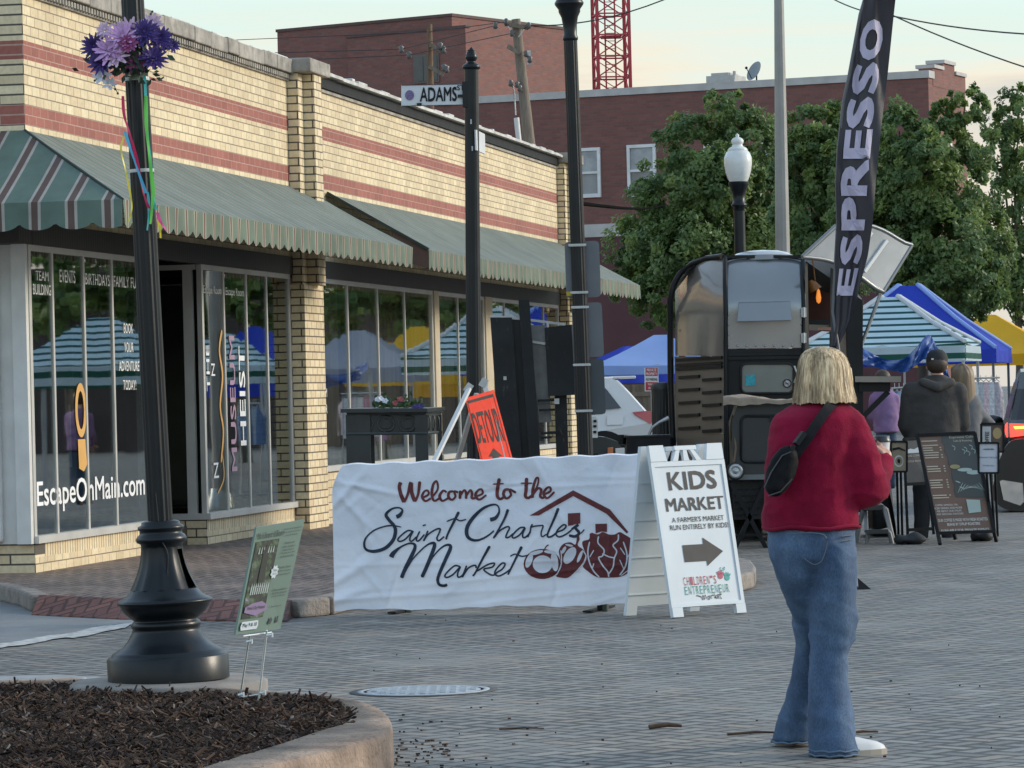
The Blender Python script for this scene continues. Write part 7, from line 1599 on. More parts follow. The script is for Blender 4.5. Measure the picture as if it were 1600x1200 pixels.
stroke(mb, [(.5, .52), (.58, .50)], f2_, .012, 0, 3); stroke(mb, [(.55, .46), (.63, .44)], f2_, .012, 0, 3)
mb.build("print", [M("print_mint", (0.36, 0.45, 0.42), 0.6)], me_)
mb = MB(); shape(mb, e2(.54, .665, .09, .022), f2_); mb.build("print", [M("print_gold", (0.30, 0.25, 0.11), 0.6)], me_)
mb = MB()
for (a, b) in (((0, -.0), (0, 1)), ((1, 0), (1, 1)), ((0, 1), (1, 1)), ((0, 0), (1, 0))): mb.bar(om(*a, .006), om(*b, .006), .03, .03)
for (s_, x, y) in ((0, 1469, 851), (1, 1557, 846)): mb.bar(om(s_, 0, .006), G(x, y, .005), .03, .03)
mb.build("frame", [BLACKMAT], me_)
mb = MB(); mb.bar(om(.2, .95, -.05), G(1499, 845, .0) + Vector((0, .3, 0)), .03, .03); mb.bar(om(.9, .95, -.05), G(1552, 838, .0) + Vector((0, .4, 0)), .03, .03); mb.build("rear_leg", [BLACKMAT], me_)
# second board, narrower, dark with a mountain print
m2 = thing("menu_board", G(1430, 836, 0), "narrow black poster board with a snowy print, left of the brown menu", "menu board")
z2 = [P(1418, 828, 36.9), P(1458, 826, 37.0), P(1442, 684, 37.2), P(1412, 686, 37.1)]
def o2(s, t, o=0.0): return (z2[0] * (1 - s) + z2[1] * s) * (1 - t) + (z2[3] * (1 - s) + z2[2] * s) * t + Vector((0, -o, 0))
mb = MB(); mb.slab([o2(0, .5), o2(1, .5), o2(1, 1), o2(0, 1)], (0, .02, 0)); fixnormals(mb.build("panel", [M("poster_black", (0.035, 0.036, 0.038), 0.5, 0, .3, 6)], m2))
mb = MB(); shape(mb, [(.1, .84), (.95, .84), (.95, .87), (.7, .90), (.5, .88), (.3, .89), (.1, .87)], lambda x, y: o2(x, y, .004)); mb.build("picture", [M("snow_print", (0.42, 0.47, 0.5), 0.6)], m2)
mb = MB(); write(mb, "ICED COFFEE", lambda x, y: o2(x, y, .004), .15, .8, .80, .82); write(mb, "COLD BREW", lambda x, y: o2(x, y, .004), .15, .8, .74, .76); mb.build("lettering", [MCR], m2)
mb = MB()
for s_ in (0, 1): mb.bar(o2(s_, 1), o2(s_, -.06), .025, .025)
mb.bar(o2(0, .5), o2(1, .5), .02, .03); mb.bar(o2(0, 0), o2(1, 0), .02, .03); mb.bar(o2(0, 1), o2(1, 1), .025, .025); mb.build("frame", [BLACKMAT], m2)
def poster_stand(label, px0, py0, px1, py1, d, foot, mats, deco, text=None, bag=True):
    t = thing("poster_stand", G(*foot, 0), label, "sign stand")
    fn = lambda s, tt, o=0.0: P(px0 + (px1 - px0) * s, py1 + (py0 - py1) * tt, d - o)
    mb = MB(); mb.slab([fn(0, 0), fn(1, 0), fn(1, 1), fn(0, 1)], (0, .015, 0)); fixnormals(mb.build("panel", [mats[0]], t))
    mb = MB()
    for (a, b) in (((0, 0), (0, 1)), ((1, 0), (1, 1)), ((0, 0), (1, 0)), ((0, 1), (1, 1))): mb.bar(fn(*a, .006), fn(*b, .006), .018, .018)
    for dx in (-3, 3): mb.tube([P((px0 + px1) / 2 + dx, py1, d + .01), G(foot[0] + dx, foot[1], .0)], .012, 6)
    mb.build("stand", [BLACKMAT], t)
    mb = MB(); deco(mb, lambda x, y: fn(x, y, .004)); mb.build("print", [mats[1]], t)
    if text:
        mb = MB(); text(mb, lambda x, y: fn(x, y, .006)); mb.build("lettering", [mats[2]], t)
    return t
poster_stand("small tan logo sign on a stand beside the woman's cup", 1392, 690, 1417, 737, 36.4, (1407, 842), (M("poster_tan", (0.30, 0.24, 0.16), 0.6, 0, .2, 8), MPW, BLACKMAT), lambda mb, f: stroke(mb, [(.5 + .26 * math.cos(a * .45), .35 + .17 * math.sin(a * .45)) for a in range(15)], f, .05), lambda mb, f: (shape(mb, [(.42, .30), (.56, .28), (.60, .36), (.52, .44), (.40, .40)], f), shape(mb, [(.1, .70), (.5, .75), (.9, .68), (.9, .72), (.5, .82), (.1, .78)], f)))
poster_stand("white notice sheet on a thin black stand right of the menu board", 1529, 692, 1560, 739, 35.6, (1552, 843), (M("paper_white", (0.52, 0.54, 0.60), 0.6), MSL, INK), lambda mb, f: [rect(mb, f, .2, .8, .78 - i * .001, .795 - i * .001) for i in range(1)], lambda mb, f: (write(mb, "ORDER HERE", f, .3, .75, .76, .82), write(mb, "PLEASE WAIT TO BE CALLED", f, .06, .94, .49, .54), write(mb, "THANK YOU", f, .2, .8, .22, .27)))
poster_stand("coffee poster stand behind the white notice sheet", 1533, 662, 1568, 706, 36.6, (1556, 838), (M("poster_brown", (0.10, 0.07, 0.055), 0.6, 0, .2, 8), M("poster_sun", (0.40, 0.28, 0.13), 0.6), MSL), lambda mb, f: (shape(mb, e2(.72, .66, .20, .2), f), shape(mb, e2(.68, .2, .16, .14), f)), None)
mb = MB(); f = lambda x, y: P(1533 + 35 * x, 706 - 44 * y, 36.588); rect(mb, f, .06, .44, .12, .9); tag(mb.build("print", [M("poster_pale", (0.5, 0.5, 0.5), 0.6)], [o for o in COL.objects if o.name.startswith("poster_stand")][-1]))
mb = MB(); f = lambda x, y: P(1533 + 35 * x, 706 - 44 * y, 36.58); write(mb, "COFFEE", lambda x, y: f(-y + .38, x), .16, .72, .02, .20, .02); mb.build("lettering", [BLACKMAT], [o for o in COL.objects if o.name.startswith("poster_stand")][-1])
for (x0, x1, y, lab) in ((1399, 1446, 850, "long black sandbag at the foot of the tan logo sign"), (1518, 1551, 845, "black sandbag behind the foot of the brown menu board")):
    c0, c1 = G(x0, y, 0), G(x1, y, 0); m_ = (c0 + c1) / 2; mb = MB(); L_ = (c1 - c0).length / 2
    def bagf(s, t, m_=m_, L_=L_):
        a = 2 * math.pi * s; u = -1 + 2 * t; r_ = (1 - abs(u) ** 3) ** .5 if abs(u) < 1 else 0; return Vector((m_.x + L_ * u, m_.y + .16 * math.cos(a) * r_, max(0, .045 + .055 * math.sin(a) * r_ * (1 + .3 * math.sin(u * 5)))))
    mb.grid(bagf, 16, 16); tag(mb.build("sandbag", [M("sandbag_black", (0.02, 0.021, 0.023), 0.7, 0, .3, 9, .4, 30, .02)]), lab, "sandbag")

# ================================================================== dark car at the right edge, seen from behind
carp = [(.10, .42), (.02, .55), (-.02, .80), (.02, 1.0), (.14, 1.06), (.55, 1.42), (.95, 1.62), (1.5, 1.66), (2.6, 1.60), (3.3, 1.12), (4.3, .95), (4.6, .75), (4.6, .45), (4.4, .26), (.4, .26)]
carw = [(.62, 1.08), (.86, 1.42), (1.1, 1.52), (2.5, 1.50), (3.0, 1.18), (2.2, 1.06)]
v = plan(1577, 44.6); CM = Matrix.Translation((v.x + .90, v.y, 0)) @ Matrix.Rotation(R(84), 4, 'Z')
DPAINT = M("dark_car_paint", (0.007, 0.008, 0.010), 0.25, 0, 0.1, 2, coat=0.3)
cr_ = car("black car with a lit red tail light parked beyond the white notice stand", CM, DPAINT, None, carp, carw, 1.80, 4.6, 1.66)
LIT = M("tail_lamp_lit", (0.5, 0.02, 0.02), 0.3, 0, 0.2, 14, emit=((1.0, 0.05, 0.03), 1.6)); LIT2 = M("tail_lamp_hot", (0.9, 0.3, 0.05), 0.3, 0, 0.1, 14, emit=((1.0, 0.30, 0.04), 3.2))
mb = MB(); mb.slab([(-.035, .90, .86), (-.035, .52, .90), (-.02, .50, 1.0), (.03, .90, 1.02)], (-.012, 0, 0)); mb.slab([(-.03, .925, .86), (.22, .94, .92), (.26, .935, 1.0), (.04, .92, 1.03)], (0, .012, 0)); fixnormals(mb.build("tail_light", [LIT], cr_, True))
mb = MB(); mb.slab([(-.05, .84, .955), (-.05, .58, .965), (-.045, .58, .99), (-.04, .86, .985)], (-.006, 0, 0)); fixnormals(mb.build("lamp_strip", [LIT2], cr_, True))
mb = MB(); mb.slab([(.07, .70, 1.10), (.07, -.70, 1.10), (.55, -.60, 1.45), (.55, .60, 1.45)], (-.03, 0, .02)); fixnormals(mb.build("rear_window", [CGLASS], cr_, True))
mb = MB(); mb.slab([P(x, y, 44.2) for x, y in ((1562, 752), (1566, 750), (1598, 755), (1600, 784), (1594, 790), (1568, 781))], (0, .02, 0)); tm = fixnormals(mb.build("reflector_trim", [CHROME], cr_))
mb = MB(); mb.slab([P(x, y, 44.23) for x, y in spline([(1640, 690), (1600, 686), (1579, 690), (1566, 708), (1557, 735), (1551, 765), (1553, 782), (1572, 796), (1600, 799), (1640, 799)], 4)], (.12, .9, 0)); fixnormals(mb.build("bumper", [DPAINT], cr_))  # black shape runs to the ground, merging bumper and the shadow below it
mb = MB(); mb.ball((2.55, 1.05, 1.02), (.10, .14, .09)); mb.build("wing_mirror", [DPAINT], cr_, True)

# ================================================================== globe lamp, tall grey pole
def globe_lamp(x, ytop, ybot, d, label):
    q = 1 / PXM(d); b = P(x, ybot, d); z0 = b.z
    t = thing("street_lamp", (b.x, b.y, 0), label, "street lamp", group="globe lamps along the market street")
    k = q
    mb = MB(); mb.lathe([(.19, 0), (.19, .12), (.15, .2), (.12, .5), (.075, .6), (.06, .7), (8.6 * k, z0 - 20 * k)], None, 24); mb.lathe([(r * k, z0 + z * k) for r, z in [(8.5, -40), (9, -32), (12, -30), (12, -27), (9.5, -25), (10, -10), (13, -4), (14, 0), (15.5, 2), (15.5, 8)]], None, 24); mb.build("pole", [POSTBLACK], t, True)
    mb = MB(); mb.lathe([(r * k, z0 + z * k) for r, z in [(13, 6), (17, 14), (20, 24), (21.8, 36), (21.5, 46), (18, 54), (13, 58), (12.5, 60)]], None, 32)
    g = mb.build("globe", [M("globe_acrylic", (0.66, 0.68, 0.66), 0.25, 0, .12, 5, spec=.6)], t, True)
    mb = MB(); mb.lathe([(r * k, z0 + z * k) for r, z in [(15, 55.5), (16, 58), (13, 61), (9, 63), (7.5, 66), (9, 68), (10, 72), (7, 76), (2.5, 78), (3, 81), (0, 84)]], None, 24); mb.build("finial", [M("globe_cap", (0.62, 0.64, 0.62), 0.3)], t, True)
    return t
globe_lamp(1154, 225, 292, 38.5, "black street lamp with frosted acorn globe standing above the horse trailer")
d = 52; gp = thing("street_pole", P(1224, 620, d), "plain tall grey metal pole rising behind the horse trailer", "pole"); b = P(1228, 620, d)
mb = MB(); mb.lathe([(.125, 0), (.10, P(1222, 395, d).z), (.062, P(1217, -40, d).z)], axis_mat(Vector((b.x - .03, b.y, 0)), P(1216.5, -40, d)), 12, 0, False); mb.build("shaft", [M("pole_grey", (0.27, 0.27, 0.26), 0.6, .3, .1, 3)], gp)
mb = MB(); mb.lathe([(.2, 0), (.2, .05), (.13, .3)], Matrix.Translation((b.x, b.y, 0)), 16); mb.build("base", [GALV], gp)
# ================================================================== people
def capsule(mb, a, b, ra, rb, n=14):
    a, b = Vector(a), Vector(b); d = (b - a); L = d.length or 1e-4; T = Matrix.Translation(a) @ d.to_track_quat('Z', 'Y').to_matrix().to_4x4(); pr = []
    for i in range(5): t = -math.pi / 2 + i * math.pi / 8; pr.append((ra * math.cos(t) if i else 0.0, ra * math.sin(t)))
    for i in range(5): t = i * math.pi / 8; pr.append((rb * math.cos(t) if i < 4 else 0.0, L + rb * math.sin(t)))
    mb.lathe(pr, T, n)
def loft(mb, levels, d, n=28, q=None):
    """stacked ellipses: (py, px, half width px, half depth m, depth offset); closed at both ends"""
    rows = []
    for (y, x, rx, ry, dy) in levels:
        c = P(x, y, d + dy); r_ = rx / PXM(d); rows.append([c + Vector((r_ * math.cos(2 * math.pi * k / n), ry * math.sin(2 * math.pi * k / n), 0)) for k in range(n)])
    vs = [p for r_ in rows for p in r_]; m = len(rows)
    mb.add(vs, [(i * n + k, i * n + (k + 1) % n, (i + 1) * n + (k + 1) % n, (i + 1) * n + k) for i in range(m - 1) for k in range(n)] + [tuple(reversed(range(n))), tuple(range((m - 1) * n, m * n))])
def meld(mb, name, mats, parent, voxel, smooth=4, folds=None):
    """one continuous skin grown over the collected shapes"""
    o = mb.build(name, mats, parent); fixnormals(o)
    r = o.modifiers.new("skin", 'REMESH'); r.mode = 'VOXEL'; r.voxel_size = voxel; r.use_smooth_shade = True
    s = o.modifiers.new("ease", 'SMOOTH'); s.iterations = smooth; s.factor = 0.5
    dg = bpy.context.evaluated_depsgraph_get(); dg.update(); me = bpy.data.meshes.new_from_object(o.evaluated_get(dg)); o.modifiers.clear(); old = o.data; o.data = me; bpy.data.meshes.remove(old); me.name = name
    if not me.materials:
        for m in (mats if isinstance(mats, list) else [mats]): me.materials.append(m)
    me.polygons.foreach_set('use_smooth', [True] * len(me.polygons))
    if folds:
        W = wm(parent); inv = W.inverted(); nn = [v.normal.copy() for v in me.vertices]
        for v, n_ in zip(me.vertices, nn): v.co += n_ * folds(W @ v.co, n_)
    me.update(); return o
SKIN = M("skin", (0.50, 0.29, 0.21), 0.5, 0, 0.08, 12); 
def face_bits(mb, c, r, f):                   # nose, brow, ears, chin on a head of radius r facing f
    f = Vector(f).normalized(); s = f.cross(Vector((0, 0, 1)))
    mb.ball(c + f * r * .1 + Vector((0, 0, r * .25)), (r * .95, r * 1.0, r * 1.0)); mb.ball(c + f * r * .28 - Vector((0, 0, r * .55)), (r * .62, r * .66, r * .62))
    capsule(mb, c + f * r * 1.0 + Vector((0, 0, .05 * r)), c + f * r * 1.16 - Vector((0, 0, r * .25)), r * .10, r * .16)
    for k_ in (-1, 1): mb.ball(c + s * k_ * r * .95 - Vector((0, 0, r * .1)) - f * r * .05, (r * .16, r * .22, r * .3)); capsule(mb, c + f * r * .92 + s * k_ * r * .2 + Vector((0, 0, r * .3)), c + f * r * .82 + s * k_ * r * .55 + Vector((0, 0, r * .32)), r * .1, r * .08)
    capsule(mb, c + f * r * .93 - Vector((0, 0, r * .6)) - s * r * .18, c + f * r * .93 - Vector((0, 0, r * .6)) + s * r * .18, r * .08, r * .08)
def eyes(c, r, f, parent):
    f = Vector(f).normalized(); s = f.cross(Vector((0, 0, 1))); mb = MB()
    for k_ in (-1, 1): mb.ball(c + f * r * .93 + s * k_ * r * .36 + Vector((0, 0, r * .08)), r * .12, None, 0, 10, 7)
    mb.build("eyes", [M("eye", (0.25, 0.22, 0.2), 0.2)], parent)
def hand(mb, c, axis, palm, r=1.0, curl=0.9):
    """palm at c, fingers running along axis and bending towards palm; four unequal fingers and a side thumb"""
    a = Vector(axis).normalized(); p = Vector(palm).normalized(); s = a.cross(p).normalized()
    mb.ball(c, (.001, .001, .001)); T = Matrix(((a.x, s.x, p.x, c.x), (a.y, s.y, p.y, c.y), (a.z, s.z, p.z, c.z), (0, 0, 0, 1))); mb.ball((0, 0, 0), (.045 * r, .04 * r, .017 * r), T)
    for i, L in enumerate((.068, .078, .073, .058)):
        k0 = c + a * .036 * r + s * (.030 - .020 * i) * r; seg = [.45 * L, .32 * L, .23 * L]; ang = 0.25; pt = k0
        for j, l in enumerate(seg):
            d_ = a * math.cos(ang) + p * math.sin(ang); q2 = pt + d_ * l * r; capsule(mb, pt, q2, (.0095 - .0008 * j) * r, (.009 - .0008 * j) * r, 8); pt = q2; ang += curl
    t0 = c - a * .012 * r + s * .036 * r; t1 = t0 + (s * .6 + a * .6 + p * .35).normalized() * .035 * r; t2 = t1 + (a * .8 + p * .6).normalized() * .03 * r; capsule(mb, t0, t1, .012 * r, .0105 * r, 8); capsule(mb, t1, t2, .0105 * r, .009 * r, 8)

# ---- the woman in the foreground
WD = 15.6; k = 1 / PXM(WD)
Wp = lambda x, y, e=0.0: P(x, y, WD + e)
wo = thing("person", G(1300, 1172, 0), "woman in a red sweater and flared jeans seen from behind, holding a coffee cup", "person")
FACE = Vector((math.sin(R(38)), math.cos(R(38)), 0.05))
def folds_sweater(p, n):
    e_ = math.exp(-((p.z - 1.12) / .09) ** 2 - ((p.x - 1.46) / .12) ** 2) + math.exp(-((p.z - .99) / .07) ** 2)
    rid = (1 - abs(noise.noise((p.x * 5 + p.z * 8, p.y * 5, p.z * 11 - p.x * 7)))) ** 6
    return 0.005 * noise.noise((p.x * 9, p.y * 9, p.z * 16)) + (rid - .3) * (.004 + .007 * e_) + 0.0012 * noise.noise((p.x * 70, p.y * 70, p.z * 70))
RW = M("red_wool", (0.195, 0.007, 0.030), 0.95, 0, 0.28, 7, 0.6, 180, 0.004, sheen=0.05, spec=0.1)
mb = MB(); loft(mb, [(622, 1284, 30, .075, .02), (630, 1283, 40, .09, .02), (640, 1280, 58, .115, .01), (652, 1275, 68, .135, 0), (668, 1272, 71, .15, 0), (700, 1268, 71, .165, 0), (740, 1266, 72, .17, .01), (780, 1266, 73, .175, .02), (806, 1267, 75, .18, .02), (822, 1268, 76, .178, .02), (829, 1268, 74, .17, .02)], WD)
sR, eR, wR = Wp(1318, 668, .0), Wp(1356, 762, -.01), Wp(1378, 722, .16)
capsule(mb, Wp(1300, 660, 0), sR, 34 * k, 36 * k); capsule(mb, sR, Wp(1340, 715, -.02), 37 * k, 36 * k); capsule(mb, Wp(1340, 715, -.02), eR, 36 * k, 33 * k); capsule(mb, eR, Wp(1364, 748, .08), 33 * k, 28 * k); capsule(mb, Wp(1364, 748, .08), wR, 28 * k, 19 * k)
sL, eL, wL = Wp(1234, 672, .02), Wp(1226, 752, .12), Wp(1300, 735, .3)
capsule(mb, Wp(1250, 660, .02), sL, 32 * k, 32 * k); capsule(mb, sL, eL, 32 * k, 25 * k); capsule(mb, eL, wL, 25 * k, 19 * k)
meld(mb, "sweater", [RW], wo, .010, 5, folds_sweater)
mb = MB()
for (y, rx, ry) in ((823, 75.5, .181),):
    c = Wp(1268, y, .02); pts = [c + Vector((rx * k * math.cos(a * .2094), ry * math.sin(a * .2094), .006 * math.sin(a))) for a in range(31)]; mb.tube(pts, .008, 8, 0, False)
mb.build("hem_rib", [RW], wo)
def folds_jeans(p, n):
    h = p.z; kn = math.exp(-((h - .50) / .16) ** 2) + math.exp(-((h - .10) / .09) ** 2) * 1.2 + math.exp(-((h - .80) / .08) ** 2) * .6
    return (0.004 * noise.noise((p.x * 7, p.y * 7, h * 15)) + .003 * noise.noise((p.x * 12 + h * 9, p.y * 12, h * 22))) * (.45 + kn) + .004 * ((1 - abs(noise.noise((p.x * 6 + h * 5, p.y * 6, h * 7)))) ** 7) * (.3 + kn) + .0008 * noise.noise((p.x * 80, p.y * 80, h * 80))
m, nt, bs = newmat("denim"); tcv = coords(nt, 'Object'); f_ = nz(nt, coords(nt, 'Object', (3, 3, 1.2)), 2.4, 5, .6); f2n = nz(nt, coords(nt, 'Object', (1, 1, .35)), 210, 2); cc = ramp(nt, f_, [(.3, (.032, .062, .12)), (.55, (.058, .105, .185)), (.75, (.105, .165, .25))]); cc = mixrgb(nt, 1.0, cc, ramp(nt, f2n, [(.3, (.75,) * 3), (.7, (1.25,) * 3)]), 'MULTIPLY'); nt.links.new(cc, bs.inputs['Base Color']); bs.inputs['Roughness'].default_value = .85; bump(nt, bs, f2n, .25, .002); DENIM = m
mb = MB(); loft(mb, [(812, 1268, 66, .155, .02), (840, 1267, 69, .165, .01), (870, 1269, 67, .166, -.002), (888, 1272, 60, .14, .005), (898, 1273, 48, .10, .01)], WD)
loft(mb, [(850, 1301, 34, .15, -.01), (868, 1301, 37, .158, -.012), (900, 1301, 38, .148, -.018), (940, 1301, 37.5, .125, -.03), (975, 1303, 38, .105, -.03), (1000, 1300, 35, .095, -.03), (1025, 1294, 30, .088, -.04), (1060, 1294, 31, .088, -.06), (1095, 1297, 34, .098, -.08), (1130, 1299, 36, .112, -.10), (1158, 1301, 37.5, .125, -.115), (1178, 1304, 39, .135, -.12)], WD)
loft(mb, [(850, 1238, 34, .15, .0), (868, 1241, 36, .152, .002), (900, 1247, 34, .145, .015), (920, 1251, 31, .13, .035), (940, 1256, 27, .115, .06), (975, 1261, 21, .095, .12), (1000, 1262, 20, .088, .15), (1025, 1261, 20, .085, .19), (1060, 1258, 23, .09, .24), (1095, 1252, 27, .10, .29), (1130, 1244, 33, .115, .33), (1158, 1239, 34, .125, .36)], WD)
meld(mb, "jeans", [DENIM], wo, .009, 11, folds_jeans)
STITCH = M("denim_stitch", (0.11, 0.13, 0.16), 0.8); DENL = M("denim_worn", (0.10, 0.15, 0.22), 0.9)
for (cx, cyr, rx, ry, dy, y) in ((1304, 0, 39.5, .137, -.12, 1177), (1304, 0, 39.2, .136, -.12, 1170), (1239, 0, 34.5, .127, .36, 1157)):
    mb = MB(); c = Wp(cx, y, dy); pts = [c + Vector((rx * k * math.cos(a * .2094), ry * math.sin(a * .2094), .003 * math.sin(a * 2))) for a in range(31)]; mb.tube(pts, .0045, 6, 0, False); mb.build("hem_stitch", [DENL], wo)
mb = MB()                                   # back pocket, side seam
def onback(x, y):
    u = max(-1, min(1, (x - 1268) / 69.0)); return Wp(x, y, .0 - .172 * math.sqrt(max(0.02, 1 - u * u)) - .006)
for pts in ([(1228, 834), (1288, 836), (1286, 872), (1272, 882), (1256, 872)], [(1315, 838), (1332, 836)], [(1315, 846), (1331, 843)]): mb.tube([onback(*p) for p in spline(pts, 6)], .0022, 5)
mb.build("pocket_stitch", [STITCH], wo)
mb = MB(); ft = []                          # shoes
def shoe(c, fwd, nm):
    f = Vector(fwd).normalized(); s = f.cross(Vector((0, 0, 1))); T = Matrix(((f.x, s.x, 0, c.x), (f.y, s.y, 0, c.y), (0, 0, 1, 0), (0, 0, 0, 1)))
    pl = [(-.12, .028), (-.105, .04), (-.03, .043), (.06, .047), (.11, .043), (.145, .026), (.155, 0)]; out = [(x, y) for x, y in pl] + [(x, -y) for x, y in reversed(pl[:-1])]
    mb = MB(); mb.slab([T @ Vector((x * 1.02, y * 1.06, 0.0)) for x, y in out], (0, 0, .024)); so = mb.build("sole", [M("sole_tan", (0.36, 0.32, 0.26), 0.8)], wo)
    mb = MB(); n = len(out); vs = []
    for (h, sc) in ((.024, 1.0), (.05, .95), (.07, .80), (.085, .55), (.09, .2)): vs += [T @ Vector((x * sc - .02 * (1 - sc) * 2, y * sc, h if x < .0 else h * (1 - .25 * x / .15))) for x, y in out]
    mb.add(vs, [(i * n + j, i * n + (j + 1) % n, (i + 1) * n + (j + 1) % n, (i + 1) * n + j) for i in range(4) for j in range(n)] + [tuple(range(4 * n, 5 * n))], 0, True); fixnormals(mb.build("shoe", [M("shoe_white", (0.58, 0.59, 0.60), 0.6)], wo))
cR = G(1328, 1176, 0); shoe(Vector((cR.x - .005, WD - .14, 0)), (.92, .38, 0), "r"); cL = Wp(1240, 1150, .42); shoe(Vector((cL.x, cL.y + .05, 0)), (.45, .9, 0), "l")
hc = Wp(1287, 582, .03); hr = .085
mb = MB(); face_bits(mb, hc, hr, FACE); capsule(mb, hc - Vector((0, 0, .05)), Wp(1284, 645, .02), .058, .065)
loft(mb, [(650, 1276, 50, .10, .02), (700, 1268, 58, .13, .02), (800, 1267, 60, .14, .03), (890, 1269, 56, .13, .01)], WD)
capsule(mb, sR, eR, .06, .05); capsule(mb, eR, wR, .05, .035); capsule(mb, sL, eL, .06, .05); capsule(mb, eL, wL, .05, .035)
CUP = Wp(1378, 703, .20)
hR = Wp(1383, 712, .165); capsule(mb, wR, hR, .032, .03); hand(mb, hR + Vector((.0, -.0, .006)), Vector((-.15, .55, .75)), Vector((-.8, .5, -.1)), 1.0, .75); hand(mb, wL + Vector((.05, .02, .0)), Vector((.9, .3, .1)), Vector((.1, .2, -1)), 1.0, .5)
for (pts) in ([(1301, 885, -.02, .075), (1302, 985, -.03, .055), (1296, 1035, -.04, .045), (1298, 1090, -.07, .045), (1302, 1165, -.11, .04)], [(1243, 885, .05, .07), (1256, 965, .11, .045), (1261, 1025, .19, .04), (1256, 1080, .27, .04), (1240, 1150, .37, .04)]):
    for a, b in zip(pts[:-1], pts[1:]): capsule(mb, Wp(a[0], a[1], a[2]), Wp(b[0], b[1], b[2]), a[3], b[3])
meld(mb, "body", [SKIN], wo, .0085, 2); eyes(hc, hr, FACE, wo)
# bob of blonde hair
m, nt, bs = newmat("blonde_hair"); st1 = nz(nt, coords(nt, 'Object', (1, 1, .05)), 120, 4, .6); st2 = nz(nt, coords(nt, 'Object', (1, 1, .1)), 16, 3); cc = ramp(nt, st1, [(.32, (.27, .165, .085)), (.44, (.55, .40, .235)), (.54, (.76, .59, .37)), (.66, (.92, .77, .54))]); cc = mixrgb(nt, 1.0, cc, ramp(nt, st2, [(.36, (.45, .42, .38)), (.6, (1.12, 1.1, 1.06))]), 'MULTIPLY'); nt.links.new(cc, bs.inputs['Base Color']); bs.inputs['Roughness'].default_value = .45; bs.inputs['Specular IOR Level'].default_value = .4; HAIR = m
pf = [(541, 4, 1283), (543, 16, 1283), (547, 25, 1284), (553, 32, 1285), (562, 37, 1286), (574, 40, 1287), (588, 42, 1287), (602, 44, 1287), (614, 46.5, 1287.5), (624, 49, 1288), (630, 49.5, 1288)]
fang = math.atan2(FACE.y, FACE.x)
def hairpt(th, t, grow=0.0):
    i = min(int(t * (len(pf) - 1)), len(pf) - 2); f = t * (len(pf) - 1) - i; y = pf[i][0] + (pf[i + 1][0] - pf[i][0]) * f; r_ = pf[i][1] + (pf[i + 1][1] - pf[i][1]) * f; x = pf[i][2] + (pf[i + 1][2] - pf[i][2]) * f
    da = (th - fang + math.pi) % (2 * math.pi) - math.pi
    lift = 4.5 * noise.noise((math.cos(th) * 3, math.sin(th) * 3, 7.0)) + 3.0 * noise.noise((math.cos(th) * 22, math.sin(th) * 16, 3.0)); y += lift * t ** 3
    front = max(0.0, 1 - abs(da) / .9); y -= (y - 560) * .75 * (1 if front > .25 and t > .35 else 0) * min(1, (front - .25) * 4 if front > .25 else 0)
    g = (.003 * noise.noise((math.cos(th) * 11, math.sin(th) * 11, t * 1.2)) + .0012 * noise.noise((math.cos(th) * 40, math.sin(th) * 34, t * 1.5))) * min(1, t * 3)
    R_ = r_ * k + g + grow; return Wp(x, y, .02) + Vector((R_ * math.cos(th), R_ * .94 * math.sin(th), 0))
mb = MB(); mb.grid(lambda s, t: hairpt(2 * math.pi * s, t), 260, 40); mb.grid(lambda s, t: hairpt(2 * math.pi * s, .35 + .65 * t, -.02), 90, 10)
rnd = random.Random(6)
for i in range(700):
    th = rnd.uniform(0, 6.283); da = (th - fang + math.pi) % (2 * math.pi) - math.pi
    if abs(da) < .85: continue
    t0 = rnd.uniform(0.02, .5); t1 = rnd.uniform(.86, 1.03); w = rnd.uniform(.0007, .0018); tw = rnd.gauss(0, .06); L_ = []; R2 = []
    for j in range(9):
        t = t0 + (t1 - t0) * j / 8; th2 = th + tw * (j / 8) ** 2; p = hairpt(th2, min(.999, t), .0025 + .003 * rnd.random() * (j / 8)); p.z -= max(0, t - 1) * .12; a = Vector((-math.sin(th2), math.cos(th2), 0)) * w * (1 - .6 * j / 8); L_.append(p + a); R2.append(p - a)
    mb.add(L_ + R2, [(j, j + 1, j + 10, j + 9) for j in range(8)], 0, True)
mb.build("hair", [HAIR], wo)
# sling bag and its strap
sg = thing("sling_bag", Wp(1216, 742, -.2), "small black sling bag on a wide strap across the woman's back", "bag")
NYL = M("black_nylon", (0.009, 0.010, 0.012), 0.7, 0, 0.25, 14, .5, 120, .003, spec=0.12)
mb = MB()
for i in range(9): t_ = i / 8; r_ = 13 + 10 * math.sin(math.pi * (.15 + .75 * t_)); mb.ball(Wp(1230 - 19 * t_, 714 + 46 * t_, -.195), (r_ * k, .05, r_ * k))
meld(mb, "pouch", [NYL], sg, .007, 4, lambda p, n: .003 * noise.noise((p.x * 30, p.y * 30, p.z * 30)))
mb = MB(); mb.tube([Wp(x, y, -.243) for x, y in ((1194, 762), (1205, 738), (1222, 712), (1236, 706))], .003, 5); mb.tube([Wp(x, y, -.245) for x, y in ((1200, 775), (1220, 768), (1238, 748))], .003, 5); mb.build("zip", [M("zip_dark", (0.05, 0.05, 0.055), 0.4)], sg)
sp1 = spline([(1312, 622, .02), (1303, 628, -.07), (1294, 638, -.125), (1278, 660, -.165), (1262, 684, -.186), (1246, 706, -.195), (1236, 722, -.19)], 6)
mb = MB(); L_ = [Wp(x - 6, y - 5.0, e - .004) for x, y, e in sp1]; R2 = [Wp(x + 6, y + 5.0, e - .004) for x, y, e in sp1]; n = len(sp1)
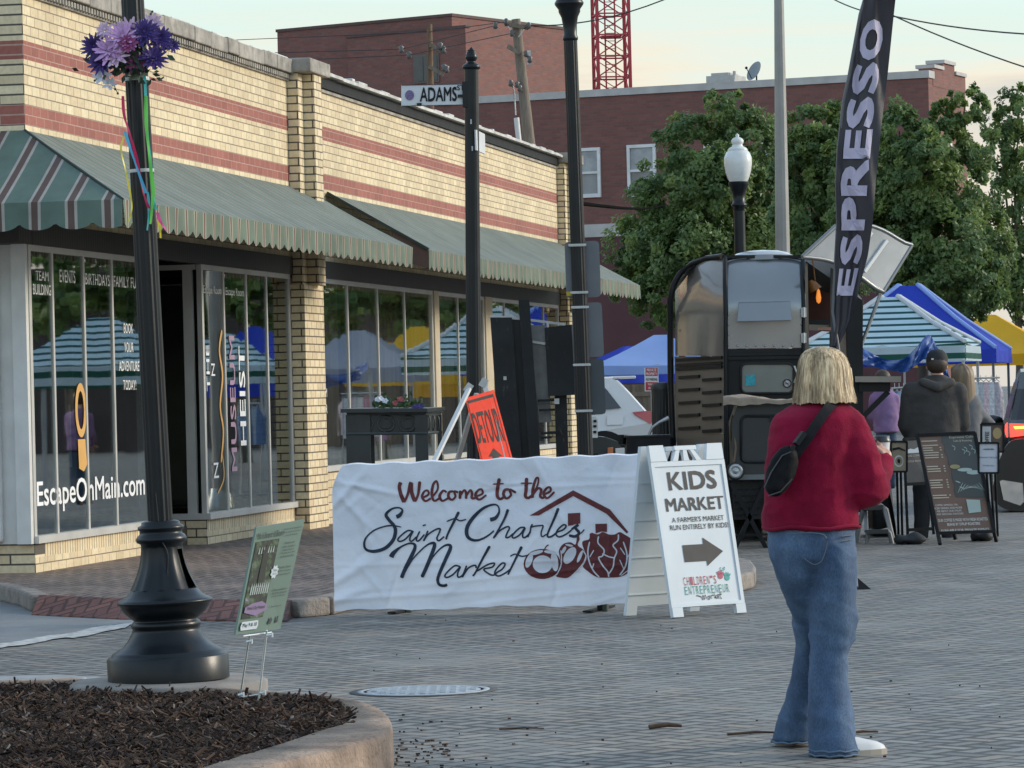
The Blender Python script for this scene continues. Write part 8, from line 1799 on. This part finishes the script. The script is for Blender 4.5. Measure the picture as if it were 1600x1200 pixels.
mb.add(L_ + R2 + [p + Vector((0, .006, 0)) for p in L_] + [p + Vector((0, .006, 0)) for p in R2], [(i, i + 1, i + 1 + n, i + n) for i in range(n - 1)] + [(i, i + 1, i + 1 + 2 * n, i + 2 * n) for i in range(n - 1)] + [(i + n, i + 1 + n, i + 1 + 3 * n, i + 3 * n) for i in range(n - 1)]); mb.build("strap", [M("strap_webbing", (0.014, 0.015, 0.018), 0.75, 0, .2, 30, .5, 200, .002, spec=0.12)], sg)
mb = MB(); mb.bar(Wp(1256, 676, -.2), Wp(1243, 694, -.208), .044, .02); mb.bar(Wp(1240, 696, -.208), Wp(1234, 708, -.208), .04, .018); mb.build("buckle", [BLACKPAINT], sg)
cf = thing("coffee_cup", CUP, "white paper coffee cup with black lid in the woman's hand", "cup")
mb = MB(); mb.lathe([(.027, -.05), (.034, .035)], Matrix.Translation(CUP), 24); mb.build("cup", [M("paper_cup", (0.62, 0.60, 0.60), 0.6)], cf)
mb = MB(); mb.lathe([(.036, .032), (.037, .04), (.034, .044), (.033, .056), (.030, .058), (.0, .056)], Matrix.Translation(CUP), 24); mb.build("lid", [M("cup_lid", (0.03, 0.035, 0.038), 0.35)], cf)

# ---- the people at the market
def figure(label, d, foot, tors, topmat, legs, legmat, arms, head, hairmat, hairf, face=(0.1, 1, 0), hands=(), group=None):
    kk = 1 / PXM(d); Q = lambda x, y, e=0.0: P(x, y, d + e); t = thing("person", G(*foot, 0), label, "person", group=group)
    fo = lambda p, n: .007 * noise.noise((p.x * 7, p.y * 7, p.z * 11)) + .004 * noise.noise((p.x * 20, p.y * 20, p.z * 24))
    mb = MB(); loft(mb, tors, d)
    for (a, b, c, ra, rb, rc) in arms: capsule(mb, Q(*a), Q(*b), ra * kk, rb * kk); capsule(mb, Q(*b), Q(*c), rb * kk, rc * kk)
    meld(mb, "top", [topmat], t, .016, 3, fo)
    mb = MB()
    for pts in legs:
        for a, b in zip(pts[:-1], pts[1:]): capsule(mb, Q(a[0], a[1], a[2]), Q(b[0], b[1], b[2]), a[3] * kk, b[3] * kk)
    meld(mb, "trousers", [legmat], t, .018, 3, fo)
    mb = MB(); hx, hy, he, hr_ = head; c = Q(hx, hy, he); face_bits(mb, c, hr_ * kk, face); capsule(mb, c - Vector((0, 0, .05)), Q(tors[0][1], tors[0][0] + 12, tors[0][4]), .055, .06); loft(mb, [(y, x, rx * .8, ry * .8, e) for (y, x, rx, ry, e) in tors], d)
    for (a, b, cc_, ra, rb, rc) in arms:
        capsule(mb, Q(*a), Q(*b), ra * kk * .7, rb * kk * .7); capsule(mb, Q(*b), Q(*cc_), rb * kk * .7, rc * kk * .8); dv_ = (Q(*cc_) - Q(*b)).normalized(); hand(mb, Q(*cc_) + dv_ * .07, dv_, Vector((0, .3, -1)), 1.0, .5)
    for pts in legs: capsule(mb, Q(*pts[-1][:3]), Q(*pts[-1][:3]) + Vector((0, .14, -.03)), .045, .035)
    meld(mb, "body", [SKIN], t, .011, 2); eyes(c, hr_ * kk, face, t)
    mb = MB(); hairf(mb, Q, c, hr_ * kk); o = mb.build("hair", [hairmat], t); return t
BROWNH = M("brown_hair", (0.05, 0.032, 0.022), 0.6, 0, .3, 30); DBLOND = M("dark_blond_hair", (0.20, 0.14, 0.085), 0.55, 0, .4, 26, .4, 60, .01, (1, 1, .08))
def short(mb, Q, c, r): mb.ball(c + Vector((0, -.12 * r, .22 * r)), (r * 1.1, r * 1.1, r * 1.06))
man = figure("man in a dark grey hoodie and black cap seen from behind at the coffee bar", 37.4, (1462, 850),
    [(586, 1464, 13, .07, 0), (594, 1462, 28, .10, 0), (602, 1460, 39, .13, 0), (615, 1459, 43, .15, 0), (640, 1459, 42, .155, .0), (670, 1459, 41, .16, .0), (705, 1459, 41, .16, 0), (722, 1459, 40, .15, 0)], M("hoodie_grey", (0.05, 0.046, 0.044), 0.9, 0, .2, 6, .4, 60, .01),
    [[(1444, 715, 0, 19), (1441, 775, .02, 15), (1440, 838, 0, 11)], [(1476, 715, 0, 19), (1480, 775, .02, 15), (1482, 838, 0, 11)]], M("trousers_black", (0.022, 0.023, 0.026), 0.85),
    [((1424, 612, 0), (1417, 665, .05), (1432, 700, .2), 16, 14, 10), ((1496, 612, 0), (1503, 662, .05), (1490, 700, .2), 16, 14, 10)], (1464, 572, 0, 15.5), BROWNH, short)
kk = 1 / PXM(37.4); mb = MB(); c = P(1464, 561, 37.4)
mb.lathe([(17.2 * kk, -6 * kk), (17 * kk, 2 * kk), (15 * kk, 9 * kk), (9 * kk, 14 * kk), (0, 16 * kk)], Matrix.Translation(c), 24); mb.add([c + Vector((x * 15 * kk, y, -5 * kk)) for x, y in ((-1, .06), (-.9, .14), (-.5, .2), (0, .215), (.5, .2), (.9, .14), (1, .06))], [(0, 1, 2, 3, 4, 5, 6)]); mb.build("cap", [M("cap_black", (0.018, 0.019, 0.022), 0.8)], man)
mb = MB(); mb.box(P(1457, 561, 37.4 - .108), (.022, .006, .016)); mb.build("cap_badge", [WHITEMET], man)
mb = MB(); capsule(mb, P(1442, 597, 37.3), P(1464, 605, 37.24), .045, .05); capsule(mb, P(1464, 605, 37.24), P(1486, 597, 37.3), .05, .045); meld(mb, "hood", [M("hood_grey", (0.06, 0.056, 0.053), 0.9, 0, .2, 6)], man, .015, 4)
def longhair(mb, Q, c, r):
    rn = random.Random(3)
    mb.grid(lambda s, t: c + Vector((math.cos(6.283 * s) * r * (1.12 + .12 * math.sin(t * 3)) * min(1, (t * 5) ** .5 + .02) + .02 * t, -.01 + math.sin(6.283 * s) * r * 1.1 * min(1, (t * 5) ** .5 + .02), r * 1.28 - t * (.36 + (.10 if math.sin(6.283 * s) < .2 else -.16)) + .02 * noise.noise((math.cos(6.283 * s) * 6, math.sin(6.283 * s) * 6, 2)))), 48, 14)
figure("woman with long dark-blond hair in a grey-blue jacket, reaching her right arm out", 38.6, (1502, 842),
    [(612, 1506, 12, .06, 0), (620, 1507, 22, .09, 0), (632, 1508, 27, .12, 0), (660, 1506, 27, .13, 0), (700, 1503, 28, .14, 0), (722, 1502, 28, .14, 0)], M("jacket_greyblue", (0.13, 0.135, 0.145), 0.85, 0, .15, 6),
    [[(1494, 715, 0, 15), (1492, 775, 0, 12), (1492, 832, 0, 9)], [(1513, 715, 0, 15), (1515, 775, 0, 12), (1516, 832, 0, 9)]], M("leggings_black", (0.03, 0.03, 0.034), 0.85),
    [((1486, 630, 0), (1482, 672, .1), (1496, 690, .25), 11, 10, 8), ((1519, 632, 0), (1534, 650, .05), (1549, 662, .12), 12, 10, 7)], (1503, 588, 0, 15), DBLOND, longhair, (0.8, .6, -.1))
figure("shopper in a purple sweatshirt partly hidden behind the trailer's counter bracket", 50.0, (1382, 770),
    [(606, 1380, 9, .06, 0), (612, 1381, 16, .09, 0), (622, 1382, 20, .12, 0), (650, 1384, 20, .13, 0), (676, 1385, 20, .14, 0)], M("sweatshirt_purple", (0.22, 0.135, 0.27), 0.9, 0, .15, 6),
    [[(1378, 672, 0, 10), (1377, 715, 0, 8), (1376, 757, 0, 7)], [(1392, 672, 0, 10), (1393, 715, 0, 8), (1394, 757, 0, 7)]], M("jeans_far", (0.05, 0.08, 0.13), 0.85),
    [((1366, 622, 0), (1362, 650, .05), (1370, 664, .2), 8, 7, 6), ((1398, 622, 0), (1402, 648, .05), (1392, 664, .2), 8, 7, 6)], (1379, 592, 0, 11.5), BROWNH, short, (0.4, 1, 0))

# ---- clothes racks and the blue tarpaulin
rk = thing("clothes_rack", plan(1522, 68), "chrome garment rack full of pale clothes under the striped canopy", "clothes rack"); RD = 68
mb = MB()
for x in (1488, 1560): c = P(x, 600, RD); mb.tube([(c.x, c.y, 0), c], .02, 6); mb.bar((c.x, c.y - .25, .04), (c.x, c.y + .25, .04), .03, .03)
mb.tube([P(1486, 592, RD), P(1562, 590, RD)], .018, 6); mb.build("rail", [GALV], rk)
cols = [((0.36, 0.18, 0.34), "plum patterned"), ((0.55, 0.52, 0.56), "pale grey"), ((0.36, 0.30, 0.46), "lavender"), ((0.50, 0.16, 0.22), "rose red"), ((0.60, 0.60, 0.58), "off-white"), ((0.42, 0.44, 0.46), "grey floral"), ((0.58, 0.44, 0.48), "blush pink"), ((0.55, 0.56, 0.58), "white"), ((0.40, 0.36, 0.40), "mauve grey")]
def garment(x, d, col, label, ytop, ybot, group, pat=0.35):
    kq_ = 1 / PXM(d); g = thing("garment", P(x, ytop, d), label, "garment", group=group); w = 9.5 * kq_
    o1, o2 = P(x, ytop, d), P(x, ybot, d)
    mb = MB()
    def gf(s, t):
        a = 6.283 * s; ww = w * (.35 + .65 * min(1, t * 4)) * (1 + .15 * t); return o1.lerp(o2, t) + Vector((ww * math.cos(a) * (1 + .12 * math.sin(a * 5 + t * 3)), .05 * math.sin(a), 0))
    mb.grid(gf, 20, 10); mb.build("cloth", [M("garment_" + label.split()[0], col, 0.85, 0, pat, 22)], g)
    mb = MB(); mb.tube([o1 + Vector((-w * .5, 0, 0)), o1 + Vector((0, 0, .05)), o1 + Vector((w * .5, 0, 0))], .008, 5); mb.tube([o1 + Vector((0, 0, .05)), o1 + Vector((0, 0, .12))], .006, 5); mb.build("hanger", [GALV], g)
ords = ["first", "second", "third", "fourth", "fifth", "sixth", "seventh", "eighth", "ninth"]
for i, (c, nme) in enumerate(cols): garment(1491 + i * 8.3, 68, c, "%s garment, %s from the left on the chrome rack" % (nme, ords[i]), 597, 668 - (i % 3) * 6, "garments on the chrome rack")
rk2 = thing("clothes_rack", plan(1410, 58), "garment rack of blue clothes between the trailer counter and the man", "clothes rack")
mb = MB()
for x in (1394, 1432): c = P(x, 606, 58); mb.tube([(c.x, c.y, 0), c], .02, 6); mb.bar((c.x, c.y - .25, .04), (c.x, c.y + .25, .04), .03, .03)
mb.tube([P(1392, 607, 58), P(1434, 604, 58)], .018, 6); mb.build("rail", [GALV], rk2)
for i, (c, nme) in enumerate((((0.10, 0.17, 0.34), "mid blue"), ((0.34, 0.40, 0.50), "pale blue"), ((0.08, 0.12, 0.22), "navy"), ((0.5, 0.52, 0.56), "whitish"), ((0.16, 0.24, 0.40), "sky blue"))): garment(1398 + i * 7, 58, c, "%s garment, %s from the left on the blue rack" % (nme, ords[i]), 611, 672, "garments on the blue rack")
mb = MB(); tp = spline([(1340, 538), (1362, 552), (1386, 562), (1412, 560), (1432, 542), (1450, 523), (1462, 538), (1474, 562), (1486, 596)], 6); bp = spline([(1340, 566), (1362, 573), (1386, 578), (1412, 582), (1430, 572), (1446, 560), (1458, 566), (1472, 580), (1480, 600)], 6)
def tarp(s, t):
    f = s * (len(tp) - 1); i = min(int(f), len(tp) - 2); f -= i; a = [tp[i][j] + (tp[i + 1][j] - tp[i][j]) * f for j in (0, 1)]; b = [bp[i][j] + (bp[i + 1][j] - bp[i][j]) * f for j in (0, 1)]
    return P(a[0] + (b[0] - a[0]) * t, a[1] + (b[1] - a[1]) * t, 62 + .35 * math.sin(s * 9) + .12 * math.sin(s * 31 + t * 4) + .08 * noise.noise((s * 22, t * 5, 0)) - .15 * t)
mb.grid(tarp, 80, 10); tp_ = mb.build("tarpaulin", [M_cloth("tarp_blue", (0.02, 0.075, 0.28), 0.2, 0.45, .4, 6, .05)]); tag(tp_, "crumpled blue tarpaulin slung in front of the striped canopy", "tarpaulin")
mb = MB()
for x, y in ((1451, 525), (1343, 545)): c = P(x, y, 62.2); mb.tube([(c.x, c.y, 0), c], .02, 6)
mb.build("pole", [GALV], tp_)
